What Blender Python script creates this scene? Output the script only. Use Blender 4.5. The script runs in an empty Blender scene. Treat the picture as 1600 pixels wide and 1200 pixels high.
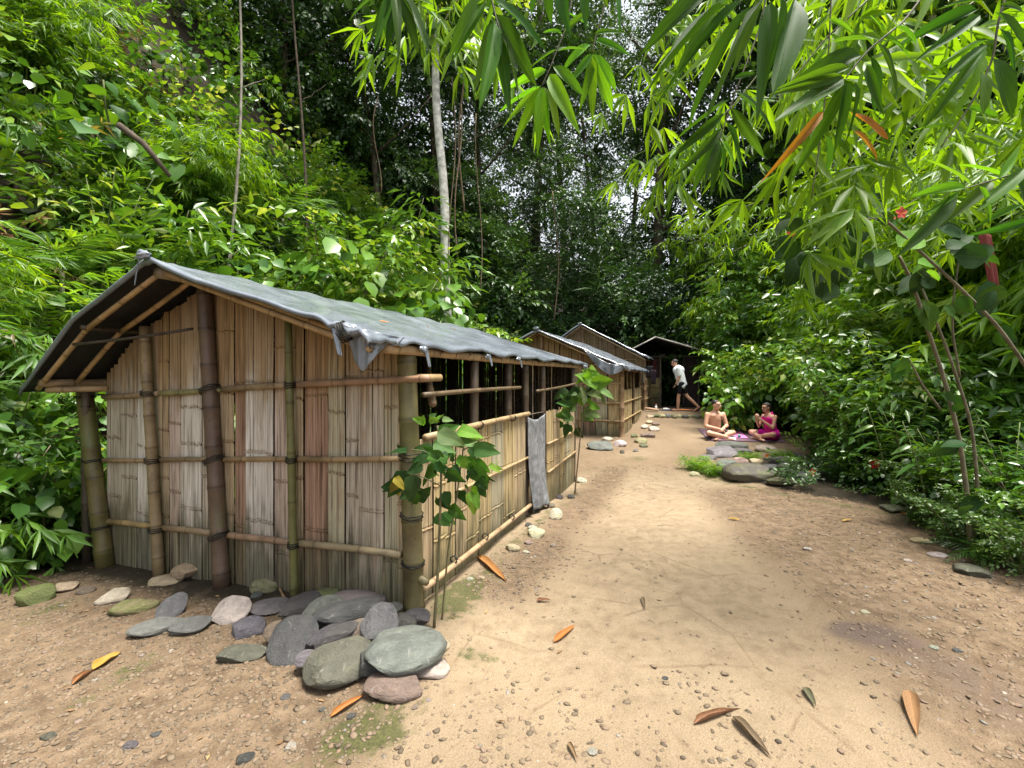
import bpy, math, random
import numpy as np
from mathutils import Vector, Matrix

# ------------------------------------------------------------------ camera, world, sun, exposure
S = bpy.context.scene
COL = S.collection
random.seed(7)
RNG = np.random.default_rng(7)
F_PX, CAM_H, HORIZON = 710.0, 1.55, 590.0      # focal length in photo pixels, eye height, horizon row

cam_d = bpy.data.cameras.new('camera')
cam_d.sensor_width = 36.0
cam_d.lens = 36.0 * F_PX / 1600.0
cam_d.shift_y = -(600.0 - HORIZON) / 1600.0
cam_d.clip_start = 0.02
cam_d.clip_end = 1000.0
cam = bpy.data.objects.new('camera', cam_d)
COL.objects.link(cam)
cam.location = (0, 0, CAM_H)
cam.rotation_euler = (math.radians(90), 0, 0)
S.camera = cam

SUN_EL, SUN_AZ = math.radians(75), math.radians(112)   # azimuth clockwise from +Y: high, from the right and a little behind
world = bpy.data.worlds.new('World')
S.world = world
world.use_nodes = True
wn = world.node_tree
for n in list(wn.nodes):
    wn.nodes.remove(n)
wo = wn.nodes.new('ShaderNodeOutputWorld')
wb = wn.nodes.new('ShaderNodeBackground')
ws = wn.nodes.new('ShaderNodeTexSky')
ws.sky_type = 'NISHITA'
ws.sun_disc = False
ws.sun_elevation = SUN_EL
ws.sun_rotation = SUN_AZ
ws.air_density = 1.0
ws.dust_density = 3.0
ws.ozone_density = 1.0
wh = wn.nodes.new('ShaderNodeHueSaturation')          # bright thin overcast: most of the blue is gone
wh.inputs['Saturation'].default_value = 0.25
wn.links.new(ws.outputs[0], wh.inputs['Color'])
wn.links.new(wh.outputs[0], wb.inputs[0])
wb.inputs[1].default_value = 0.13
wn.links.new(wb.outputs[0], wo.inputs[0])

sun_d = bpy.data.lights.new('sun', 'SUN')
sun_d.energy = 4.2
sun_d.angle = math.radians(22)
sun_d.color = (1.0, 0.95, 0.85)
sun = bpy.data.objects.new('sun', sun_d)
COL.objects.link(sun)
_sd = Vector((math.sin(SUN_AZ) * math.cos(SUN_EL), math.cos(SUN_AZ) * math.cos(SUN_EL), math.sin(SUN_EL)))
sun.rotation_euler = _sd.to_track_quat('Z', 'Y').to_euler()

vs = S.view_settings
vs.view_transform = 'Standard'
vs.look = 'None'
vs.gamma = 1.0
vs.use_curve_mapping = False
vs.exposure = 1.42

cy = S.cycles
cy.use_denoising = True
cy.max_bounces = 6
cy.diffuse_bounces = 3
cy.glossy_bounces = 2
cy.transmission_bounces = 4
cy.transparent_max_bounces = 4
cy.sample_clamp_indirect = 6.0
cy.use_adaptive_sampling = True
cy.adaptive_threshold = 0.02

# ------------------------------------------------------------------ helpers: tags, meshes
def tag(o, label=None, cat=None, group=None, kind=None):
    if label: o['label'] = label
    if cat: o['category'] = cat
    if group: o['group'] = group
    if kind: o['kind'] = kind
    return o

def empty(name, loc=(0, 0, 0), rz=0.0):
    o = bpy.data.objects.new(name, None)
    o.empty_display_size = 0.1
    o.location = loc
    o.rotation_euler = (0, 0, rz)
    COL.objects.link(o)
    return o

def make_mesh(name, V, F, smooth=True, attrs=None):
    """V (n,3); F an (m,k) array or a list of such arrays / a list of tuples"""
    me = bpy.data.meshes.new(name)
    V = np.asarray(V, dtype=np.float32)
    if isinstance(F, np.ndarray):
        F = [F]
    if len(F) and not isinstance(F[0], np.ndarray):
        byk = {}
        for f in F:
            byk.setdefault(len(f), []).append(f)
        F = [np.array(v, dtype=np.int32) for v in byk.values()]
    F = [f for f in F if len(f)]
    me.vertices.add(len(V))
    me.vertices.foreach_set('co', V.ravel())
    nl = sum(f.size for f in F)
    npol = sum(len(f) for f in F)
    me.loops.add(nl)
    me.polygons.add(npol)
    me.loops.foreach_set('vertex_index', np.concatenate([f.ravel() for f in F]).astype(np.int32))
    starts, tot = [], 0
    for f in F:
        k = f.shape[1]
        starts.append(tot + np.arange(len(f)) * k)
        tot += f.size
    me.polygons.foreach_set('loop_start', np.concatenate(starts).astype(np.int32))
    me.polygons.foreach_set('use_smooth', np.full(npol, bool(smooth)))
    me.update(calc_edges=True)
    me.validate()
    for k, a in (attrs or {}).items():
        at = me.attributes.new(k, 'FLOAT', 'POINT')
        at.data.foreach_set('value', np.asarray(a, dtype=np.float32))
    return me

def obj(name, me, mat=None, parent=None, color=None, loc=None, rot=None, scale=None):
    o = bpy.data.objects.new(name, me)
    COL.objects.link(o)
    if mat is not None and len(me.materials) == 0:
        me.materials.append(mat)
    if parent is not None:
        o.parent = parent
    if color is not None:
        c = tuple(color)
        o.color = c if len(c) == 4 else c + (0.0,)
    if loc is not None: o.location = loc
    if rot is not None: o.rotation_euler = rot
    if scale is not None: o.scale = scale if hasattr(scale, '__len__') else (scale,) * 3
    return o

def mk(name, V, F, mat, parent=None, color=None, smooth=True, attrs=None, **kw):
    return obj(name, make_mesh(name, V, F, smooth, attrs), mat, parent, color, **kw)

class MB:
    """collects pieces of one mesh"""
    def __init__(self): self.v, self.f, self.n = [], [], 0
    def add(self, V, F):
        V = np.asarray(V, dtype=float)
        self.v.append(V)
        for f in F:
            self.f.append(tuple(int(i) + self.n for i in f))
        self.n += len(V)
        return self
    def build(self, name, mat, parent=None, color=None, smooth=True, **kw):
        return mk(name, np.concatenate(self.v), self.f, mat, parent, color, smooth, **kw)

def norm(a):
    a = np.asarray(a, dtype=float)
    return a / (np.linalg.norm(a, axis=-1, keepdims=True) + 1e-12)

def tube(pts, rads, n=8, cap=True, flat=1.0):
    pts = np.asarray(pts, dtype=float)
    m = len(pts)
    rads = np.broadcast_to(np.asarray(rads, dtype=float), (m,))
    tan = np.gradient(pts, axis=0)
    tan = norm(tan)
    up = np.array([0, 0, 1.0]) if abs(tan[0][2]) < 0.9 else np.array([0, 1.0, 0])
    x = norm(np.cross(tan[0], up))
    V, F = [], []
    ang = np.arange(n) * 2 * math.pi / n
    for i in range(m):
        x = norm(x - np.dot(x, tan[i]) * tan[i])
        y = np.cross(tan[i], x)
        V.append(pts[i] + rads[i] * (np.cos(ang)[:, None] * x + flat * np.sin(ang)[:, None] * y))
    V = np.concatenate(V)
    for i in range(m - 1):
        for j in range(n):
            a, b = i * n + j, i * n + (j + 1) % n
            F.append((a, b, b + n, a + n))
    if cap:
        F.append(tuple(range(n))[::-1])
        F.append(tuple((m - 1) * n + j for j in range(n)))
    return V, F

def box(c, s):
    c, s = np.asarray(c, float), np.asarray(s, float) / 2
    V = np.array([[i, j, k] for i in (-1, 1) for j in (-1, 1) for k in (-1, 1)], float) * s + c
    return V, [(0, 1, 3, 2), (4, 6, 7, 5), (0, 4, 5, 1), (2, 3, 7, 6), (0, 2, 6, 4), (1, 5, 7, 3)]

def waves(P, rng, k0, octaves=3, per=5, gain=0.5):
    """cheap smooth 3-D noise: sums of random plane waves, about -1..1"""
    P = np.asarray(P, float)
    out = np.zeros(len(P))
    amp, k = 1.0, k0
    for _ in range(octaves):
        d = norm(rng.normal(size=(per, 3)))
        ph = rng.uniform(0, 6.28, per)
        out += amp * np.sin(P @ d.T * k + ph).sum(1) / math.sqrt(per)
        amp *= gain
        k *= 2.03
    return out * 0.7

def vnoise(x, y, seed=0):
    """2-D value noise in 0..1"""
    x, y = np.asarray(x, float), np.asarray(y, float)
    xi, yi = np.floor(x).astype(np.int64), np.floor(y).astype(np.int64)
    fx, fy = x - xi, y - yi
    fx, fy = fx * fx * (3 - 2 * fx), fy * fy * (3 - 2 * fy)
    def h(a, b):
        n = (a * 374761393 + b * 668265263 + seed * 974711) & 0x7fffffff
        n = ((n ^ (n >> 13)) * 1274126177) & 0x7fffffff
        return ((n ^ (n >> 16)) & 0xffff) / 65535.0
    return (h(xi, yi) * (1 - fx) + h(xi + 1, yi) * fx) * (1 - fy) + (h(xi, yi + 1) * (1 - fx) + h(xi + 1, yi + 1) * fx) * fy

def fbm(x, y, seed=0, o=4):
    s, a, t = 0.0, 0.5, 0.0
    for i in range(o):
        s = s + a * vnoise(x * 2 ** i, y * 2 ** i, seed + i * 17)
        t += a
        a *= 0.5
    return s / t

def sstep(a, b, x):
    t = np.clip((np.asarray(x, float) - a) / (b - a), 0, 1)
    return t * t * (3 - 2 * t)

# ------------------------------------------------------------------ ground shape
HC = np.array([-0.67, 3.06])                 # the front corner of the near hut
HA = math.atan2(-0.381, 0.924)               # the row of huts runs away at this angle
RX, RY = np.array([0.924, -0.381]), np.array([0.381, 0.924])

def hut_local(x, y):
    dx, dy = x - HC[0], y - HC[1]
    return dx * RX[0] + dy * RX[1], dx * RY[0] + dy * RY[1]

def from_local(lx, ly):
    return HC[0] + lx * RX[0] + ly * RY[0], HC[1] + lx * RX[1] + ly * RY[1]

GARDEN = np.array([[4.6, -2.0], [3.9, 1.5], [3.85, 3.3], [4.4, 4.6], [4.35, 5.2], [3.65, 6.0], [3.05, 7.2], [3.7, 8.0], [5.3, 8.6], [6.3, 9.6], [6.8, 10.6], [6.9, 12.0], [7.4, 14.0], [8.2, 16.0], [8.5, 40.0]])
def garden_d(x, y):
    """signed distance-ish to the right of the path's garden edge"""
    return np.asarray(x, float) - np.interp(y, GARDEN[:, 1], GARDEN[:, 0])

def hill_d(x, y):
    lx, ly = hut_local(np.asarray(x, float), np.asarray(y, float))
    foot = -4.35 - 0.35 * np.sin(ly * 0.7) - 0.012 * np.clip(ly, 0, 99) ** 2 * 0.0
    return foot - lx

def ground_z(x, y):
    x, y = np.asarray(x, float), np.asarray(y, float)
    z = -0.07 * np.clip(-x - 0.5, 0, 4.0)
    z = z - 0.08 * sstep(4.5, 7.0, y) * sstep(2.2, 0.2, x)
    z = z + 0.12 * sstep(8.5, 11.5, y)
    z = z + 0.10 * sstep(11.5, 14.2, y) + 0.21 * sstep(14.32, 14.45, y) * sstep(2.0, 4.0, x)
    d = hill_d(x, y)
    z = z + np.where(d > 0, np.minimum(1.55 * (np.sqrt(d * d + 0.6) - 0.775), 15 + 0.05 * d), 0)
    gd = garden_d(x, y)
    z = z + 0.06 * sstep(0.0, 0.6, gd) + 0.05 * sstep(1.0, 5.0, gd) * fbm(x * 0.6, y * 0.6, 31)
    rise = np.clip(y - 24, 0, 60)
    z = z + rise * 0.12
    z = z + 0.05 * (fbm(x * 0.5, y * 0.5, 3) - 0.5)
    return z

def ground_fine(x, y):
    z = ground_z(x, y)
    lx, ly = hut_local(x, y)
    # shallow ruts and crumbly patches
    z = z + 0.03 * (fbm(x * 1.6, y * 1.6, 4, 3) - 0.5) + 0.018 * (fbm(x * 4.0, y * 4.0, 8) - 0.5) + 0.010 * (fbm(x * 9, y * 9, 12, 3) - 0.5)
    r = np.abs(fbm(x * 1.3 + 3, y * 1.1, 21, 3) - 0.5)
    z = z - 0.016 * sstep(0.022, 0.0, r) * sstep(0.4, 1.2, x + 0.4)
    return z

def gz(x, y):
    return float(ground_fine(np.array([float(x)]), np.array([float(y)]))[0])

def on_ground(px, py):
    """where the line of sight through a photo pixel meets the ground"""
    dx, dz = (px - 800) / F_PX, -(py - HORIZON) / F_PX
    below = CAM_H + dz * OG_Y <= ground_fine(dx * OG_Y, OG_Y)
    y = float(OG_Y[np.argmax(below)]) if below.any() else 40.0
    return dx * y, y, gz(dx * y, y)
OG_Y = 0.8 * (50.0 ** np.linspace(0, 1, 1200))

def at(px, py, Y):
    return np.array([(px - 800) / F_PX * Y, Y, CAM_H - (py - HORIZON) / F_PX * Y])
# ------------------------------------------------------------------ materials
class NT:
    def __init__(self, name):
        self.m = bpy.data.materials.new(name)
        self.m.use_nodes = True
        self.t = self.m.node_tree
        for n in list(self.t.nodes): self.t.nodes.remove(n)
        self.out = self.n('ShaderNodeOutputMaterial')
    def n(self, typ, **kw):
        nd = self.t.nodes.new(typ)
        for k, v in kw.items(): setattr(nd, k, v)
        return nd
    def set(self, sock, v):
        if hasattr(v, 'links') or isinstance(v, bpy.types.NodeSocket): self.t.links.new(v, sock)
        else:
            if hasattr(v, '__len__') and len(v) == 3 and sock.type == 'RGBA': v = tuple(v) + (1,)
            sock.default_value = v
    def coord(self, which='Object', scale=(1, 1, 1)):
        c = self.n('ShaderNodeTexCoord')
        mp = self.n('ShaderNodeMapping')
        mp.inputs['Scale'].default_value = scale
        self.t.links.new(c.outputs[which], mp.inputs['Vector'])
        return mp.outputs[0]
    def pos(self, scale=(1, 1, 1)):
        c = self.n('ShaderNodeNewGeometry')
        mp = self.n('ShaderNodeMapping')
        mp.inputs['Scale'].default_value = scale
        self.t.links.new(c.outputs['Position'], mp.inputs['Vector'])
        return mp.outputs[0]
    def noise(self, vec, scale=5, detail=4, rough=0.55, dist=0.0):
        n = self.n('ShaderNodeTexNoise')
        self.set(n.inputs['Vector'], vec)
        n.inputs['Scale'].default_value = scale
        n.inputs['Detail'].default_value = detail
        n.inputs['Roughness'].default_value = rough
        n.inputs['Distortion'].default_value = dist
        return n.outputs[0]
    def voronoi(self, vec, scale, feature='F1', out=0):
        n = self.n('ShaderNodeTexVoronoi', feature=feature)
        self.set(n.inputs['Vector'], vec)
        n.inputs['Scale'].default_value = scale
        return n.outputs[out]
    def ramp(self, fac, stops):
        n = self.n('ShaderNodeValToRGB')
        cr = n.color_ramp
        while len(cr.elements) < len(stops): cr.elements.new(0.5)
        for e, (p, c) in zip(cr.elements, stops):
            e.position = p
            e.color = tuple(c) + (1,) if hasattr(c, '__len__') and len(c) == 3 else ((c, c, c, 1) if not hasattr(c, '__len__') else c)
        self.set(n.inputs[0], fac)
        return n.outputs[0]
    def mix(self, fac, a, b, mode='MIX'):
        n = self.n('ShaderNodeMix', data_type='RGBA', blend_type=mode)
        self.set(n.inputs[0], fac)
        self.set(n.inputs[6], a)
        self.set(n.inputs[7], b)
        return n.outputs[2]
    def math(self, op, a, b=0.5, clamp=False):
        n = self.n('ShaderNodeMath', operation=op, use_clamp=clamp)
        self.set(n.inputs[0], a)
        self.set(n.inputs[1], b)
        return n.outputs[0]
    def rng(self, v, a, b, c=0.0, d=1.0):
        n = self.n('ShaderNodeMapRange', interpolation_type='SMOOTHSTEP')
        self.set(n.inputs[0], v)
        for i, q in enumerate((a, b, c, d)): n.inputs[i + 1].default_value = q
        return n.outputs[0]
    def attr(self, name):
        n = self.n('ShaderNodeAttribute', attribute_name=name)
        return n.outputs['Fac']
    def objinfo(self):
        n = self.n('ShaderNodeObjectInfo')
        return n.outputs['Color'], n.outputs['Alpha'], n.outputs['Random']
    def sep(self, vec):
        n = self.n('ShaderNodeSeparateXYZ')
        self.set(n.inputs[0], vec)
        return n.outputs
    def bump(self, h, strength=0.3, dist=0.01):
        n = self.n('ShaderNodeBump')
        n.inputs['Strength'].default_value = strength
        n.inputs['Distance'].default_value = dist
        self.set(n.inputs['Height'], h)
        return n.outputs[0]
    def bsdf(self, color, rough=0.6, spec=0.4, normal=None, **kw):
        b = self.n('ShaderNodeBsdfPrincipled')
        self.set(b.inputs['Base Color'], color)
        self.set(b.inputs['Roughness'], rough)
        self.set(b.inputs['Specular IOR Level'], spec)
        if normal is not None: self.set(b.inputs['Normal'], normal)
        for k, v in kw.items(): self.set(b.inputs[k], v)
        return b.outputs[0]
    def done(self, sh):
        self.t.links.new(sh, self.out.inputs['Surface'])
        return self.m

M = {}

def leaf_material(name, stops, trans_gain=(1.9, 1.75, 0.4), trans=0.35, rough=0.42, spec=0.5, use_obj=False, veins=60.0):
    t = NT(name)
    if use_obj:
        oc, oa, orr = t.objinfo()
        oco = t.coord('Object')
        nz = t.noise(t.coord('Object', (4, 1, 1)), 5, 4)
        col = t.mix(0.5, oc, t.mix(1.0, oc, t.ramp(nz, [(0.3, (0.45, 0.5, 0.45)), (0.7, (1.4, 1.3, 1.1))]), 'MULTIPLY'))
        xyz = t.sep(oco)
        ax = t.math('ABSOLUTE', xyz[0], 0.0)
        rib = t.rng(ax, 0.010, 0.030, 1.0, 0.0)
        vein = t.math('SINE', t.math('MULTIPLY', t.math('SUBTRACT', xyz[1], t.math('MULTIPLY', ax, 0.7)), veins), 0.0)
        vf = t.rng(vein, 0.72, 0.98)
        col = t.mix(t.math('MAXIMUM', t.math('MULTIPLY', rib, 0.55), t.math('MULTIPLY', vf, 0.25)), col, t.mix(1.0, col, (1.9, 1.7, 1.6), 'MULTIPLY'))
        bmp = t.bump(t.math('SUBTRACT', 0.0, t.math('ADD', rib, t.math('MULTIPLY', vf, 0.6))), 0.2, 0.01)
    else:
        a = t.attr('tint')
        nz = t.math('ADD', t.noise(t.pos(), 2.2, 2), t.math('MULTIPLY', t.math('SUBTRACT', t.noise(t.pos(), 0.55, 2), 0.5), 1.6))
        a2 = t.math('ADD', a, t.math('MULTIPLY', t.math('SUBTRACT', nz, 0.5), 0.4))
        col = t.ramp(a2, stops)
    tcol = t.mix(1.0, col, trans_gain, 'MULTIPLY')
    p = t.bsdf(col, rough, spec, bmp if use_obj else None)
    tr = t.n('ShaderNodeBsdfTranslucent')
    t.set(tr.inputs[0], tcol)
    mx = t.n('ShaderNodeMixShader')
    mx.inputs[0].default_value = trans
    t.t.links.new(p, mx.inputs[1])
    t.t.links.new(tr.outputs[0], mx.inputs[2])
    return t.done(mx.outputs[0])

BROWN = (0.16, 0.10, 0.05)
M['leaf_bamboo'] = leaf_material('leaf_bamboo', [(0.0, (0.16, 0.13, 0.06)), (0.06, (0.03, 0.075, 0.012)), (0.45, (0.075, 0.175, 0.02)), (0.8, (0.14, 0.27, 0.025)), (1.0, (0.23, 0.33, 0.04))], trans=0.38)
M['leaf_broad'] = leaf_material('leaf_broad', [(0.0, (0.018, 0.05, 0.012)), (0.4, (0.045, 0.12, 0.02)), (0.75, (0.105, 0.215, 0.025)), (0.92, (0.19, 0.29, 0.04)), (1.0, (0.36, 0.42, 0.16))], trans=0.28, rough=0.30)
M['leaf_fine'] = leaf_material('leaf_fine', [(0.0, (0.02, 0.055, 0.014)), (0.5, (0.06, 0.125, 0.022)), (1.0, (0.14, 0.22, 0.03))], trans=0.26, rough=0.38)
M['leaf_forest'] = leaf_material('leaf_forest', [(0.0, (0.014, 0.04, 0.012)), (0.5, (0.03, 0.075, 0.02)), (1.0, (0.07, 0.14, 0.03))], trans=0.22, rough=0.42)
M['leaf_dead'] = leaf_material('leaf_dead', [(0.0, (0.10, 0.06, 0.03)), (0.5, (0.2, 0.12, 0.06)), (1.0, (0.35, 0.24, 0.10))], trans=0.15, trans_gain=(1.3, 1.1, 0.8), rough=0.7, spec=0.2)
M['leaf_lime'] = leaf_material('leaf_lime', [(0.0, (0.05, 0.12, 0.012)), (0.4, (0.09, 0.20, 0.018)), (0.8, (0.15, 0.28, 0.02)), (1.0, (0.24, 0.34, 0.03))], trans=0.55, trans_gain=(2.1, 1.75, 0.25))
M['leaf_single'] = leaf_material('leaf_single', None, trans=0.38, trans_gain=(1.7, 1.6, 0.45), use_obj=True, rough=0.55, spec=0.12)
M['leaf_blade'] = leaf_material('leaf_blade', None, trans=0.42, trans_gain=(1.7, 1.6, 0.45), use_obj=True, rough=0.5, spec=0.14, veins=0.0)
M['leaf_dry'] = leaf_material('leaf_dry', None, trans=0.10, trans_gain=(1.2, 1.0, 0.7), use_obj=True, rough=0.55, spec=0.3)

def m_ground():
    t = NT('dirt_ground')
    p = t.pos()
    moss, grav, lit, wet = t.attr('moss'), t.attr('gravel'), t.attr('litter'), t.attr('stain')
    n1 = t.noise(p, 1.4, 6, 0.6)
    n2 = t.noise(p, 9, 6, 0.65)
    n3 = t.noise(p, 60, 4, 0.7)
    dirt = t.ramp(n1, [(0.25, (0.165, 0.118, 0.074)), (0.5, (0.24, 0.18, 0.116)), (0.75, (0.305, 0.238, 0.158))])
    dirt = t.mix(0.55, dirt, t.ramp(n2, [(0.3, (0.135, 0.098, 0.062)), (0.65, (0.295, 0.233, 0.156))]))
    red = t.ramp(n2, [(0.3, (0.075, 0.050, 0.031)), (0.5, (0.142, 0.10, 0.063)), (0.75, (0.22, 0.16, 0.107))])
    gf = t.rng(t.math('ADD', grav, t.math('MULTIPLY', t.math('SUBTRACT', n2, 0.5), 1.4)), 0.1, 0.8)
    c = t.mix(gf, dirt, red)
    # fine crumbs
    vor = t.voronoi(p, 95)
    crumb = t.ramp(t.noise(p, 210, 2, 0.6), [(0.36, (0.62, 0.58, 0.54)), (0.5, (1, 1, 1)), (0.7, (1.14, 1.13, 1.1))])
    c = t.mix(0.75, c, crumb, 'MULTIPLY')
    mf = t.rng(t.math('ADD', moss, t.math('MULTIPLY', t.math('SUBTRACT', n2, 0.5), 2.2)), 0.45, 0.95)
    mcol = t.ramp(n3, [(0.3, (0.022, 0.028, 0.010)), (0.6, (0.062, 0.07, 0.02)), (0.8, (0.115, 0.115, 0.036))])
    c = t.mix(t.math('MULTIPLY', mf, 0.85), c, mcol)
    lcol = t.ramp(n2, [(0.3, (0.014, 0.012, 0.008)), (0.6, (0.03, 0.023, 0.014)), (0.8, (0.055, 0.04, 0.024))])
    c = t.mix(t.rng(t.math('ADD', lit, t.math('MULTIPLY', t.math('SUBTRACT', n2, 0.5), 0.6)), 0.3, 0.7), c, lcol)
    c = t.mix(t.math('MULTIPLY', t.rng(t.math('ADD', wet, t.math('MULTIPLY', t.math('SUBTRACT', n2, 0.5), 0.8)), 0.3, 0.9), 0.75), c, (0.075, 0.055, 0.05))
    # hairline cracks
    cr = t.voronoi(t.mix(0.12, p, t.n('ShaderNodeTexNoise').outputs[1]), 1.7, 'DISTANCE_TO_EDGE')
    crf = t.math('MULTIPLY', t.rng(cr, 0.0, 0.018, 1.0, 0.0), t.rng(n1, 0.45, 0.6))
    c = t.mix(t.math('MULTIPLY', crf, 0.6), c, (0.13, 0.085, 0.05))
    sp = t.noise(p, 24, 5, 0.7)
    c = t.mix(t.rng(sp, 0.60, 0.72, 0.0, 0.55), c, t.mix(1.0, c, (0.5, 0.45, 0.42), 'MULTIPLY'))
    h = t.math('ADD', t.math('MULTIPLY', n3, 0.5), t.math('ADD', t.math('MULTIPLY', n2, 1.0), t.math('MULTIPLY', vor, 0.35)))
    h = t.math('SUBTRACT', h, t.math('MULTIPLY', crf, 0.5))
    return t.done(t.bsdf(c, 0.92, 0.2, t.bump(h, 0.55, 0.02)))
M['ground'] = m_ground()

def m_stone():
    t = NT('river_stone')
    oc, moss, rnd = t.objinfo()
    p = t.coord('Object')
    n1 = t.noise(p, 1.8, 6, 0.65)
    n2 = t.noise(p, 11, 4, 0.7)
    n3 = t.noise(t.coord('Object', (1, 1, 0.6)), 2.6, 6, 0.7, 0.8)
    c = t.mix(1.0, oc, t.ramp(n1, [(0.25, (0.55, 0.54, 0.54)), (0.5, (0.95, 0.95, 0.95)), (0.75, (1.3, 1.27, 1.22))]), 'MULTIPLY')
    c = t.mix(0.5, c, t.mix(1.0, c, t.ramp(n2, [(0.3, (0.6, 0.6, 0.6)), (0.7, (1.35, 1.35, 1.33))]), 'MULTIPLY'))
    c = t.mix(t.rng(n3, 0.58, 0.72, 0.0, 0.45), c, (0.34, 0.32, 0.295))
    mf = t.rng(t.math('ADD', t.math('MULTIPLY', moss, 1.1), t.math('SUBTRACT', n1, 0.75)), 0.05, 0.4)
    c = t.mix(t.math('MULTIPLY', mf, 0.85), c, t.ramp(n2, [(0.3, (0.05, 0.07, 0.015)), (0.7, (0.15, 0.17, 0.045))]))
    h = t.math('ADD', t.math('MULTIPLY', n1, 0.8), t.math('ADD', t.math('MULTIPLY', n2, 0.3), t.math('MULTIPLY', n3, 0.4)))
    return t.done(t.bsdf(c, 0.62, 0.4, t.bump(h, 0.9, 0.03)))
M['stone'] = m_stone()

def m_gravel():
    t = NT('gravel_pebble')
    a = t.attr('tint')
    c = t.ramp(a, [(0.0, (0.06, 0.047, 0.034)), (0.3, (0.115, 0.086, 0.057)), (0.55, (0.17, 0.128, 0.085)), (0.75, (0.175, 0.115, 0.08)), (0.9, (0.15, 0.142, 0.13)), (1.0, (0.32, 0.285, 0.235))])
    n = t.noise(t.pos(), 70, 3)
    c = t.mix(0.5, c, t.mix(1.0, c, t.ramp(n, [(0.3, (0.6, 0.6, 0.6)), (0.7, (1.3, 1.3, 1.3))]), 'MULTIPLY'))
    return t.done(t.bsdf(c, 0.8, 0.3))
M['gravel'] = m_gravel()

def m_board():
    """flattened, split bamboo: grain along z, golden under the eave, bleached lower down, mould at the foot"""
    t = NT('split_bamboo')
    oc, oa, rnd = t.objinfo()
    a = t.attr('tint')
    g = t.coord('Object', (48, 48, 1.5))
    n1 = t.noise(g, 1.0, 5, 0.65)
    n2 = t.noise(t.coord('Object', (9, 9, 2.2)), 1.0, 5, 0.6)
    n4 = t.noise(t.coord('Object', (95, 95, 1.7)), 1.0, 3, 0.6)
    z = t.sep(t.coord('Object'))[2]
    c = t.mix(1.0, oc, t.ramp(n1, [(0.27, (0.18, 0.15, 0.12)), (0.40, (0.62, 0.58, 0.54)), (0.55, (0.9, 0.89, 0.87)), (0.78, (1.15, 1.14, 1.13))]), 'MULTIPLY')
    c = t.mix(1.0, c, t.ramp(a, [(0.0, (0.66, 0.60, 0.54)), (0.5, (1, 1, 1)), (1.0, (1.13, 1.13, 1.12))]), 'MULTIPLY')
    c = t.mix(t.rng(n4, 0.55, 0.63, 0, 0.7), c, t.mix(1.0, c, (0.25, 0.21, 0.17), 'MULTIPLY'))
    c = t.mix(t.rng(n2, 0.55, 0.75, 0, 0.5), c, (0.26, 0.155, 0.095))
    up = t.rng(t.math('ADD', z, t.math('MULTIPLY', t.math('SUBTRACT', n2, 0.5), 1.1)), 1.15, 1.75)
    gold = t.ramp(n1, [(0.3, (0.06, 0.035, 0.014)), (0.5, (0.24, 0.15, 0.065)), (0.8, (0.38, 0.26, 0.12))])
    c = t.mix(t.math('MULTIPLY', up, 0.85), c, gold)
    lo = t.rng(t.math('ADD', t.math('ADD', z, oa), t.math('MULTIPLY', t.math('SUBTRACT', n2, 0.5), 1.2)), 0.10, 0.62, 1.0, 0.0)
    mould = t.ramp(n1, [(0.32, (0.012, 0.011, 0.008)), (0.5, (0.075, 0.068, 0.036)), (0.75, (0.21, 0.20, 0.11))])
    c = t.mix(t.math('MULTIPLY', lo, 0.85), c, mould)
    return t.done(t.bsdf(c, 0.62, 0.3, t.bump(n1, 0.5, 0.004)))
M['board'] = m_board()

def m_pole():
    t = NT('bamboo_pole')
    oc, oa, rnd = t.objinfo()
    p = t.coord('Object')
    n1 = t.noise(p, 6, 5, 0.6)
    n2 = t.noise(p, 45, 3, 0.6)
    c = t.mix(1.0, oc, t.ramp(n1, [(0.25, (0.5, 0.47, 0.42)), (0.5, (0.95, 0.95, 0.93)), (0.75, (1.3, 1.27, 1.2))]), 'MULTIPLY')
    c = t.mix(t.rng(n2, 0.6, 0.72, 0, 0.7), c, t.mix(1.0, c, (0.35, 0.30, 0.26), 'MULTIPLY'))
    c = t.mix(t.rng(t.attr('node'), 0.1, 0.9, 0, 0.75), c, t.mix(1.0, c, (0.38, 0.33, 0.27), 'MULTIPLY'))
    n3 = t.noise(p, 3.1, 4, 0.6)
    c = t.mix(t.math('MULTIPLY', t.rng(t.math('ADD', t.math('SUBTRACT', n3, 0.5), oa), 0.12, 0.5), 0.75), c, (0.10, 0.115, 0.03))
    return t.done(t.bsdf(c, 0.5, 0.4, t.bump(n2, 0.15, 0.004)))
M['pole'] = m_pole()

def m_tarp():
    t = NT('black_plastic_sheet')
    p = t.coord('Object')
    n1 = t.noise(p, 3.0, 5, 0.6)
    n2 = t.noise(p, 26, 4, 0.6)
    c = t.ramp(n1, [(0.3, (0.10, 0.115, 0.14)), (0.6, (0.16, 0.182, 0.215)), (0.8, (0.24, 0.265, 0.30))])  # sky sheen on the black sheet, painted as grey-blue base colour
    c = t.mix(t.rng(n2, 0.62, 0.80, 0, 0.2), c, (0.22, 0.24, 0.265))
    r = t.rng(n1, 0.3, 0.75, 0.13, 0.24)
    w = t.noise(t.coord('Object', (1, 1, 1)), 5, 3, 0.5, 1.4)
    return t.done(t.bsdf(c, r, 0.9, t.bump(t.math('ADD', w, t.math('MULTIPLY', n2, 0.04)), 0.22, 0.02)))
M['tarp'] = m_tarp()
M['tarp_under'] = None

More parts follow.
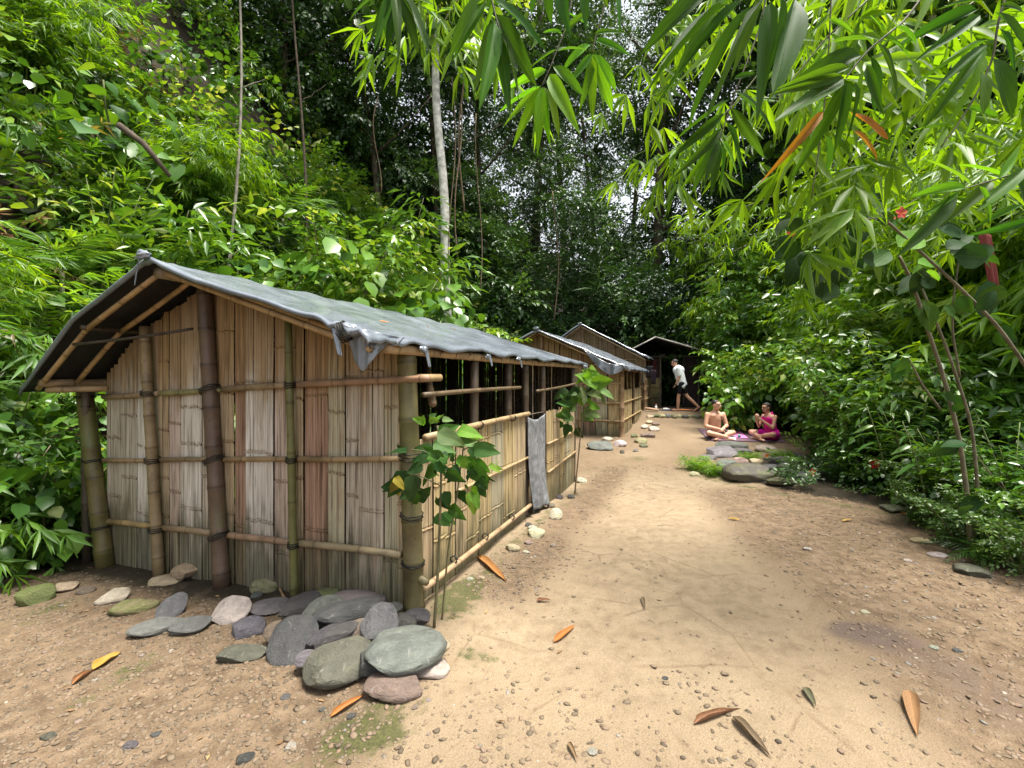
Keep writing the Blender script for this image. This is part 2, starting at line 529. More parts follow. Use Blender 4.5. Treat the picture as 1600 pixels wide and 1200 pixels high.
def plain(name, col, rough=0.7, spec=0.3, nscale=20, amt=0.35, bump=0.0, **kw):
    t = NT(name)
    n = t.noise(t.coord('Object'), nscale, 4, 0.6)
    lo = tuple(c * (1 - amt) for c in col)
    hi = tuple(min(1, c * (1 + amt)) for c in col)
    c = t.ramp(n, [(0.3, lo), (0.7, hi)])
    return t.done(t.bsdf(c, rough, spec, t.bump(n, bump, 0.01) if bump else None, **kw))

def objcol(name, rough=0.7, spec=0.3, nscale=20, amt=0.3, **kw):
    t = NT(name)
    oc, oa, r = t.objinfo()
    n = t.noise(t.coord('Object'), nscale, 4, 0.6)
    c = t.mix(1.0, oc, t.ramp(n, [(0.3, (1 - amt,) * 3), (0.7, (1 + amt,) * 3)]), 'MULTIPLY')
    return t.done(t.bsdf(c, rough, spec, **kw))
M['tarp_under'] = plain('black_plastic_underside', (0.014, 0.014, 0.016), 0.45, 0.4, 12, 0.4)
M['painted_shade'] = plain('shade_painted_bamboo', (0.055, 0.042, 0.03), 0.8, 0.15, 25, 0.5)  # inner wall boards: indoor shade put into their colour
M['lash'] = plain('black_tie', (0.014, 0.013, 0.012), 0.6)
M['wood'] = objcol('weathered_wood', 0.75, 0.25, 18, 0.4)
M['bark_white'] = plain('pale_bark', (0.50, 0.49, 0.44), 0.85, 0.2, 7, 0.45, 0.4)
M['bark_pale'] = plain('grey_bark', (0.22, 0.20, 0.165), 0.85, 0.2, 7, 0.5, 0.4)
M['bark_dark'] = plain('dark_bark', (0.075, 0.058, 0.042), 0.9, 0.2, 9, 0.5, 0.6)
M['stem'] = objcol('green_stem', 0.6, 0.3, 12, 0.4)
M['vine'] = plain('dry_vine', (0.13, 0.095, 0.06), 0.9, 0.2, 14, 0.5)
M['cloth'] = objcol('cloth', 0.85, 0.15, 30, 0.12)
M['skin'] = plain('skin', (0.56, 0.32, 0.22), 0.5, 0.35, 9, 0.10, **{'Subsurface Weight': 0.12, 'Subsurface Radius': (0.02, 0.008, 0.004)})
M['hair'] = plain('hair', (0.02, 0.016, 0.014), 0.5, 0.4, 40, 0.4)
M['petal'] = objcol('petal', 0.5, 0.3, 15, 0.25)
# ------------------------------------------------------------------ the ground: one sheet out to the horizon, fine near the camera
def grid_lines(lo, a, b, hi, step, grow=1.22):
    mid = np.arange(a, b + step / 2, step)
    out_r, x, s = [], b, step
    while x < hi:
        s *= grow
        x += s
        out_r.append(min(x, hi))
    out_l, x, s = [], a, step
    while x > lo:
        s *= grow
        x -= s
        out_l.append(max(x, lo))
    return np.concatenate([np.array(out_l[::-1]), mid, np.array(out_r)])

def moss_field(x, y):
    lx, ly = hut_local(x, y)
    m = np.zeros_like(x)
    gd = garden_d(x, y)
    m += 0.7 * np.exp(-((gd + 0.12) / 0.22) ** 2) * sstep(4.3, 5.2, y) * sstep(9.0, 7.0, y)   # along the rock bed
    for px, py, r, a in [(70, 955, .28, .75), (470, 975, .25, .5), (215, 1045, .22, .7), (110, 1105, .12, .6), (600, 1130, .22, .75), (520, 1165, .22, .6), (745, 1025, .15, .8),
                         (720, 930, .22, .7), (700, 960, .2, .6), (930, 735, .35, .55), (905, 700, .4, .5), (985, 720, .4, .5), (935, 790, .3, .55), (870, 850, .25, .35), (800, 905, .2, .4), (1000, 715, .3, .5)]:
        cx, cyy, _ = on_ground(px, py)
        m += a * np.exp(-((x - cx) ** 2 + (y - cyy) ** 2) / (r * r))
    m += 0.6 * np.exp(-((lx - 0.18) / 0.16) ** 2) * sstep(-0.2, 0.5, ly) * sstep(5.0, 3.5, ly)   # foot of the hut wall
    m += 0.25 * sstep(9, 12, y)
    return np.clip(m, 0, 1)

def gravel_field(x, y):
    lx, ly = hut_local(x, y)
    g = 0.95 * sstep(-0.15, -0.9, x - 0.22 * (y - 2.0)) * sstep(-0.12, -0.45, ly)               # in front of the hut, left
    g = np.maximum(g, 1.0 * sstep(1.3, 2.3, x - 0.18 * (y - 2.0)) * sstep(6.8, 5.8, y))         # right border of the path
    g = np.maximum(g, 0.8 * np.exp(-((lx - 0.45) / 0.30) ** 2) * sstep(0.0, 0.5, ly) * sstep(7, 5, ly))
    g = np.maximum(g, 0.55 * sstep(6.5, 8.0, y))
    g = np.maximum(g, 0.28 * sstep(3.4, 1.6, y))
    return np.clip(g * (0.5 + 1.0 * fbm(x * 1.1, y * 1.1, 5)), 0, 1)

def build_ground():
    xs = grid_lines(-260, -4.6, 5.0, 260, 0.03)
    ys = grid_lines(-200, 1.3, 9.2, 400, 0.03)
    X, Y = np.meshgrid(xs, ys)
    x, y = X.ravel(), Y.ravel()
    z = ground_fine(x, y)
    far = np.hypot(x, y)
    z = np.minimum(z, 16 + 0 * z)
    z = np.where(far > 60, z * sstep(200, 60, far), z)
    nx, ny = len(xs), len(ys)
    idx = np.arange(nx * ny).reshape(ny, nx)
    F = np.stack([idx[:-1, :-1], idx[:-1, 1:], idx[1:, 1:], idx[1:, :-1]], -1).reshape(-1, 4)
    lx, ly = hut_local(x, y)
    hd = hill_d(x, y)
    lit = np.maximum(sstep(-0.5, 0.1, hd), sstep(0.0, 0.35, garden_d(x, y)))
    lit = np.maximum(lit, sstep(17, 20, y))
    lit = np.maximum(lit, 0.75 * sstep(-0.6, -0.15, ly) * sstep(0.05, -0.1, lx) * sstep(0.3, 0.0, ly) * 0.9)   # darker strip along the front wall
    st = np.zeros_like(x)
    for px, py, r, a in [(1365, 992, .30, .8), (1500, 1050, .4, .55), (1330, 985, .15, .5), (1590, 1130, .4, .5)]:
        cx, cyy, _ = on_ground(px, py)
        st += a * np.exp(-((x - cx) ** 2 + ((y - cyy) * 1.6) ** 2) / (r * r))
    o = mk('ground', np.stack([x, y, z], 1), F, M['ground'], attrs={'moss': moss_field(x, y), 'gravel': gravel_field(x, y), 'litter': lit, 'stain': np.clip(st, 0, 1)})
    tag(o, kind='structure')
build_ground()

# loose gravel: many thousand flat pebbles pressed into the dirt
def icos():
    p = (1 + 5 ** 0.5) / 2
    V = norm(np.array([[-1, p, 0], [1, p, 0], [-1, -p, 0], [1, -p, 0], [0, -1, p], [0, 1, p], [0, -1, -p], [0, 1, -p], [p, 0, -1], [p, 0, 1], [-p, 0, -1], [-p, 0, 1]]))
    F = np.array([[0, 11, 5], [0, 5, 1], [0, 1, 7], [0, 7, 10], [0, 10, 11], [1, 5, 9], [5, 11, 4], [11, 10, 2], [10, 7, 6], [7, 1, 8], [3, 9, 4], [3, 4, 2], [3, 2, 6], [3, 6, 8], [3, 8, 9], [4, 9, 5], [2, 4, 11], [6, 2, 10], [8, 6, 7], [9, 8, 1]])
    return V, F

def sphere(sub):
    V, F = icos()
    V = [tuple(v) for v in V]
    for _ in range(sub):
        cache, nf = {}, []
        def mid(a, b):
            k = (min(a, b), max(a, b))
            if k not in cache:
                m = norm(np.array(V[a]) + np.array(V[b]))
                V.append(tuple(m))
                cache[k] = len(V) - 1
            return cache[k]
        for a, b, c in F:
            ab, bc, ca = mid(a, b), mid(b, c), mid(c, a)
            nf += [(a, ab, ca), (b, bc, ab), (c, ca, bc), (ab, bc, ca)]
        F = np.array(nf)
    return np.array(V), np.array(F)

def rot_z(a):
    c, s = np.cos(a), np.sin(a)
    R = np.zeros((len(a), 3, 3))
    R[:, 0, 0], R[:, 0, 1], R[:, 1, 0], R[:, 1, 1], R[:, 2, 2] = c, -s, s, c, 1
    return R

def scatter(V, F, pos, R, sc):
    """copies of (V,F): scale sc (n,3), rotate R (n,3,3), move"""
    n, k = len(pos), len(V)
    P = np.einsum('nij,nkj->nki', R, V[None] * sc[:, None, :]) + pos[:, None, :]
    FF = (F[None] + (np.arange(n) * k)[:, None, None]).reshape(-1, F.shape[1])
    return P.reshape(-1, 3), FF

def build_gravel(name, label, n, seed, zone, smin, smax, tm=0.42):
    r = np.random.default_rng(seed)
    x, y = zone(r, n * 4)
    keep = r.random(len(x)) < np.clip(gravel_field(x, y) * 1.2 - .15, 0, 1) + 0.03
    lx, ly = hut_local(x, y)
    keep &= ~((lx < 0.08) & (ly > -0.05)) & (hill_d(x, y) < 0.1) & (garden_d(x, y) < 0.25)
    x, y = x[keep][:n], y[keep][:n]
    m = len(x)
    s = smin + (smax - smin) * r.random(m) ** 2.6
    z = ground_fine(x, y)
    sc = np.stack([s * r.uniform(0.8, 1.35, m), s * r.uniform(0.55, 1.0, m), s * r.uniform(0.18, 0.38, m)], 1)
    R = rot_z(r.uniform(0, 6.28, m))
    tilt = r.normal(0, 0.14, (m, 2))
    T = np.tile(np.eye(3), (m, 1, 1))
    T[:, 0, 2], T[:, 2, 0], T[:, 1, 2], T[:, 2, 1] = tilt[:, 0], -tilt[:, 0], tilt[:, 1], -tilt[:, 1]
    V, F = icos()
    V2, F2 = scatter(V, F, np.stack([x, y, z + sc[:, 2] * r.uniform(-0.35, 0.45, m)], 1), T @ R, sc)
    V2 = V2 + np.random.default_rng(seed + 1).normal(0, 1, V2.shape) * np.repeat(s, len(V))[:, None] * 0.06
    o = mk(name, V2, F2, M['gravel'], attrs={'tint': np.repeat(np.clip(r.normal(tm, 0.16, m), 0, 1), len(V))})
    tag(o, label, 'gravel', kind='stuff')

build_gravel('gravel', 'small flat pebbles pressed into the dirt in front of the near hut', 13000, 11,
             lambda r, n: (r.uniform(-4.3, 1.2, n), r.uniform(1.4, 4.2, n)), 0.006, 0.021)
build_gravel('gravel', 'small pebbles strewn over the path and its right border', 9500, 12,
             lambda r, n: (r.uniform(-0.8, 4.6, n), r.uniform(1.5, 8.0, n) ** 1.0), 0.006, 0.021, 0.6)
# ------------------------------------------------------------------ bamboo building blocks
def pole(name, p0, p1, r, parent, color, moss=0.0, n=10, spacing=0.30, bend=0.01, seed=0, taper=0.9, mat='pole'):
    rg = np.random.default_rng(seed + 1000)
    p0, p1 = np.asarray(p0, float), np.asarray(p1, float)
    L = np.linalg.norm(p1 - p0)
    ts, rs, nd = [0.0], [1.0], [0.0]
    t = rg.uniform(0.3, 1.0) * spacing
    while t < L - 0.03:
        for dt, k, q in ((-0.022, 1.0, 0.0), (-0.007, 1.10, 0.6), (0.0, 1.02, 1.0), (0.009, 1.09, 0.4), (0.026, 0.985, 0.0)):
            ts.append((t + dt) / L); rs.append(k); nd.append(q)
        t += spacing * rg.uniform(0.8, 1.2)
    ts.append(1.0); rs.append(1.0); nd.append(0.0)
    ts, rs = np.array(ts), np.array(rs)
    side = norm(np.cross(p1 - p0, rg.normal(size=3)))
    P = p0 + (p1 - p0) * ts[:, None] + side * (bend * np.sin(ts * math.pi))[:, None]
    V, F = tube(P, r * rs * (1 + (taper - 1) * ts), n)
    return mk(name, V, F, M[mat], parent, tuple(color) + (moss,), attrs={'node': np.repeat(np.array(nd), n)})

def tie(parent, c, axis, r, turns=3, width=0.03, name='lashing', thick=0.0045):
    """a few turns of black cord round a pole"""
    axis = norm(axis)
    up = np.array([0, 0, 1.0]) if abs(axis[2]) < 0.9 else np.array([1.0, 0, 0])
    x = norm(np.cross(axis, up)); y = np.cross(axis, x)
    k = 9 * turns
    a = np.linspace(0, turns * 2 * math.pi, k)
    P = np.asarray(c) + (r * np.cos(a))[:, None] * x + (r * np.sin(a))[:, None] * y + (np.linspace(-width / 2, width / 2, k) + 0.004 * np.sin(a * 3.1))[:, None] * axis
    V, F = tube(P, thick, 5)
    return mk(name, V, F, M['lash'], parent)

def board(parent, fr, a0, a1, zb0, zb1, zt0, zt1, color, seed, strip=0.044, thick=0.012, moss=0.0, nodes=None, name='bamboo_board', gap=0.0016, mat='board'):
    """one flattened bamboo culm: a row of narrow splits from a0 to a1 along the wall; fr maps (along, up, out) to hut space"""
    r = np.random.default_rng(seed)
    W = a1 - a0
    n = max(2, int(round(abs(W) / strip)))
    cuts = np.concatenate([[0], np.cumsum(r.uniform(0.3, 1.9, n))])
    cuts = cuts / cuts[-1]
    gaps = np.where(r.random(n + 1) < 0.30, r.uniform(0.002, 0.0045, n + 1), 0.0)
    gaps[0] = gaps[-1] = 0.003
    zmid = (zt0 + zt1) / 2
    if nodes is None:
        nodes, q = [], r.uniform(0.15, 0.55)
        while q < zmid - 0.1:
            nodes.append(q)
            q += r.uniform(0.34, 0.62)
    bow = r.normal(0, 0.004)
    prd = (seed % 2) * 0.006 + r.normal(0, .001)
    V, F, T, k = [], [], [], 0
    for i in range(n):
        f0, f1 = cuts[i], cuts[i + 1]
        fm = (f0 + f1) / 2
        zb = zb0 + (zb1 - zb0) * fm + r.normal(0, 0.008)
        zt = zt0 + (zt1 - zt0) * fm + r.normal(0, 0.010)
        lean = r.normal(0, 0.003)
        oy = r.normal(0, 0.0007) + prd
        zs, bulge = [zb], [0.0]
        for q in nodes:
            q2 = q + r.normal(0, 0.004)
            if zb + 0.05 < q2 < zt - 0.05:
                zs += [q2 - 0.016, q2 - 0.003, q2 + 0.008, q2 + 0.02]
                bulge += [0.001, 0.0075, -0.002, 0.001]
        zs.append(zt); bulge.append(0.0)
        ex = list(r.uniform(zb + .05, zt - .05, 4))
        zb2 = sorted(list(zip(zs, bulge)) + [(q, 0.0) for q in ex])
        zs, bulge = [q[0] for q in zb2], [q[1] for q in zb2]
        kl, kr = r.random(len(zs)) ** 2.2, r.random(len(zs)) ** 2.2
        tt = np.clip(r.normal(0.55, 0.10), 0, 1)
        for zi, (z, b) in enumerate(zip(zs, bulge)):
            q = (z - zb) / (zt - zb)
            s = lean * q
            sg = 1 if W > 0 else -1
            l, rr = a0 + W * f0 + sg * gaps[i] * (.15 + kl[zi]) + s, a0 + W * f1 - sg * gaps[i + 1] * (.15 + kr[zi]) + s
            o = thick + oy + b + bow * math.sin(q * 3.14)
            V += [fr(l, z, o), fr((l + rr) / 2, z, o), fr(rr, z, o), fr((l + rr) / 2, z, o - thick)]
            T += [tt - (0.5 if b > 0.004 or b < -0.001 else 0)] * 4
        m = len(zs)
        for j in range(m - 1):
            for e in range(4):
                p, q2 = k + j * 4 + e, k + j * 4 + (e + 1) % 4
                F.append((p, q2, q2 + 4, p + 4))
        F += [(k, k + 3, k + 2, k + 1), tuple(k + (m - 1) * 4 + e for e in range(4))]
        k += m * 4
    return mk(name, np.array(V), F, M[mat], parent, tuple(color) + (-moss,), smooth=False, attrs={'tint': np.array(T)})

def roof_sheet(parent, prof, y0, y1, seed, name='tarpaulin', nx=64, ny=90, wr=0.014, edge=0.05, ruffle=0.03, knots=()):
    """a plastic sheet over a gable: prof is a list of (x,z) from the left eave to the right eave; it hangs over every edge"""
    r = np.random.default_rng(seed)
    prof = np.array(prof, float)
    cum = np.concatenate([[0], np.cumsum(np.hypot(np.diff(prof[:, 0]), np.diff(prof[:, 1])))])
    u = np.linspace(0, cum[-1], nx)
    px, pz = np.interp(u, cum, prof[:, 0]), np.interp(u, cum, prof[:, 1])
    k = np.array([1, 2, 1]) / 4.0
    pz2 = np.convolve(np.pad(pz, 1, 'edge'), k, 'valid')
    ys = np.linspace(y0, y1, ny)
    U, Y = np.meshgrid(u, ys)
    X, Z = np.tile(px, (ny, 1)), np.tile(pz2, (ny, 1))
    P3 = np.stack([U.ravel() * 1.0, Y.ravel() * 0.8, 0 * U.ravel()], 1)
    w = waves(P3, r, 5.0, 3, 5, 0.55).reshape(U.shape)
    P4 = np.stack([U.ravel() * 0.8, Y.ravel() * 6.0, 0 * U.ravel()], 1)
    w2 = waves(P4, r, 2.2, 3, 5, 0.6).reshape(U.shape)
    sag = -0.022 * np.abs(np.sin((Y - y0) * math.pi / 0.72))
    Z = Z + wr * (0.5 * w + 0.6 * w2) + sag
    for kx, ky, amp in knots:                         # creases that run out from a bunched corner
        d = np.hypot(X - kx, (Y - ky))
        ang = np.arctan2(X - kx, Y - ky)
        Z = Z + amp * np.sin(ang * 17 + 2.0 * np.sin(d * 5)) * np.exp(-d / 0.55)
    rows = [np.stack([X, Y, Z], -1)]
    def hang(row, dy, dz):
        q = row.copy()
        wob = ruffle * (fbm(np.arange(nx) * 0.09, np.zeros(nx), seed + 5, 3) - 0.5)
        q[:, 1] += dy + wob * 0.8
        q[:, 2] += dz * (0.6 + 0.8 * fbm(np.arange(nx) * 0.08, np.ones(nx) * 3, seed + 9, 3))
        return q
    G = rows[0]
    front1, back1 = hang(G[0], -0.012, -edge * 0.55), hang(G[-1], 0.012, -edge * 0.55)
    front2, back2 = hang(G[0], 0.012, -edge), hang(G[-1], -0.012, -edge)
    G = np.concatenate([front2[None], front1[None], G, back1[None], back2[None]], 0)
    m = len(G)
    def side(col, sx):
        q = col.copy()
        f = fbm(np.arange(m) * 0.10, np.zeros(m) + sx, seed + 3, 3)
        q[:, 0] += sx * (0.012 + 0.02 * (f - 0.5))
        q[:, 2] -= edge * (0.5 + 0.9 * f)
        return q
    L, R = side(G[:, 0], -1), side(G[:, -1], 1)
    G = np.concatenate([L[:, None], G, R[:, None]], 1)
    m, n = G.shape[:2]
    idx = np.arange(m * n).reshape(m, n)
    F = np.stack([idx[:-1, :-1], idx[:-1, 1:], idx[1:, 1:], idx[1:, :-1]], -1).reshape(-1, 4)
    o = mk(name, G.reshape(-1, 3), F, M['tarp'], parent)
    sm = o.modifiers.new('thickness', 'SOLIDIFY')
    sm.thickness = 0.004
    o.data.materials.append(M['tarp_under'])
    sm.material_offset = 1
    return o

def drape(parent, pts_top, drop, seed, name, mat='tarp', pleats=6, amp=0.03, taper=0.5, nx=28, nz=16, color=None, lean=(0, 0, 0), zig=0.0):
    """cloth hanging from a line of points, folded into pleats"""
    r = np.random.default_rng(seed)
    pts_top = np.asarray(pts_top, float)
    t = np.linspace(0, 1, nx)
    seg = np.linspace(0, 1, len(pts_top))
    top = np.stack([np.interp(t, seg, pts_top[:, i]) for i in range(3)], 1)
    d = norm(pts_top[-1] - pts_top[0])
    out = norm(np.cross(d, [0, 0, 1.0]))
    mid = top.mean(0)
    dr = drop(t) if callable(drop) else np.full(nx, drop)
    G = []
    for j in range(nz):
        q = j / (nz - 1)
        f = amp * (0.25 + 0.75 * q) * (np.sin(t * pleats * 6.28 + 1.5 * q + r.uniform(0, 0.3)) + 0.5 * np.sin(t * pleats * 13.1 + 3 * q))
        row = top + out * f[:, None]
        row = mid + (row - mid) * (1 - taper * q) * [1, 1, 1]
        row[:, 2] = top[:, 2] - dr * q + zig * np.sin(t * 20) * q
        row = row + np.asarray(lean) * q
        G.append(row)
    G = np.array(G)
    idx = np.arange(nz * nx).reshape(nz, nx)
    F = np.stack([idx[:-1, :-1], idx[:-1, 1:], idx[1:, 1:], idx[1:, :-1]], -1).reshape(-1, 4)
    o = mk(name, G.reshape(-1, 3), F, M[mat], parent, color)
    sm = o.modifiers.new('thickness', 'SOLIDIFY')
    sm.thickness = 0.004
    return o

def knot(parent, c, s, seed, name='tarp_knot', mat='tarp'):
    V, F = sphere(3)
    r = np.random.default_rng(seed)
    V = V * (1 + 0.28 * waves(V, r, 4.5, 2)[:, None]) * np.asarray(s) + np.asarray(c)
    return mk(name, V, F, M[mat], parent)

# ------------------------------------------------------------------ the near hut
GB = (0.46, 0.41, 0.34); WG = (0.60, 0.57, 0.52); RB = (0.33, 0.21, 0.15); TN = (0.43, 0.34, 0.22); GR = (0.42, 0.39, 0.28); PK = (0.50, 0.41, 0.35); YT = (0.47, 0.37, 0.20)
hut1 = empty('bamboo_hut', (HC[0], HC[1], 0), HA)
tag(hut1, 'nearest bamboo hut with split bamboo walls and a grey plastic sheet roof', 'hut', 'bamboo huts along the path')

def fa(px):                                            # along the front wall, to the left of the corner
    k = (px - 800) / F_PX
    return (HC[0] - HC[1] * k) / (0.924 + 0.381 * k)
def fz(px, py):
    return CAM_H - (py - HORIZON) / F_PX * (HC[1] + 0.381 * fa(px))
def sa(px):                                            # along the side wall, away from the corner
    k = (px - 800) / F_PX
    return (HC[0] - HC[1] * k) / (0.924 * k - 0.381)
def sz(px, py):
    return CAM_H - (py - HORIZON) / F_PX * (HC[1] + 0.924 * sa(px))
front = lambda a, z, o: (-a, -o, z)
side = lambda a, z, o: (o, a, z)
def lgz(lx, ly):
    x, y = from_local(lx, ly)
    return gz(x, y)
def roof1(a):                                          # underside of the roof over the front wall
    return float(np.interp(a, [0.0, 1.94, 2.94, 3.6], [1.76, 2.36, 1.98, 1.50]))

fb = [(170, 193, GB), (193, 217, GB), (217, 250, WG), (250, 268, TN), (268, 286, PK), (286, 319, WG), (319, 342, GB), (342, 370, TN), (370, 388, RB), (388, 431, WG), (431, 466, PK),
      (466, 478, TN), (478, 515, RB), (515, 541, GR), (541, 563, GB), (563, 602, GB), (602, 624, GR), (624, 640, TN)]
node_rows = {0: [.42, .98], 1: [.18, .62, 1.2], 2: [.30, .92], 4: [.55, 1.15], 5: [.43, .98, 1.3], 6: [.26, .72, 1.4], 8: [.35, 1.5], 9: [.42, .96, 1.52], 10: [.2, .75, 1.78], 12: [.42, .95, 1.42], 13: [.86, 1.3], 14: [.7, 1.1, 1.55], 15: [.62, .98, 1.6], 16: [.3, .8, 1.35]}
for i, (x0, x1, c) in enumerate(fb):
    a0, a1 = fa(x0), fa(x1)
    board(hut1, front, a0, a1, lgz(-a0, 0) - 0.05, lgz(-a1, 0) - 0.05, roof1(a0), roof1(a1), c, 40 + i, moss=random.uniform(-.1, .15) - lgz(-a0, 0), nodes=node_rows.get(i))

POST = []
def bind(i, z, turns=3, width=.05, tilt=.2, grow=1.12):
    o, p0, p1, r = POST[i]
    c = p0 + (p1 - p0) * (z - p0[2]) / (p1[2] - p0[2])
    tie(o, c, norm(p1 - p0) + np.array([tilt, 0, 0]), r * grow, turns, width)
# front posts (bottom pixel, top pixel, radius)
PG, PL, PD, PN, PC = (0.105, 0.082, 0.03), (0.21, 0.155, 0.085), (0.10, 0.066, 0.046), (0.115, 0.11, 0.038), (0.105, 0.085, 0.04)
for i, (xb, yb, xt, yt, r, c, moss) in enumerate([(181, 882, 146, 604, .074, PG, .25), (264, 895, 240, 524, .045, PL, 0), (362, 912, 333, 452, .062, PD, .05), (473, 925, 463, 488, .030, PN, .2), (641, 958, 628, 536, .070, PC, .22)]):
    a0, a1 = fa(xb), fa(xt)
    zb = lgz(-a0, -.06) - 0.08
    zt = max(fz(xt, yt), roof1(a1) - 0.03)
    o = (-0.075 if i not in (4,) else 0.01)
    ox = 0.03 if i == 4 else 0
    POST.append((pole('post', (-a0 + ox, o, zb), (-a1 + ox, o, zt), r, hut1, c, moss, 12, 0.34, 0.0, i), np.array([-a0 + ox, o, zb]), np.array([-a1 + ox, o, zt]), r))
# front rails: three rows, cut at the posts
PX = [170, 254, 352, 467, 632]
RAILC = (0.26, 0.19, 0.105)
for row, (yl, yr, r) in enumerate([(620, 591, .026), (718, 715, .022), (812, 864, .027)]):
    for j in range(4):
        x0, x1 = PX[j] + (6 if j else 0), PX[j + 1] - (0 if j < 3 else 0)
        q0, q1 = (x0 - 165) / 470, (x1 - 165) / 470
        y0, y1 = yl + (yr - yl) * q0, yl + (yr - yl) * q1
        a0, a1 = fa(x0), fa(x1)
        if row == 0 and j == 3: a1 = fa(640) - 0.18
        pole('rail', (-a0, -0.038, fz(x0, y0)), (-a1, -0.038, fz(x1, y1)), r, hut1, [c * random.uniform(.85, 1.1) for c in RAILC], 0, 10, 0.36, 0.006, 60 + row * 4 + j)
        if j < 3:
            bind(j + 1, fz(PX[j + 1], y1), 3, .05, .25 * (-1) ** j, 1.3)
    bind(0, fz(166, yl + (0 if row < 2 else 6)), 2, .03)
bind(4, 1.02, 3, .07)
bind(4, 0.62, 2, .04)
bind(4, 0.30, 2, .03)

# side wall: two half-height panels, a gap for the door between them, open above
sb = [654, 673, 692, 709, 725, 745, 765, 784, 801, 819]
for i in range(len(sb) - 1):
    a0, a1 = sa(sb[i]), sa(sb[i + 1])
    c = [TN, YT, YT, TN, YT, YT, GR, YT, TN][i]
    board(hut1, side, a0, a1, lgz(0, a0) - 0.05, lgz(0, a1) - 0.05, 1.13, 1.13, c, 90 + i, moss=-0.05, strip=0.045)
for i in range(5):
    a0, a1 = 2.84 + i * 0.288, 2.84 + (i + 1) * 0.288
    board(hut1, side, a0, a1, lgz(0, a0) - 0.05, lgz(0, a1) - 0.05, 1.13, 1.11, [YT, TN, YT, GR, TN][i], 110 + i, moss=-0.1, strip=0.05)
SR = (0.30, 0.215, 0.12)
pole('rail', (0.035, 0.10, 1.135), (0.035, 2.16, 1.15), .026, hut1, SR, 0, 10, .34, .006, 201)
pole('rail', (0.035, 0.55, 0.66), (0.03, 2.14, 0.665), .015, hut1, SR, 0, 8, .3, .006, 202)
pole('rail', (0.075, 0.02, sz(652, 914)), (0.05, sa(823), sz(823, 788)), .023, hut1, (0.33, 0.23, 0.14), 0, 10, .36, .008, 203)
pole('rail', (0.035, 2.84, 0.72), (0.03, 4.28, 0.74), .015, hut1, SR, 0, 8, .3, .006, 204)
pole('rail', (0.035, 2.86, 0.36), (0.03, 4.30, 0.42), .015, hut1, SR, 0, 8, .3, .006, 205)
pole('rail', (0.02, 0.10, 1.43), (0.02, sa(810), 1.445), .019, hut1, (.13, .092, .055), 0, 10, .34, .006, 206)
pole('rail', (0.0, sa(838), 1.39), (0.03, 4.25, 1.46), .017, hut1, (.11, .078, .046), 0, 10, .34, .02, 207)  # both upper rails: eave shade mixed into their brown
for k, s in enumerate((0.95, 1.72, 2.20, 2.80, 4.26)):
    pole('post', (-0.03, s, lgz(0, s) - 0.1), (-0.03, s + 0.02, 1.76), .045 if k < 4 else .05, hut1, (.06, .043, .028), 0.0, 10, .34, .01, 220 + k)  # shade under the eave painted into the post colour
for s in (0.45, 1.0, 1.6): tie(hut1, (0.06, s, sz(650, 914) * (1 - s / 2.3) + 0.13 * s / 2.3 + 0.03), (0, 1, 0.0), .028, 2, .02)
for s in (0.35, 0.95, 1.7): tie(hut1, (0.035, s, 1.14), (0, 1, 0), .031, 2, .02)
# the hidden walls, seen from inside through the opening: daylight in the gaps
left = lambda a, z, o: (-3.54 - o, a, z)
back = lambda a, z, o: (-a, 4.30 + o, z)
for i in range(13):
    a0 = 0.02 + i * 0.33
    board(hut1, left, a0, a0 + 0.33 - random.choice((0.0, 0.0, 0.012)), -0.35, -0.35, 1.5, 1.5, TN, 130 + i, strip=0.055, mat='painted_shade')
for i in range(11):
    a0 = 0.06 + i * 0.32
    board(hut1, back, a0, a0 + 0.32 - random.choice((0.0, 0.010, 0.014)), -0.3, -0.3, roof1(a0), roof1(a0 + .32), TN, 150 + i, strip=0.05, mat='painted_shade')
# door sheet
def door_sheet():
    nx, nz = 22, 40
    t, q = np.meshgrid(np.linspace(0, 1, nx), np.linspace(0, 1, nz))
    a = 2.17 + 0.60 * t + 0.03 * np.sin(q * 4) * (t - .5)
    z = 1.11 - 0.05 * np.sin(t * math.pi) * (1 - q) + (-1.06) * q - 0.03 * t * q
    o = 0.02 + 0.022 * np.sin(t * 15 + q * 2.2) * (0.3 + 0.7 * q) + 0.025 * np.sin(t * 6.5 - q * 3) * q + 0.06 * q * q
    V = np.stack([o, a, z], -1).reshape(-1, 3)
    idx = np.arange(nx * nz).reshape(nz, nx)
    F = np.stack([idx[:-1, :-1], idx[:-1, 1:], idx[1:, 1:], idx[1:, :-1]], -1).reshape(-1, 4)
    ob = mk('door_sheet', V, F, M['oldsheet'], hut1)
    ob.modifiers.new('thickness', 'SOLIDIFY').thickness = 0.003
    ob['label'] = 'dusty grey plastic sheet hung in the doorway'
M['oldsheet'] = plain('dusty_plastic', (0.15, 0.155, 0.165), 0.55, 0.4, 16, 0.5, 0.2)
door_sheet()
pole('rail', (0.0, 2.1, 1.125), (0.0, 2.86, 1.12), .008, hut1, (.1, .08, .06), 0, 6, .4, .01, 209)

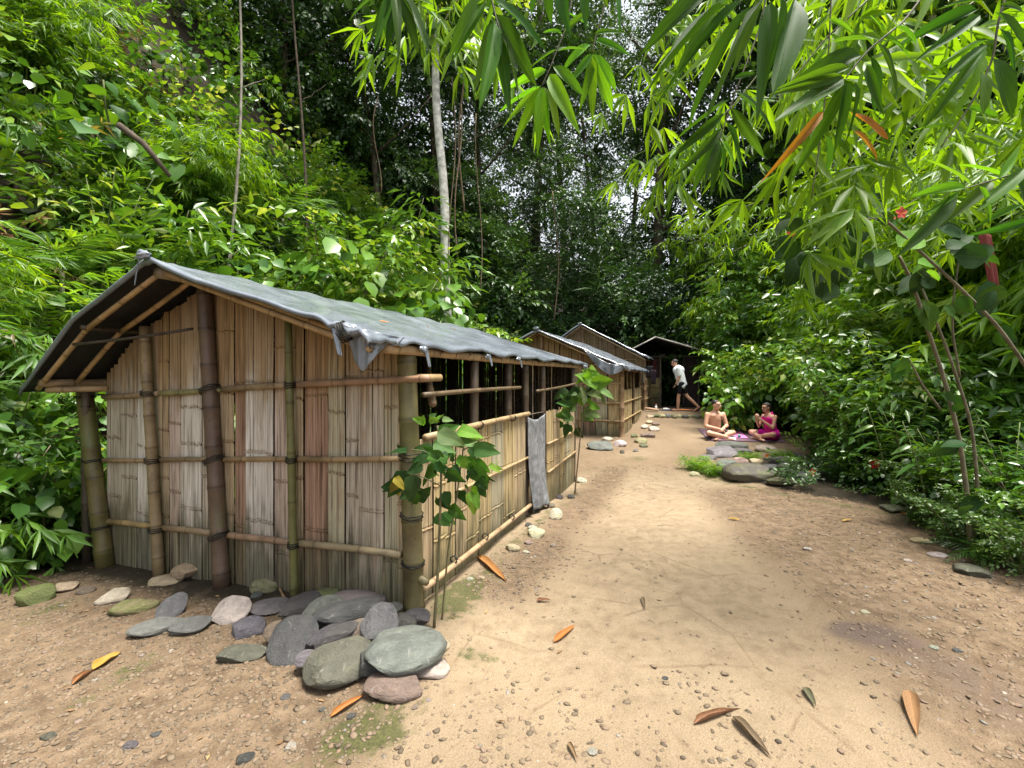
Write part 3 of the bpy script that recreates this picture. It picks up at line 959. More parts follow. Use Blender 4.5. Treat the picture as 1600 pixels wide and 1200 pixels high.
# roof
P1 = [(-3.74, 1.47), (-2.94, 2.05), (-1.94, 2.44), (-1.28, 2.205), (-0.41, 1.94), (0.06, 1.80)]
tp = roof_sheet(hut1, P1, -0.52, 4.92, 3, nx=72, ny=110, wr=.011, edge=.04, ruffle=.015, knots=[(-0.08, -0.45, 0.024), (0.06, 0.55, 0.006), (0.06, 1.9, 0.006), (-1.94, -0.5, 0.012)])
pole('ridge_pole', (-1.94, -0.46, 2.33), (-1.94, 4.8, 2.33), .04, hut1, (.2, .15, .09), 0, 10, .35, .01, 300)
pole('eave_beam', (0.0, -0.30, 1.735), (0.0, 4.85, 1.735), .036, hut1, (.38, .26, .15), 0, 10, .36, .01, 301)
pole('eave_beam', (-3.60, -0.46, 1.50), (-3.60, 4.8, 1.50), .036, hut1, (.25, .18, .1), 0, 10, .36, .01, 302)
for k, s in enumerate(np.arange(0.1, 4.7, 0.22)): tie(hut1, (0.0, s, 1.737), (0, 1, 0.35 * (-1) ** k), .039, 1, .02, 'wire', .003)
for k, y in enumerate((-0.42, -0.18, 0.55, 1.3, 2.1, 2.9, 3.7, 4.5)):
    c = (.36, .24, .12) if k < 2 else (.22, .15, .09)
    rr = 0.022
    pole('rafter', (-3.66, y - 0.02, 1.45), (-2.94, y, 1.955), rr, hut1, c, 0, 8, .34, .004, 310 + k)
    pole('rafter', (-2.95, y, 1.95), (-1.97, y, 2.335), rr, hut1, c, 0, 8, .34, .004, 330 + k)
    pole('rafter', (-1.91, y, 2.335), (0.0, y, 1.715), rr, hut1, c, 0, 8, .34, .004, 350 + k)
pole('purlin', (-2.92, -0.47, 1.965), (-2.94, 4.8, 1.97), .02, hut1, (.06, .045, .03), 0, 8, .3, .01, 371)
pole('brace', (-3.10, -0.44, 1.83), (-2.10, -0.10, 1.955), .013, hut1, (.05, .04, .03), 0, 8, .3, .01, 372)
pole('brace', (0.0, 0.25, 1.36), (-0.5, 0.95, 1.72), .03, hut1, (.22, .15, .09), 0, 8, .3, .01, 374)
pole('brace', (-3.62, -0.40, 1.44), (-3.30, -0.10, 1.45), .03, hut1, (.3, .21, .11), 0, 8, .3, .01, 375)
knot(hut1, (-0.10, -0.50, 1.83), (.055, .045, .038), 5)
drape(hut1, [(-0.16, -0.50, 1.86), (-0.02, -0.44, 1.83), (0.08, -0.20, 1.80)], lambda t: 0.05 + 0.20 * np.exp(-((t - .38) / .3) ** 2), 6, 'tarp_flap', pleats=3, amp=.018, taper=.25)
drape(hut1, [(-0.20, -0.52, 1.84), (-0.15, -0.52, 1.83)], .16, 8, 'tarp_tail', pleats=1, amp=.006, taper=.3, nx=8, lean=(.06, -.02, 0))
tie(hut1, (-0.11, -0.52, 1.815), (1, .3, .4), .060, 4, .05)
for kk, (y, dz) in enumerate([(0.02, -.02), (1.02, -.03), (1.75, -.02), (4.70, -.03)]):
    knot(hut1, (0.075, y, 1.76 + dz), (.022, .034, .022), 20 + kk)
    drape(hut1, [(0.085, y - .02, 1.75), (0.085, y + .03, 1.75)], .10 if kk else .13, 30 + kk, 'tarp_tail', pleats=1, amp=.006, taper=.4, nx=8, lean=(.01, .03, 0))
drape(hut1, [(0.05, 4.55, 1.76), (0.09, 4.75, 1.75), (0.04, 4.95, 1.74)], lambda t: 0.05 + 0.24 * np.exp(-((t - .5) / .3) ** 2), 44, 'tarp_flap', pleats=2, amp=.02, taper=.35)
knot(hut1, (-1.94, -0.55, 2.44), (.05, .035, .035), 51)
drape(hut1, [(-1.97, -0.56, 2.42), (-1.94, -0.57, 2.42)], .20, 52, 'tarp_tail', pleats=1, amp=.004, taper=.4, nx=6, lean=(-.05, .0, 0))
drape(hut1, [(-3.76, 0.1, 1.45), (-3.74, 0.4, 1.45), (-3.74, 0.8, 1.45)], .16, 53, 'tarp_flap', pleats=4, amp=.03, taper=.0)
pole('post', (-3.72, -0.06, -.3), (-3.66, -0.10, 1.48), .04, hut1, (.07, .055, .04), 0, 10, .34, .01, 380)
# short cut end of bamboo sticking out of the corner foot
pole('peg', (-0.03, 0.05, 0.20), (0.13, -0.03, 0.205), .026, hut1, (.16, .13, .07), 0, 10, .5, 0, 381)
pole('peg', (0.0, 0.03, 1.545), (0.03, 0.30, 1.55), .030, hut1, (.33, .23, .12), 0, 10, .5, 0, 382)

# ------------------------------------------------------------------ the huts farther along
def hut(ox, oy, rot, W, L, rx, rz, er, el, label, seed, over=0.45, group='bamboo huts along the path', side_h=1.12, door=(1.9, 2.5), flap=True, dark=1.0, bw=0.30):
    r = np.random.default_rng(seed)
    bz = gz(ox, oy)
    h = empty('bamboo_hut', (ox, oy, bz), rot)
    tag(h, label, 'hut', group)
    rf = lambda a: float(np.interp(a, [0, rx, W], [er - .05, rz - .06, el - .05]))
    n = int(W / bw)
    pal = [RB, GB, PK, TN, YT, GR, WG]
    dk = lambda c: tuple(q * dark for q in c)
    for i in range(n):
        a0, a1 = i * W / n + .01, (i + 1) * W / n - .004
        board(h, front, a0, a1, -.12, -.12, rf(a0), rf(a1), dk(pal[r.integers(len(pal))]), seed * 10 + i, strip=.05, moss=-.15)
    m = int(L / bw)
    for i in range(m):
        a0, a1 = .06 + i * (L - .06) / m, .06 + (i + 1) * (L - .06) / m - .004
        if door[0] < (a0 + a1) / 2 < door[1]: continue
        board(h, side, a0, a1, -.12, -.12, side_h, side_h, dk([YT, TN, YT, GR][r.integers(4)]), seed * 10 + 50 + i, strip=.05, moss=-.15)
    lf = lambda a, z, o: (-W - o, a, z)
    bk = lambda a, z, o: (-a, L + o, z)
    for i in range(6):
        board(h, lf, i * L / 6, (i + 1) * L / 6 - .01, -.3, -.3, el - .05, el - .05, TN, seed * 10 + 70 + i, strip=.12, mat='painted_shade')
        board(h, bk, i * W / 6, (i + 1) * W / 6 - .01, -.3, -.3, rf(i * W / 6), rf((i + 1) * W / 6), TN, seed * 10 + 80 + i, strip=.12, mat='painted_shade')
    for k, (a, rr) in enumerate([(0, .07), (W * .25, .035), (rx, .06), (W * .76, .035), (W, .06)]):
        pole('post', (-a + (.03 if k == 0 else 0), -.06 if k else 0, -.2), (-a + (.03 if k == 0 else 0), -.06 if k else 0, rf(a) + .02), rr, h, dk((.26, .17, .1)), .0, 8, .36, .01, seed + k)
    for k, zq in enumerate((.38, .82, 1.30, 1.75)):
        if zq < min(rz, er + .3):
            x1 = W if zq < el - .1 else rx + (W - rx) * (rz - zq) / (rz - el)
            x0 = .0 if zq < er - .1 else rx * (1 - (rz - zq) / (rz - er))
            pole('rail', (-x0 + (.05 if x0 == 0 else 0), -.035, zq), (-x1, -.035, zq - .02), .024, h, dk((.34, .24, .13)), 0, 8, .38, .008, seed + 10 + k)
            if zq < 1.2:
                pole('rail', (.035, .03, zq), (.035, L, zq), .02, h, dk((.38, .27, .14)), 0, 8, .38, .008, seed + 20 + k)
    for k, s in enumerate((L * .3, door[0], door[1], L - .02)):
        pole('post', (-.03, s, -.2), (-.03, s, er - .06), .04, h, dk((.22, .15, .09)), 0, 8, .36, .01, seed + 30 + k)
    pole('ridge_pole', (-rx, -over + .05, rz - .07), (-rx, L + .3, rz - .07), .035, h, (.2, .14, .08), 0, 8, .4, 0, seed + 40)
    pole('eave_beam', (0, -over + .1, er - .075), (0, L + .3, er - .075), .035, h, (.36, .24, .13), 0, 8, .4, 0, seed + 41)
    pole('eave_beam', (-W, -over + .05, el - .075), (-W, L + .3, el - .075), .035, h, (.2, .14, .08), 0, 8, .4, 0, seed + 42)
    for k, y in enumerate((-over + .06, -over * .4, .9, 2.0, 3.1)):
        pole('rafter', (-W - .1, y, el - .12), (-rx - .02, y, rz - .10), .022, h, (.3, .2, .1), 0, 8, .4, 0, seed + 43 + k)
        pole('rafter', (-rx + .02, y, rz - .10), (.1, y, er - .13), .022, h, (.3, .2, .1), 0, 8, .4, 0, seed + 53 + k)
    roof_sheet(h, [(-W - .2, el - .03), (-rx, rz), (.22, er - .05)], -over, L + .45, seed + 2, nx=40, ny=44, wr=.02, edge=.06, knots=[(.1, -over, .03), (-rx, -over, .015)])
    if flap:
        drape(h, [(-rx * .42, -over - .01, er + (rz - er) * .42), (-rx * .12, -over - .03, er + .06), (.22, -over, er - .05)], lambda t: .05 + .24 * np.sin(np.clip(t * 1.15, 0, 1) * 3.14) ** .8, seed + 60, 'tarp_flap', pleats=3, amp=.03, taper=.05, lean=(.06, 0, 0))
        knot(h, (.2, -over, er - .05), (.07, .06, .05), seed + 61)
    knot(h, (-rx, -over - .02, rz), (.07, .05, .04), seed + 62)
    return h

hut2 = hut(2.63, 11.0, HA, 3.95, 4.0, 2.0, 2.66, 1.72, 1.60, 'middle bamboo hut behind the near one, torn black sheet hanging from its gable', 5)
hut3 = hut(4.50, 15.55, HA, 4.0, 3.6, 2.1, 3.02, 1.86, 1.75, 'farther bamboo hut whose gable shows over the middle hut roof', 6, flap=False)

# the kitchen hut at the end of the path: deep dark porch, doorway, yellowish split wall
def far_hut():
    ox, oy = 5.05, 17.6
    h = empty('kitchen_hut', (ox, oy, gz(ox, oy)), HA + 0.2)
    tag(h, 'dark far hut with a black doorway at the end of the path', 'hut', 'bamboo huts along the path')
    bz = 0.0
    pal = [(.34, .30, .14), (.30, .27, .13), (.36, .31, .15)]
    # wall left of the door: three wide horizontal boards; dark wall right of it
    for i, (z0, z1) in enumerate([(.0, .33), (.335, .74), (.745, 1.12)]):
        V, F = box((0.16, -.02, (z0 + z1) / 2), (.98, .03, z1 - z0 - .012))
        mk('wall_board', V, F, M['board'], h, pal[i] + (-.4,), smooth=False, attrs={'tint': np.full(8, .5)})
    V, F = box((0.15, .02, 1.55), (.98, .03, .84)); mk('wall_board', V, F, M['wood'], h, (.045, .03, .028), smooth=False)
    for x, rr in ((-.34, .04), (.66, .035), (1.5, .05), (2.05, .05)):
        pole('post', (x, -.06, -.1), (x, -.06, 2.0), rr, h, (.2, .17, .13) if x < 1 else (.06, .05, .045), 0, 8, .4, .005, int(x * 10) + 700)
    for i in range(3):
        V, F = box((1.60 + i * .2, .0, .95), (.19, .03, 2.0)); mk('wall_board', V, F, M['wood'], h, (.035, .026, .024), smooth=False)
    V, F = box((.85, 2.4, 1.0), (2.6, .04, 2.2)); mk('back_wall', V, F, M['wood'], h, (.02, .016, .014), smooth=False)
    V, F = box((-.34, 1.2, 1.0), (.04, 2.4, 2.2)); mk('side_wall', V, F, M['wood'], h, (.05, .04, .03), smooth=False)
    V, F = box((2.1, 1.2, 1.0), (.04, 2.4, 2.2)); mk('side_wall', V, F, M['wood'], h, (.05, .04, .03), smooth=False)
    pole('lintel', (-.5, -.1, 1.93), (2.2, -.1, 1.93), .03, h, (.12, .1, .08), 0, 8, .4, .005, 720)
    # roof of old dark sheets, long overhang to the front
    for s, pr in ((0, [(-.75, 2.02), (.35, 2.62)]), (1, [(.35, 2.62), (2.95, 1.78)])):
        nx, ny = 18, 16
        x = np.linspace(pr[0][0], pr[1][0], nx); zz = np.interp(x, [p[0] for p in pr], [p[1] for p in pr])
        y = np.linspace(-1.25, 2.7, ny)
        X, Y = np.meshgrid(x, y)
        Z = np.tile(zz, (ny, 1)) + .02 * np.sin(Y * 7 + X * 3) + .012 * np.sin(X * 11 + Y * 2)
        idx = np.arange(nx * ny).reshape(ny, nx)
        F = np.stack([idx[:-1, :-1], idx[:-1, 1:], idx[1:, 1:], idx[1:, :-1]], -1).reshape(-1, 4)
        o = mk('roof_sheet', np.stack([X, Y, Z], -1).reshape(-1, 3), F, M['oldroof'], h)
        o.modifiers.new('thickness', 'SOLIDIFY').thickness = .025
    pole('rafter', (-.78, -1.24, 2.0), (.35, -1.26, 2.58), .025, h, (.32, .3, .27), 0, 8, .5, 0, 730)
    pole('rafter', (.35, -1.26, 2.58), (2.97, -1.24, 1.75), .025, h, (.32, .3, .27), 0, 8, .5, 0, 731)
    pole('ridge_pole', (.35, -1.2, 2.56), (.35, 2.6, 2.56), .03, h, (.1, .08, .06), 0, 8, .5, 0, 732)
    for x in (-.6, 2.8): pole('post', (x, -1.0, -.3), (x, -1.0, 2.1 if x < 0 else 1.8), .04, h, (.07, .06, .05), 0, 8, .4, .01, 733 + int(x))
    return h
M['oldroof'] = plain('old_roof_sheet', (0.05, 0.05, 0.05), 0.6, 0.4, 8, 0.5, 0.3)
far_hut()
# ------------------------------------------------------------------ stones
SPH3 = sphere(3)
SPH2 = sphere(2)
def stone_mesh(seed, flat=1.0, fine=True):
    r = np.random.default_rng(seed)
    V, F = SPH3 if fine else SPH2
    W = np.sign(V) * np.abs(V) ** np.array([0.85, 0.85, 0.8])
    W[:, :2] *= (1 + 0.14 * waves(W * [1, 1, 0.2], r, 1.7, 2)[:, None])
    W *= (1 + 0.05 * waves(W, r, 4.5, 3, 6)[:, None])
    for _ in range(9):                                  # a few broken, flat facets
        n = norm(r.normal(size=3) * [1, 1, 0.9])
        d = W @ n
        lim = r.uniform(0.66, 0.93) * d.max()
        W = W - np.clip(d - lim, 0, None)[:, None] * n * 0.93
    me = make_mesh('stone', W, F)
    me.set_sharp_from_angle(angle=math.radians(22))
    return me

STONES = {}
SC = dict(blue=(.092, .092, .098), grey=(.112, .109, .105), dark=(.058, .055, .054), lilac=(.135, .126, .124), pale=(.36, .33, .285), cream=(.43, .37, .28), green=(.088, .085, .064), brown=(.155, .112, .085), pink=(.25, .195, .165), tan=(.36, .29, .19))
def stone(px, py, w, h, col, label, roll=0, thick=0.22, moss=0.0, Y=None, asp=0.85, name='stone', group=None, seed=None, fine=True, bury=0.75):
    """a stone seen at (px,py), w by h photo pixels, lying or leaning where it stands"""
    yb = py + h * 0.5 * bury
    if Y is None:
        gx, gy, g0 = on_ground(px, yb)
    else:
        gy = on_ground(px, py)[1] * Y
    a = w / 2 / F_PX * gy
    el = math.atan2(py - HORIZON, F_PX)
    hh = h / 2 / F_PX * gy * math.cos(el)
    b = a * asp
    c = a * thick
    if Y is None: gy = gy + b * 0.6
    t = math.asin(min(0.98, max(0.05, (hh - 0.35 * c) / b))) - el
    t = max(-0.05, t)
    ctr = at(px, py, gy)
    if Y is None: ctr[2] = max(ctr[2], gz(ctr[0], gy) + 0.15 * c)
    n = np.array([0, -math.sin(t), math.cos(t)])
    u = np.array([1.0, 0, 0]); v = np.cross(n, u)
    ra = math.radians(-roll)
    u2, v2 = u * math.cos(ra) + v * math.sin(ra), -u * math.sin(ra) + v * math.cos(ra)
    sd = seed if seed is not None else (int(px) * 31 + int(py)) % 9973
    me = stone_mesh(sd, fine=fine)
    o = obj(name, me, M['stone'], None, tuple(x * random.uniform(.92, 1.08) for x in SC[col]) + (moss,))
    R = Matrix((u2 * a, v2 * b, n * c)).transposed().to_4x4()
    R.translation = Vector(ctr)
    o.matrix_world = R
    tag(o, label, 'stone', group)
    return o

PILE = 'flat stones heaped at the hut corner'
LAY = 'flat stones lying on the dirt before the hut'
stone(360, 952, 64, 52, 'pale', 'large round pale speckled flat stone left of the heap', 0, .2, 0, group=LAY, asp=.9)
stone(424, 947, 58, 32, 'lilac', 'flat lilac-grey stone between the pale round one and the heap', 0, .16, group=LAY)
stone(388, 979, 62, 46, 'blue', 'smooth blue-grey oval stone just below the pale round one', -14, .26, group=LAY)
stone(381, 1020, 72, 38, 'green', 'dark greenish flat stone at the left foot of the heap', -5, .28, .15, group=LAY, asp=.6)
stone(268, 949, 52, 44, 'grey', 'grey flat stone, upper one of the left trio', -35, .16, group=LAY)
stone(254, 977, 84, 34, 'lilac', 'long lilac slab, lowest left of the left trio', -18, .16, group=LAY, asp=.5)
stone(293, 980, 62, 36, 'grey', 'grey oval stone, rightmost of the left trio', -22, .22, group=LAY, asp=.65)
stone(454, 1002, 78, 91, 'dark', 'big dark round slab propped upright at the left of the heap', -10, .24, group=PILE, Y=.96, asp=1.1)
stone(432, 990, 39, 68, 'brown', 'brownish stone wedged behind the dark upright slab', -10, .3, group=PILE, Y=.95)
stone(470, 944, 75, 41, 'dark', 'dark pointed stone leaning at the back left of the heap', -38, .2, group=PILE, Y=.95, asp=.6)
stone(501, 958, 64, 66, 'grey', 'mid-grey slab standing behind the dark upright one', -28, .2, group=PILE, Y=.95, asp=1.0)
stone(556, 938, 96, 41, 'lilac', 'wide pale-grey slab topmost at the back of the heap', 6, .2, group=PILE, Y=.96, asp=.8)
stone(552, 954, 109, 34, 'dark', 'long dark shard slanting across the middle of the heap', -30, .26, group=PILE, Y=.935, asp=.4)
stone(503, 996, 71, 30, 'dark', 'thin dark shard wedged beside the big dark slab', -40, .25, group=PILE, Y=.95, asp=.4)
stone(528, 991, 75, 30, 'dark', 'second thin dark shard wedged in the heart of the heap', -42, .25, group=PILE, Y=.95, asp=.4)
stone(566, 983, 46, 46, 'brown', 'small rusty-brown stone behind the blue upright slab', -30, .3, group=PILE, Y=.95)
stone(591, 973, 59, 68, 'blue', 'blue-grey slab standing upright right of the shards', -14, .2, group=PILE, Y=.93, asp=1.1)
stone(534, 1033, 103, 89, 'green', 'big olive-and-grey rounded slab at the front of the heap', -16, .34, .22, group=PILE, Y=.95, asp=.95)
stone(630, 1014, 119, 82, 'grey', 'largest grey boulder slab at the front right of the heap', -18, .34, .05, group=PILE, Y=.925, asp=.8)
stone(590, 1036, 68, 50, 'dark', 'dark stone wedged between the two biggest front slabs', 0, .4, group=PILE, Y=.95)
stone(617, 1075, 98, 46, 'brown', 'brown flat stone lying frontmost below the largest slab', 4, .36, group=PILE, asp=.7)
stone(671, 1043, 73, 39, 'pale', 'pale stone at the right foot of the heap', 6, .3, group=PILE, asp=.75)
stone(684, 1010, 43, 25, 'tan', 'small tan stone at the right end of the heap', 0, .4, group=PILE)
stone(634, 970, 43, 23, 'dark', 'small dark stone behind the blue upright slab, by the post', 0, .4, group=PILE, Y=.95)
stone(612, 951, 32, 21, 'dark', 'tiny dark stone tucked behind the heap near the post', -20, .4, group=PILE, Y=.95)
stone(652, 964, 41, 30, 'dark', 'dark rounded stone at the foot of the corner post', 0, .5, .2, group=PILE, Y=.95)
stone(508, 926, 46, 23, 'green', 'mossy stone half hidden at the back of the heap by the thin post', 10, .4, .5, group=PILE, Y=.95)
stone(484, 1028, 46, 34, 'lilac', 'grey chip between the dark slab and the olive slab', -20, .4, group=PILE, Y=.95)
W1 = 'stones along the foot of the hut front'
stone(417, 915, 48, 26, 'tan', 'mossy brown rock against the wall foot by the thick post', 0, .5, .45, group=W1)
stone(388, 899, 22, 16, 'brown', 'small earthy stone beside the thick post', 0, .5, .2, group=W1)
stone(401, 930, 21, 13, 'grey', 'small pale blue-grey pebble above the lilac stone', 0, .35, group=W1)
stone(293, 891, 40, 24, 'tan', 'tan oval stone resting on top of a flat one', 0, .45, group=W1, Y=.95)
stone(263, 906, 50, 18, 'tan', 'flat tan stone lying under the tan oval', 0, .25, group=W1)
stone(298, 902, 26, 8, 'dark', 'thin dark stone under the tan oval', 0, .3, group=W1)
stone(177, 932, 44, 30, 'cream', 'cream flat stone lying alone on the left dirt', -20, .3, group=W1)
stone(212, 948, 72, 28, 'tan', 'long mossy stone half sunk in the dirt', -10, .25, .55, group=W1, asp=.6)
stone(58, 930, 58, 36, 'green', 'moss-covered boulder at the far left by the bushes', 0, .55, .7, group=W1)
stone(102, 917, 42, 24, 'tan', 'tan flat stone leaning beside the mossy boulder', -12, .3, .1, group=W1)
stone(133, 923, 30, 16, 'brown', 'brown earthy stone right of the mossy boulder', 0, .3, .25, group=W1)
W2 = 'stones along the hut side wall'
for px, py, w, h, c, m, lab in [(836, 834, 33, 15, 'cream', 0, 'largest cream stone at the foot of the side wall'), (801, 857, 25, 11, 'tan', .1, 'tan stone at the foot of the side wall below the cream one'),
        (869, 803, 22, 22, 'cream', 0, 'pale angular stone right of the door sheet'), (861, 790, 14, 9, 'brown', 0, 'small brown stone behind the pale angular one'), (826, 820, 12, 8, 'dark', .2, 'small dark stone under the door sheet'),
        (831, 825, 15, 8, 'pale', 0, 'small pale stone under the door sheet'), (825, 848, 13, 8, 'pink', 0, 'small pink stone below the largest cream one'), (822, 862, 10, 6, 'cream', 0, 'little cream pebble below the pink stone'),
        (864, 852, 11, 8, 'pink', 0, 'pinkish pebble on the path edge near the door'), (735, 905, 11, 6, 'pale', .2, 'pale pebble in the moss by the slanting bamboo rail'), (752, 903, 12, 6, 'tan', .1, 'tan pebble right of the pale one in the moss'),
        (892, 776, 12, 8, 'dark', .3, 'dark stone by the sapling foot'), (875, 777, 12, 8, 'dark', .2, 'dark stone against the far half wall'), (909, 751, 18, 10, 'cream', 0, 'cream stone on the path edge behind the sapling')]:
    stone(px, py, w, h, c, lab, 0, .5, m, group=W2, fine=False)
W3 = 'stones by the middle hut'
stone(938, 697, 44, 17, 'grey', 'big flat grey slab in front of the middle hut', 6, .3, .0, group=W3, asp=.9)
for px, py, w, h, c, m, lab in [(968, 694, 24, 10, 'pale', 0, 'pale slab right of the big grey slab'), (950, 687, 18, 6, 'cream', 0, 'cream stone at the wall behind the grey slab'), (993, 704, 9, 6, 'grey', 0, 'small grey pebble before the middle hut corner'),
        (972, 706, 8, 8, 'green', .3, 'small greenish pebble below the pale slab'), (1000, 689, 20, 9, 'tan', .5, 'mossy stone at the middle hut side, nearest of its row'), (991, 681, 12, 7, 'green', .5, 'mossy stone against the middle hut side wall'),
        (1012, 681, 24, 8, 'brown', .1, 'long brown slab in the row beside the huts'), (1008, 667, 12, 8, 'pale', 0, 'pale rounded stone by the farther hut post'), (1021, 671, 18, 8, 'pale', 0, 'pale flat stone farthest out of the row'),
        (1024, 662, 14, 8, 'brown', .3, 'brown stone at the end of the row near the terrace'), (1015, 660, 12, 6, 'tan', .2, 'tan stone under the farther hut corner'), (1006, 697, 14, 6, 'green', .4, 'dark mossy stone low in the row beside the huts')]:
    stone(px, py, w, h, c, lab, 0, .5, m, group=W3, fine=False)
KERB = ['leftmost', 'second from left', 'third from left', 'fourth from left', 'fifth from left', 'middle', 'fifth from right', 'fourth from right', 'third from right', 'second from right', 'rightmost']
W4 = 'kerb stones of the terrace step'
for i, px in enumerate(range(1016, 1112, 9)):
    z0 = 14.30 + .06 * (i % 2)
    x = (px - 800) / F_PX * z0
    me = stone_mesh(800 + i, fine=False)
    o = obj('kerb_stone', me, M['stone'], None, SC[['tan', 'green', 'tan', 'grey', 'brown'][i % 5]] + (.45 if i % 3 else .2,), loc=(x, z0, gz(x, 14.1) + .08), rot=(random.uniform(-.1, .1), random.uniform(-.1, .1), random.uniform(-.3, .3)), scale=(.12 * random.uniform(.8, 1.25), .12, .10 * random.uniform(.8, 1.2)))
    tag(o, KERB[i] + ' mossy kerb stone of the low step below the far hut', 'stone', W4)
W5 = 'rocks of the garden bed'
for px, py, w, h, c, m, lab, rl in [(1130, 709, 50, 20, 'lilac', .05, 'long mauve boulder at the left of the garden rock bed', -12), (1137, 725, 30, 14, 'grey', .05, 'smaller grey rock below the mauve boulder', 0), (1156, 721, 28, 10, 'pink', .1, 'pinkish flat rock in the middle of the rock bed', 0),
        (1171, 742, 80, 26, 'green', .35, 'largest mossy slab at the front of the rock bed', 2), (1199, 704, 32, 16, 'pink', .05, 'rounded pink-grey boulder at the back of the rock bed', 8), (1233, 714, 38, 12, 'grey', .1, 'flat grey slab at the right of the rock bed', 6),
        (1228, 723, 44, 9, 'dark', .15, 'thin dark slab under the flat grey one', 0), (1141, 698, 42, 8, 'grey', .2, 'low grey slab behind the mauve boulder', 0), (1236, 733, 40, 10, 'dark', .25, 'dark slab low at the right of the rock bed', 0),
        (1252, 745, 54, 16, 'dark', .3, 'dark mossy rock at the right end of the rock bed', 0), (1180, 722, 24, 9, 'tan', .3, 'tan rock above the largest mossy slab', 0), (1085, 741, 14, 9, 'tan', .3, 'small tan stone at the left tip of the rock bed', 0)]:
    stone(px, py, w * 1.12, h * 1.1, c, lab, rl, .38, m, group=W5, asp=.7, Y=.985)
for px, py, w, h, c, m, lab in [(1108, 716, 30, 9, 'grey', .1, 'flat grey slab at the left end of the rock bed'), (1160, 706, 34, 9, 'blue', .1, 'flat blue-grey slab between mauve and pink boulders'), (1212, 718, 36, 9, 'lilac', .1, 'flat mauve slab under the rounded pink boulder'), (1120, 738, 30, 10, 'dark', .3, 'dark flat stone left of the largest mossy slab'), (1206, 731, 34, 9, 'grey', .2, 'grey slab behind the largest mossy slab'), (1262, 724, 34, 10, 'grey', .2, 'grey slab at the far right of the rock bed'), (1278, 737, 34, 10, 'dark', .3, 'dark slab at the shrub edge of the rock bed'), (1222, 752, 40, 10, 'green', .4, 'low mossy slab at the right front of the rock bed')]:
    stone(px, py, w, h, c, lab, random.uniform(-6, 6), .34, m, group=W5, asp=.7, Y=.985)
W6 = 'stones on the right border of the path'
for px, py, w, h, c, m, lab in [(1395, 796, 40, 16, 'green', .4, 'mossy grey rock where the shrubs meet the path'), (1465, 868, 28, 7, 'pale', .1, 'flat pale stone on the right path border'), (1438, 846, 30, 9, 'tan', .35, 'mossy flat stone at the shrub edge'),
        (1512, 895, 54, 12, 'green', .25, 'long flat greenish stone at the right path border'), (1592, 846, 26, 26, 'grey', .1, 'grey boulder at the right picture edge under the shrubs'), (1566, 818, 30, 12, 'brown', .1, 'reddish stone under the shrubs at the right'),
        (1418, 876, 14, 5, 'pale', 0, 'small pale stone on the path below the shrubs'), (1262, 858, 12, 6, 'pale', 0, 'small pale stone alone on the right of the path'), (1352, 957, 16, 7, 'cream', 0, 'cream pebble on the path above the dark stain'),
        (1460, 1012, 14, 8, 'pale', 0, 'pale pebble right of the dark stain'), (1495, 1018, 14, 8, 'grey', 0, 'grey pebble farthest right of the dark stain'), (1040, 1060, 10, 8, 'blue', 0, 'dark blue-grey pebble in the middle of the path')]:
    stone(px, py, w, h, c, lab, 0, .35, m, group=W6, fine=False)
W7 = 'single pebbles on the near dirt'
for px, py, w, h, c, lab in [(202, 1167, 24, 14, 'grey', 'elongated grey pebble near the bottom left'), (244, 1147, 16, 13, 'grey', 'grey pebble above the elongated one at the bottom left'), (504, 1109, 12, 9, 'lilac', 'lilac pebble left of the orange leaf tip'), (550, 1118, 14, 12, 'blue', 'blue-grey pebble right of the orange leaf'),
        (455, 1167, 20, 12, 'pale', 'pale pebble at the bottom centre left'), (75, 1152, 24, 14, 'green', 'olive pebble near the left bottom corner'), (383, 1187, 28, 12, 'dark', 'dark pebble at the bottom edge'), (150, 1062, 10, 6, 'pale', 'pale pebble beside the yellow curled leaf'),
        (925, 1175, 16, 14, 'pale', 'pale pebble on the near path left of the grey bark strip'), (648, 1105, 10, 9, 'pink', 'pink pebble below the brown flat stone'), (670, 1094, 10, 8, 'pale', 'pale pebble right of the brown flat stone'), (447, 1088, 14, 13, 'grey', 'grey pebble below the heap on the left')]:
    stone(px, py, w, h, c, lab, -15, .4, 0, group=W7, fine=False)

# ------------------------------------------------------------------ single leaves
def leaf_grid(prof, nst=8, fold=0.12, droop=0.12, wave=0.0, seed=0, ncross=5, twist=0.0, curl=0.0):
    """a leaf of unit length along +Y, unit maximum width; prof(t) gives the half width 0..0.5"""
    r = np.random.default_rng(seed)
    t = np.linspace(0, 1, nst)
    V = []
    for ti in t:
        w = prof(ti)
        for c in np.linspace(-1, 1, ncross):
            x = c * w
            z = fold * abs(x) * 2 * 0.5 - droop * ti * ti + wave * math.sin(ti * 11 + c * 2 + seed) * abs(c)
            if curl:
                a = c * curl
                x, z = math.sin(a) * w / max(curl, .01) , z + (1 - math.cos(a)) * w / max(curl, .01) * 1.0
            tw = twist * ti
            V.append((x * math.cos(tw), ti, z + x * math.sin(tw)))
    F = []
    for i in range(nst - 1):
        for j in range(ncross - 1):
            a = i * ncross + j
            F.append((a, a + 1, a + 1 + ncross, a + ncross))
    return np.array(V), F
lance = lambda t: 0.5 * (np.sin(np.clip(t, 0, 1) ** 0.62 * math.pi) ** 0.85) + 0.004
heart = lambda t: 0.5 * min(1.0, (t / 0.07) ** 0.5 if t < .07 else 1.0) * (math.sin((0.16 + 0.84 * t) ** 0.72 * math.pi) ** 0.9 if t < 1 else 0) + 0.003
ovate = lambda t: 0.5 * math.sin(min(1, t) ** 0.75 * math.pi) ** 0.8 + 0.003
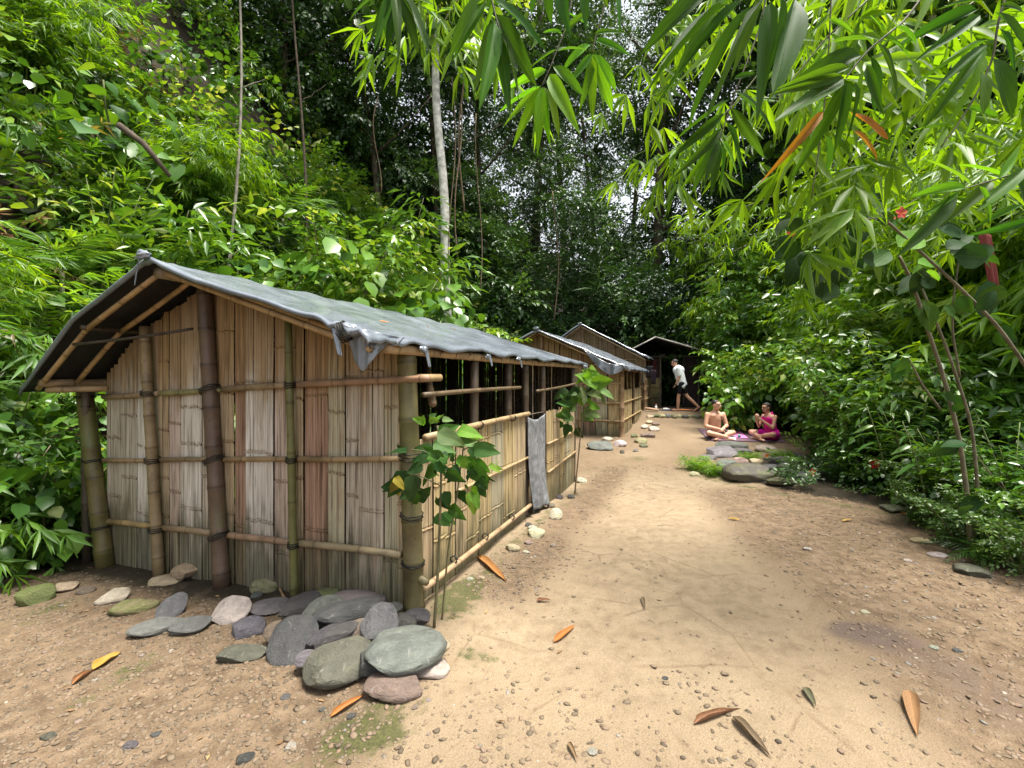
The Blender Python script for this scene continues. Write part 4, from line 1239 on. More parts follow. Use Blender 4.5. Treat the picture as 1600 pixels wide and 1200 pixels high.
LM_BAMBOO = [make_mesh('bamboo_leaf', *leaf_grid(lance, 9, .16, .05 + .09 * i, .01, i, 5, .25 * (i - 1.5))) for i in range(4)]
LM_HEART = [make_mesh('heart_leaf', *leaf_grid(heart, 9, .20, .10 + .12 * i, .035, i, 7, .2 * (i - 1.5))) for i in range(4)]
LM_OVATE = [make_mesh('ovate_leaf', *leaf_grid(ovate, 8, .16, .08 + .12 * i, .02, i, 5, .2 * (i - 1.5))) for i in range(4)]
LM_DRY = [make_mesh('dry_leaf', *leaf_grid(lance, 10, .10, -.05 + .12 * i, .05, i, 7, .3 * (i - 1.5), .7 + .35 * i)) for i in range(4)]
for me in LM_BAMBOO: me.materials.append(M['leaf_blade'])
for me in LM_HEART + LM_OVATE: me.materials.append(M['leaf_single'])
for me in LM_DRY: me.materials.append(M['leaf_dry'])

def leaf_obj(name, me, base, tip, width, nrm, color, parent=None, roll=0.0, zs=None):
    base, tip = np.asarray(base, float), np.asarray(tip, float)
    L = np.linalg.norm(tip - base)
    y = (tip - base) / L
    n = np.asarray(nrm, float)
    x = norm(np.cross(y, n))
    z = np.cross(x, y)
    c, s = math.cos(roll), math.sin(roll)
    x, z = x * c + z * s, -x * s + z * c
    o = bpy.data.objects.new(name, me)
    COL.objects.link(o)
    R = Matrix((x * width, y * L, z * (zs or L * .8))).transposed().to_4x4()
    if parent is not None:
        o.parent = parent
        base = base - np.array(parent.location)
    R.translation = Vector(base)
    o.matrix_basis = R
    o.color = tuple(color) + (1,)
    return o

# fallen leaves on the ground: base and tip pixels
FL = 'dry leaves fallen on the path'
for i, (x0, y0, x1, y1, wpx, c, lab, k) in enumerate([
        (746, 870, 792, 912, 13, (.42, .20, .07), 'long orange-brown dry leaf leaning by the side wall foot', 1), (865, 1006, 899, 981, 10, (.42, .16, .04), 'bright orange curled leaf on the path near the heap', 1),
        (838, 942, 862, 941, 7, (.24, .11, .05), 'small brown curled leaf on the path near the wall', 2), (1084, 1134, 1158, 1108, 17, (.26, .13, .07), 'rolled brown dry leaf lying across the near path', 3),
        (1144, 1124, 1206, 1188, 18, (.20, .15, .10), 'grey-brown bark-like leaf touching the rolled brown one', 2), (1420, 1082, 1433, 1156, 20, (.33, .19, .10), 'brown dry leaf pointing away at the right of the path', 1),
        (1256, 1078, 1275, 1110, 11, (.14, .14, .09), 'dull olive leaf on the path between the brown ones', 1), (516, 1124, 572, 1089, 12, (.42, .16, .035), 'bright orange leaf lying below the stone heap', 2),
        (112, 1073, 150, 1046, 15, (.34, .17, .08), 'brown half of a curled leaf on the left gravel', 3), (144, 1050, 190, 1022, 17, (.40, .26, .05), 'yellow half of a curled leaf on the left gravel', 1),
        (1003, 935, 1008, 956, 6, (.2, .15, .1), 'tiny grey-brown leaf in the middle of the path', 1), (1138, 812, 1158, 815, 6, (.45, .30, .07), 'small yellow leaf on the bright part of the path', 1),
        (1316, 816, 1332, 814, 5, (.45, .29, .08), 'small yellow leaf near the right border of the path', 1), (888, 1165, 902, 1195, 8, (.25, .17, .10), 'small dry leaf at the bottom edge of the path', 2),
        (1408, 806, 1420, 808, 8, (.55, .28, .06), 'orange leaf lying at the shrub foot on the right', 1), (548, 872, 552, 880, 4, (.3, .2, .1), 'dry scrap of leaf at the wall foot', 1)][:15]):
    b, t = np.array(on_ground(x0, y0)), np.array(on_ground(x1, y1))
    b[2] += .010; t[2] += .018
    w = wpx / F_PX * (b[1] + t[1]) / 2 * 1.25
    o = leaf_obj('fallen_leaf', LM_DRY[k], b, t, w, (0, 0, 1), [q * .68 for q in c], None, random.uniform(-.2, .2), zs=w)
    tag(o, lab, 'leaf', FL)
# a dead twig beside the heap
pt = [on_ground(437, 925), on_ground(445, 940), on_ground(452, 952)]
V, F = tube([(p[0], p[1], p[2] + .02) for p in pt], [.008, .009, .006], 6)
tag(mk('twig', V, F, M['wood'], None, (.35, .22, .12)), 'short brown stick lying between the lilac stone and the heap', 'stick')

# leaf litter and twig bits lying thin over the ground
def build_litter():
    r = np.random.default_rng(77)
    x, y = r.uniform(-4.2, 4.6, 9000), r.uniform(1.4, 13, 9000)
    lx, ly = hut_local(x, y)
    gd = garden_d(x, y)
    w = .05 + .5 * np.exp(-((gd + .15) / .4) ** 2) + .35 * np.exp(-((lx - .4) / .35) ** 2) * (ly > 0) + .25 * (ly < -.1) * (x < 0)
    keep = (r.random(len(x)) < w * .6) & ~((lx < .1) & (ly > -.05)) & (hill_d(x, y) < .2)
    x, y = x[keep], y[keep]
    n = len(x)
    a = r.uniform(0, 6.28, n)
    s = r.uniform(.012, .05, n) * (1 + .6 * np.exp(-((garden_d(x, y) + .1) / .4) ** 2))
    V = np.array([[0, 0, 0], [-.2, .42, .05], [0, .45, -.02], [.2, .42, .06], [.05, 1, .08]])
    F = np.array([[0, 2, 1], [0, 3, 2], [1, 2, 4], [2, 3, 4]])
    sc = np.stack([s * r.uniform(.2, 1.1, n), s, s], 1)
    P, FF = scatter(V, F, np.stack([x, y, ground_fine(x, y) + .006], 1), rot_z(a), sc)
    o = mk('leaf_litter', P, FF, M['leaf_dead'], attrs={'tint': np.repeat(np.clip(r.normal(.35, .3, n), 0, 1), 5)})
    tag(o, 'small dead leaf bits and twigs strewn over the ground', 'leaf litter', kind='stuff')
build_litter()

# a few leaves fallen on the near roof
for i, (lx, ly, c, lab) in enumerate([(-.55, .35, (.42, .16, .04), 'orange leaf lying on the near roof sheet'), (-.9, 1.6, (.30, .18, .07), 'brown leaf lying on the near roof sheet farther back'), (-1.2, 2.7, (.38, .28, .07), 'yellowish leaf lying far back on the near roof')]):
    x, y = from_local(lx, ly)
    z = float(np.interp(lx, [-1.94, -1.28, -0.41, 0.06], [2.44, 2.205, 1.94, 1.80])) + .012
    o = leaf_obj('fallen_leaf', LM_DRY[0], (x, y, z), (x + .05 * math.cos(i * 2), y + .09 * math.sin(i * 2 + 1), z + .0), .035, (.28, -.1, .95), c, None, .1, zs=.03)
    tag(o, lab, 'leaf', 'leaves fallen on the roof')
# ------------------------------------------------------------------ foliage made of leaf-sized faces
def lf_lo(w, fold=0.10, droop=0.18):
    V = np.array([[0, 0, 0], [-w / 2, .42, fold * w], [0, .45, -.04], [w / 2, .42, fold * w], [0, 1, -droop]])
    return V, np.array([[0, 2, 1], [0, 3, 2], [1, 2, 4], [2, 3, 4]])
def lf_md(w, fold=0.22, droop=0.25):
    V = np.array([[0, 0, 0], [-w * .44, .22, fold * w * .44 - .02], [0, .22, -.015], [w * .44, .22, fold * w * .44 - .02], [-w * .46, .6, fold * w * .46 - droop * .36], [0, .6, -droop * .36], [w * .46, .6, fold * w * .46 - droop * .36], [0, 1, -droop]])
    return V, np.array([[0, 2, 1], [0, 3, 2], [1, 2, 5], [1, 5, 4], [2, 3, 6], [2, 6, 5], [4, 5, 7], [5, 6, 7]])

def lf_two(w, fold=0.12, droop=0.12):
    V = np.array([[0, 0, 0], [-w / 2, .42, fold * w - .03], [w / 2, .42, fold * w - .03], [0, 1, -droop]])
    return V, np.array([[0, 3, 1], [0, 2, 3]])

def frames(d, roll=None, up=None):
    d = norm(d)
    up = np.array([0, 0, 1.0]) if up is None else up
    up = np.broadcast_to(up, d.shape)
    x = np.cross(d, up)
    bad = np.linalg.norm(x, axis=1) < 1e-3
    x[bad] = np.array([1.0, 0, 0])
    x = norm(x)
    z = np.cross(x, d)
    if roll is not None:
        c, s = np.cos(roll)[:, None], np.sin(roll)[:, None]
        x, z = x * c + z * s, -x * s + z * c
    return np.stack([x, d, z], -1)

class Fol:
    def __init__(self): self.V, self.F, self.T, self.n = [], [], [], 0
    def add(self, V, F, T):
        self.V.append(V); self.F.append(F + self.n); self.T.append(T); self.n += len(V)
    def leaves(self, proto, pos, d, L, roll, tint, wscale=None):
        V, F = proto
        n = len(pos)
        L = np.broadcast_to(L, (n,))
        sc = np.stack([L if wscale is None else L * wscale, L, L], 1)
        P, FF = scatter(V, F, np.asarray(pos, float), frames(np.asarray(d, float), np.asarray(roll, float)), sc)
        self.add(P, FF, np.repeat(tint, len(V)))
    def put(self, other, pos, d, sc, roll, tint):
        """copies of a spray (V,F,T)"""
        V, F, T = other
        n = len(pos)
        P, FF = scatter(V, F, pos, frames(d, roll), np.repeat(np.broadcast_to(sc, (n,))[:, None], 3, 1))
        self.add(P, FF, np.clip(np.tile(T, n) + np.repeat(tint, len(V)), 0.0, 1))
    def get(self): return np.concatenate(self.V), np.concatenate(self.F), np.concatenate(self.T)
    def build(self, name, mat, parent=None):
        V, F, T = self.get()
        return mk(name, V, F, M[mat], parent, attrs={'tint': T})
    def mesh(self, name, mat):
        V, F, T = self.get()
        me = make_mesh(name, V, F, True, {'tint': T})
        me.materials.append(M[mat])
        return me

def sp_bamboo(seed):
    r = np.random.default_rng(seed); f = Fol()
    for k in range(r.integers(3, 5)):
        q = 0.25 + 0.25 * k
        base = np.array([r.normal(0, .04), q * .7, -.16 * q * q])
        m = r.integers(5, 8)
        ang = np.linspace(-1.15, 1.15, m) + r.normal(0, .12, m) + r.normal(0, .3)
        el = r.uniform(-1.0, -.25, m)
        d = np.stack([np.sin(ang) * np.cos(el), np.cos(ang) * np.cos(el), np.sin(el)], 1)
        f.leaves(lf_lo(.15, .1, .16), np.tile(base, (m, 1)), d, r.uniform(.16, .27, m), r.normal(0, .5, m), r.normal(0, .10, m))
    return f.get()
def sp_broad(seed, w=.55, n=(7, 11), L=(.10, .17)):
    r = np.random.default_rng(seed); f = Fol()
    m = r.integers(*n)
    t = np.linspace(.12, 1, m)
    pos = np.stack([.03 * np.sin(t * 5), t * .55, -.14 * t * t], 1)
    sd = np.where(np.arange(m) % 2, 1, -1) * r.uniform(.5, 1.2, m)
    sd[-1] *= .2
    el = r.uniform(-.8, .05, m)
    d = np.stack([np.sin(sd) * np.cos(el), np.cos(sd) * np.cos(el), np.sin(el)], 1)
    f.leaves(lf_lo(w, .16, .16), pos, d, r.uniform(*L, m), r.normal(0, .45, m), r.normal(0, .10, m) + .1 * t)
    return f.get()
def sp_fine(seed):
    r = np.random.default_rng(seed); f = Fol()
    for k in range(4):
        a = r.uniform(-.8, .8); e = r.uniform(-.3, .3)
        dirn = np.array([math.sin(a), math.cos(a), e]) * r.uniform(.3, .5)
        m = 8
        t = np.linspace(.2, 1, m)
        pos = t[:, None] * dirn + np.stack([0 * t, 0 * t, -.1 * t * t], 1)
        sd = a + np.where(np.arange(m) % 2, 1, -1) * r.uniform(.5, 1.1, m)
        el = r.uniform(-.6, .25, m)
        d = np.stack([np.sin(sd) * np.cos(el), np.cos(sd) * np.cos(el), np.sin(el)], 1)
        f.leaves(lf_two(.44, .1, .12), pos, d, r.uniform(.06, .10, m), r.normal(0, .5, m), r.normal(0, .10, m))
    return f.get()
def sp_heart(seed):
    r = np.random.default_rng(seed); f = Fol()
    m = r.integers(3, 6)
    t = np.linspace(.1, 1, m)
    pos = np.stack([r.normal(0, .08, m), t * .6, -.3 * t * t], 1)
    sd = r.uniform(-1.3, 1.3, m); el = r.uniform(-1.2, -.35, m)
    d = np.stack([np.sin(sd) * np.cos(el), np.cos(sd) * np.cos(el), np.sin(el)], 1)
    f.leaves(lf_md(.8, .18, .18), pos, d, r.uniform(.16, .28, m), r.normal(0, .3, m), r.normal(0, .12, m))
    return f.get()
def sp_frond(seed, L=.8, pairs=15, ll=.20, w=.14, droop=.35):
    r = np.random.default_rng(seed); f = Fol()
    t = np.linspace(.12, 1, pairs)
    y, z = t * L, .25 * L * np.sin(t * 2.2) - droop * L * t * t
    for s in (-1, 1):
        a = s * (1.25 - .65 * t) + r.normal(0, .06, pairs)
        el = r.uniform(-.45, -.15, pairs)
        d = np.stack([np.sin(a) * np.cos(el), np.cos(a) * np.cos(el), np.sin(el) - .3 * t], 1)
        f.leaves(lf_lo(w, .05, .15), np.stack([0 * t, y, z], 1), d, ll * (np.sin(np.clip(t * .93 + .07, 0, 1) * math.pi) ** .6 + .12), r.normal(0, .2, pairs), r.normal(0, .05, pairs))
    P = np.stack([0 * t, y, z], 1)
    P = np.concatenate([[[0, 0, 0]], P])
    V, F = tube(P, np.linspace(.007, .002, len(P)), 3, False)
    F = np.array([q for a, b, c, d4 in F for q in ((a, b, c), (a, c, d4))])
    f.add(V, F, np.zeros(len(V)))
    return f.get()
def sp_strap(seed):
    r = np.random.default_rng(seed); f = Fol()
    m = 9
    a = r.uniform(-2.6, 2.6, m); el = r.uniform(-.5, .9, m)
    d = np.stack([np.sin(a) * np.cos(el), np.cos(a) * np.cos(el), np.sin(el)], 1)
    f.leaves(lf_md(.09, .3, .45), np.zeros((m, 3)), d, r.uniform(.45, .8, m), r.normal(0, .2, m), r.normal(0, .1, m))
    return f.get()
SP = {'bamboo': [sp_bamboo(i) for i in range(6)], 'broad': [sp_broad(20 + i) for i in range(6)], 'fine': [sp_fine(40 + i) for i in range(6)], 'heart': [sp_heart(60 + i) for i in range(5)],
      'frond': [sp_frond(80 + i) for i in range(4)], 'strap': [sp_strap(90 + i) for i in range(3)], 'long': [sp_broad(100 + i, .26, (6, 9), (.18, .30)) for i in range(5)]}

def mass(kind, centers, radii, per, face, seed, scale=1.0, tint=(.45, .16), squash=.8, upw=.35):
    """bushes: sprays standing out from each centre, most of them towards `face`"""
    r = np.random.default_rng(seed)
    f = Fol()
    n = len(centers)
    ids = np.repeat(np.arange(n), per)
    face = np.asarray(face, float)
    d = norm(r.normal(size=(len(ids), 3)) + face * .9 + np.array([0, 0, upw]))
    rad = radii[ids] * r.uniform(.35, 1.0, len(ids)) ** .6
    pos = centers[ids] + d * rad[:, None] * np.array([1, 1, squash])
    dd = norm(d + r.normal(0, .45, d.shape) + np.array([0, 0, -.15]))
    bt = r.normal(tint[0], tint[1], n)
    tt = bt[ids] + r.normal(0, .07, len(ids))
    v = r.integers(0, len(SP[kind]), len(ids))
    for k in range(len(SP[kind])):
        s = v == k
        if s.any(): f.put(SP[kind][k], pos[s], dd[s], scale * r.uniform(.75, 1.3, s.sum()), r.normal(0, .35, s.sum()), tt[s])
    return f

# ---- the bank on the left, grown over from foot to top
def hill_points(n, seed, ly, dd, lift=(0, .8)):
    r = np.random.default_rng(seed)
    L = r.uniform(*ly, n); D = r.uniform(*dd, n)
    foot = -4.35 - 0.35 * np.sin(L * 0.7)
    lx = foot - D
    x, y = from_local(lx, L)
    z = ground_z(x, y) + r.uniform(*lift, n)
    return np.stack([x, y, z], 1), r
FACE_L = np.array([RX[0], RX[1], .35])
def bank(name, label, kind, mat, n, per, seed, ly, dd, rad, scale, tint, lift=(0, .8), cat='undergrowth', clump=None):
    c, r = hill_points(n, seed, ly, dd, lift)
    gap = fbm(c[:, 0] * .8 + c[:, 1] * .5, c[:, 2] * .9, 99, 2)
    c = c[gap > .35]
    if clump is not None:
        k = fbm(c[:, 0] * .45 + seed, c[:, 2] * .45, seed + 3, 3)
        c = c[k > clump]
    f = mass(kind, c, r.uniform(*rad, len(c)), per, FACE_L, seed + 1, scale, tint)
    tag(f.build(name, mat), label, cat, kind='stuff')
bank('bamboo_undergrowth', 'thin-leaved bamboo growth covering the bank behind the huts', 'bamboo', 'leaf_bamboo', 200, 20, 301, (-2.5, 16), (.2, 10), (.4, 1.0), 1.1, (.55, .2), (0.1, 1.0), clump=.44)
bank('leafy_undergrowth', 'glossy broad-leaved bushes covering the bank behind the huts', 'broad', 'leaf_broad', 460, 20, 302, (-2.5, 22), (-.1, 10), (.4, .9), 1.3, (.46, .22), (0.0, .9), clump=.34)
bank('small_leaved_undergrowth', 'dense small-leaved bushes covering the bank behind the huts', 'fine', 'leaf_fine', 330, 18, 303, (-1, 24), (0, 10), (.5, 1.1), 1.25, (.5, .2), (0.0, .8), clump=.4)
bank('climbing_vines', 'big heart-shaped climber leaves hanging over the bank', 'heart', 'leaf_broad', 150, 9, 304, (-2, 18), (.1, 9), (.4, .9), 1.05, (.6, .25), (.2, 1.0))
bank('fern_undergrowth', 'ferns and small palm fronds on the bank behind the huts', 'frond', 'leaf_bamboo', 60, 8, 305, (-2.5, 14), (.0, 6), (.1, .4), .9, (.5, .15), (.1, .6))
bank('dead_undergrowth', 'dry brown hanging leaves and vines on the bank', 'bamboo', 'leaf_dead', 26, 9, 306, (0, 18), (.5, 7), (.2, .5), .9, (.5, .2), (.1, .8))

# ---- trees
def tree_trunk(h, r0, lean, seed, nb=5, crown_z=0.6, br=2.2):
    r = np.random.default_rng(seed)
    mb = MB()
    m = 14
    t = np.linspace(0, 1, m)
    bend = np.stack([lean[0] * t + .12 * np.sin(t * 5 + seed), lean[1] * t + .10 * np.sin(t * 4 + 2 * seed), h * t], 1)
    rad = r0 * (1 - .62 * t) + r0 * .5 * np.exp(-t * 14)
    mb.add(*tube(bend, rad, 10))
    for k in range(nb):
        q = crown_z + (1 - crown_z) * (k + r.uniform(0, .7)) / nb
        p0 = np.array([np.interp(q, t, bend[:, i]) for i in range(3)])
        a = k * 2.4 + r.uniform(-.4, .4)
        L = br * r.uniform(.7, 1.2)
        d = np.array([math.cos(a), math.sin(a), r.uniform(.25, .8)])
        u = np.linspace(0, 1, 6)[:, None]
        P = p0 + d * L * u + np.array([0, 0, .25 * L]) * u * u + r.normal(0, .03, (6, 3)) * u
        mb.add(*tube(P, np.linspace(r0 * .38, r0 * .08, 6), 6))
    return mb

def crown_mesh(seed, kinds, R, nclump, per, squash=.7, tint=(.45, .14), mat='leaf_forest', scale=1.2):
    r = np.random.default_rng(seed)
    c = norm(r.normal(size=(nclump, 3))) * (R * r.uniform(.35, .95, nclump)[:, None]) * [1, 1, squash]
    f = Fol()
    for i, k in enumerate(kinds):
        sel = np.arange(nclump) % len(kinds) == i
        g = mass(k, c[sel], r.uniform(.22, .36, sel.sum()) * R, per, (0, 0, .15), seed + i, scale, tint, .75, .2)
        f.add(*g.get())
    return f.mesh('crown', mat)
CROWNS = [crown_mesh(500, ['broad', 'fine'], 2.6, 16, 22, scale=1.5), crown_mesh(501, ['fine', 'broad'], 2.8, 18, 22, .9, scale=1.6), crown_mesh(502, ['broad'], 2.3, 14, 24, .8, scale=1.5)]
CROWN_LIT = crown_mesh(503, ['broad', 'heart'], 1.9, 14, 20, .8, (.55, .15), 'leaf_broad', 1.3)

def tree(px, Y, z_top, r0, crown, cs, label, bark='bark_dark', lean=(0, 0), crown_dz=0.0, seed=0, group=None, nb=5, name='forest_tree', cz=.55, crowns=1):
    X = (px - 800) / F_PX * Y
    b = ground_z(np.array([X]), np.array([Y]))[0] - .1
    h = z_top - b
    e = empty(name, (X, Y, b))
    tag(e, label, 'tree', group)
    tree_trunk(h, r0, lean, seed, nb, cz, cs * 1.2).build('trunk', M[bark], e)
    r = np.random.default_rng(seed + 77)
    for k in range(crowns):
        off = (0, 0, 0) if k == 0 else (r.uniform(-1.6, 1.6) * cs, r.uniform(-1.2, 1.2) * cs, -r.uniform(.8, 2.2) * cs)
        obj('crown', crown if k % 2 == 0 else CROWNS[(seed + k) % 3], None, e, loc=(lean[0] + off[0], lean[1] + off[1], h + crown_dz + off[2]), rot=(0, 0, seed * 1.3 + k), scale=cs * (1 if k == 0 else r.uniform(.7, .95)))
    return e

BT = 'dark forest trees behind the huts'
def big_tree(px, Y, r0, crowns, label, seed, group=BT, bark='bark_dark', meshes=None, zt=None, name='forest_tree'):
    """trunk at px, crowns where (px, py, scale) say, all near depth Y"""
    X = (px - 800) / F_PX * Y
    b = ground_z(np.array([X]), np.array([Y]))[0] - .1
    r = np.random.default_rng(seed)
    top = max(at(c[0], c[1], Y)[2] for c in crowns) + .5
    e = empty(name, (X, Y, b))
    tag(e, label, 'tree', group)
    hi = [c for c in crowns if c[1] < 320] or crowns
    lx = np.mean([at(c[0], c[1], Y)[0] for c in hi]) - X
    tree_trunk(top - b, r0, (lx * .8, 0), seed, 7, .4, 2.4).build('trunk', M[bark], e)
    for k, (cx, cyy, sc) in enumerate(crowns):
        p = at(cx, cyy, Y)
        me = (meshes or CROWNS)[(seed + k) % len(meshes or CROWNS)]
        obj('crown', me, None, e, loc=(p[0] - X, r.uniform(-1.0, 1.2), p[2] - b), rot=(r.uniform(-.3, .3), r.uniform(-.3, .3), r.uniform(0, 6.28)), scale=sc)
    return e
for i, (px, Y, r0, cr, lab) in enumerate([
        (760, 21, .16, [(745, 345, .9), (705, 235, .95), (752, 130, 1.0), (705, 30, 1.2), (770, -40, 1.2)], 'slender dark tree just right of the white trunk, far back'),
        (835, 24, .30, [(850, 370, 1.0), (812, 175, .95), (880, 125, 1.1), (800, 50, 1.3), (890, 10, 1.3)], 'thick dark vine-hung tree far back above the middle hut ridge'),
        (900, 20, .10, [(905, 415, .8), (895, 345, .75), (870, 460, .7)], 'low bushy tree right above the middle hut roof'),
        (948, 23, .17, [(955, 420, 1.0), (875, 300, .8), (935, 200, .9), (960, 500, .9)], 'crooked tree with strap-leaved plants on its trunk, above the far hut'),
        (1012, 22, .32, [(1035, 430, 1.0), (1040, 320, 1.0), (1062, 205, 1.05), (1040, 90, 1.0), (1075, 0, 1.2)], 'tall dark trunk rising behind the far hut gable'),
        (1060, 25, .22, [(1085, 390, 1.2), (1115, 270, 1.2), (950, 80, .9)], 'dark tree behind the far hut roof on its right'),
        (1120, 22, .17, [(1130, 430, 1.0), (1155, 335, 1.0), (1150, 205, 1.2), (1125, 85, 1.2), (1150, -20, 1.2)], 'dark tree behind the walking man to the right'),
        (700, 19, .16, [(650, 310, .9), (610, 205, 1.0), (655, 120, 1.0), (610, 30, 1.2), (670, -50, 1.2)], 'dark leafy tree behind the white trunk'),
        (450, 16, .13, [(445, 150, .85), (420, 50, 1.0), (465, -20, 1.0), (400, -40, 1.0)], 'leafy tree at the top of the bank above the near hut'),
        (600, 17, .14, [(570, 345, .8), (545, 240, .8), (520, 130, .9), (545, 30, 1.0)], 'leafy tree on the bank left of the white trunk'),
        (1190, 21, .20, [(1215, 300, 1.2), (1235, 150, 1.3), (1255, 20, 1.4)], 'dark tree behind the seated woman far back'),
        (890, 31, .30, [(905, 330, 1.1), (860, 225, 1.3), (930, 100, 1.2), (800, 300, 1.2), (955, 270, .9), (770, 200, 1.1)], 'far tree with broken crown in the sky gap'),
        (985, 33, .26, [(985, 390, 1.3), (1000, 210, 1.1)], 'far tree in the sky gap above the far hut')]):
    big_tree(px, Y, r0, cr, lab, 600 + i)
RT = 'bright trees beyond the garden'
for i, (px, Y, r0, cr, lab) in enumerate([
        (1310, 18, .16, [(1330, 250, 1.6), (1310, 130, 1.8), (1350, 0, 1.9), (1290, -60, 1.8)], 'broad-leaved tree far beyond the middle of the garden'),
        (1450, 15, .15, [(1440, 240, 1.5), (1450, 120, 1.7), (1470, 0, 1.7), (1400, 40, 1.5)], 'broad-leaved tree beyond the garden at the right'),
        (1600, 13, .15, [(1590, 260, 1.4), (1560, 130, 1.5), (1600, 10, 1.6), (1640, 140, 1.5)], 'broad-leaved tree beyond the right picture edge shrubs')]):
    big_tree(px, Y, r0, cr, lab, 620 + i, RT, meshes=[CROWN_LIT, CROWNS[0]])

# the white trunk in the middle
def white_tree():
    Y = 12.5
    b = at(700, 470, Y); tpt = at(682, 100, Y)
    g = ground_z(b[:1], np.array([Y]))[0]
    e = empty('pale_tree', (b[0], Y, g - .2))
    tag(e, 'tall slim tree with a white bare trunk behind the near hut', 'tree')
    P = np.array([[0, 0, 0], [0.0, 0, (b[2] - g) * .9]])
    zs = np.linspace(0, tpt[2] + 3.5 - g, 16)
    px = [(tpt[0] - b[0]) * max(0, (z - (b[2] - g)) / (tpt[2] - b[2])) + .05 * math.sin(z * 1.2) for z in zs]
    V, F = tube(np.stack([px, 0 * zs, zs], 1), np.linspace(.15, .085, 16), 12)
    mk('trunk', V, F, M['bark_white'], e)
    for k, (z, s, a) in enumerate([(zs[-1], 1.3, 0), (zs[-1] - 1.3, 1.0, 1.4)]):
        obj('crown', CROWN_LIT, None, e, loc=(px[-1] + .5 * k, .4 * k, z + .3), rot=(0, 0, a), scale=s)
white_tree()

# slim trees standing out on the bank
SL = 'slim trees on the bank'
for i, (px, pb, pt, Y, r0, cs, bark, lab) in enumerate([
        (355, 400, -60, 8.6, .035, .75, 'bark_pale', 'slim pale trunk on the bank above the near hut ridge'), (470, 380, -40, 10.5, .04, .85, 'bark_dark', 'slim dark trunk on the bank between pale trunk and white trunk')]):
    bx = at(px, pb, Y); tz = at(px, pt, Y)[2]
    tree(px, Y, tz + 1.5, r0, CROWN_LIT, cs * .5, lab, bark, (random.uniform(-.2, .2), .1), .3, 640 + i, SL, 4, 'bank_tree')
# a dark leaning branch
P = [at(185, 195, 7.0), at(225, 225, 7.1), at(265, 275, 7.2)]
tag(mk('dead_branch', *tube(P, [.05, .045, .03], 8), M['bark_dark']), 'dark broken branch slanting through the leaves at the upper left', 'branch')

# lianas
LI = 'dry lianas hanging by the white trunk'
for i, (px, y0, y1, Y, lab) in enumerate([(706, 120, 420, 12.3, 'brown liana hanging close beside the white trunk'), (716, 160, 400, 12.4, 'second brown liana right of the white trunk'), (722, 100, 330, 12.6, 'thin liana farthest right of the white trunk'), (590, 150, 300, 11.5, 'short liana left of the white trunk'),
        (748, 180, 460, 15, 'liana against the dark trees right of the white trunk'), (868, 300, 500, 18, 'liana hanging above the middle hut roof')]):
    q = np.linspace(0, 1, 14)
    P = np.array([at(px + 5 * math.sin(t * 5 + i), y0 + (y1 - y0) * t, Y) for t in q])
    P[:, 1] += .1 * np.sin(q * 6 + i)
    tag(mk('liana', *tube(P, .014 + .006 * (i % 3), 5), M['vine']), lab, 'vine', LI)

# epiphyte on the crooked tree
def epiphyte(px, py, Y, sc, label):
    f = Fol()
    r = np.random.default_rng(int(px))
    d = norm(r.normal(size=(5, 3)) + [0, -.6, .2])
    for k in range(5): f.put(SP['strap'][k % 3], np.array([at(px, py + 10 * k, Y)]), d[k:k + 1], sc, np.array([0.]), np.array([.7]))
    tag(f.build('epiphyte', 'leaf_forest'), label, 'plant')
epiphyte(936, 415, 18.5, 1.6, 'strap-leaved plant growing on a trunk above the far hut')
epiphyte(985, 250, 19.5, 1.3, 'strap-leaved plant high on the tall dark trunk')

# ---- the dark forest edge behind the far huts and right round
def zone_mass(name, label, kind, mat, n, per, seed, box6, rad, scale, tint, face, cat='undergrowth', test=None):
    r = np.random.default_rng(seed)
    x0, x1, y0, y1, z0, z1 = box6
    c = np.stack([r.uniform(x0, x1, n), r.uniform(y0, y1, n), np.zeros(n)], 1)
    c[:, 2] = ground_z(c[:, 0], c[:, 1]) + z0 + (z1 - z0) * r.random(n) ** 1.2
    if test is not None: c = c[test(c)]
    f = mass(kind, c, r.uniform(*rad, len(c)), per, face, seed + 1, scale, tint)
    tag(f.build(name, mat), label, cat, kind='stuff')
zone_mass('forest_edge', 'dark small-leaved forest edge behind the far huts', 'fine', 'leaf_forest', 170, 22, 401, (-3, 13, 19.0, 25, 0, 5.0), (.7, 1.4), 1.9, (.45, .2), (0, -1, .2), 'forest')
zone_mass('forest_edge', 'dark broad-leaved forest edge behind the far huts', 'broad', 'leaf_forest', 140, 20, 402, (-4, 13, 18.5, 25, 0, 4.5), (.7, 1.3), 1.6, (.5, .2), (0, -1, .2), 'forest')
zone_mass('forest_edge', 'leafy forest wall beyond the garden on the right', 'broad', 'leaf_broad', 190, 20, 403, (7.5, 15, 5, 19, 0, 5.2), (.6, 1.2), 1.4, (.42, .18), (-.8, -.6, .2), 'forest')
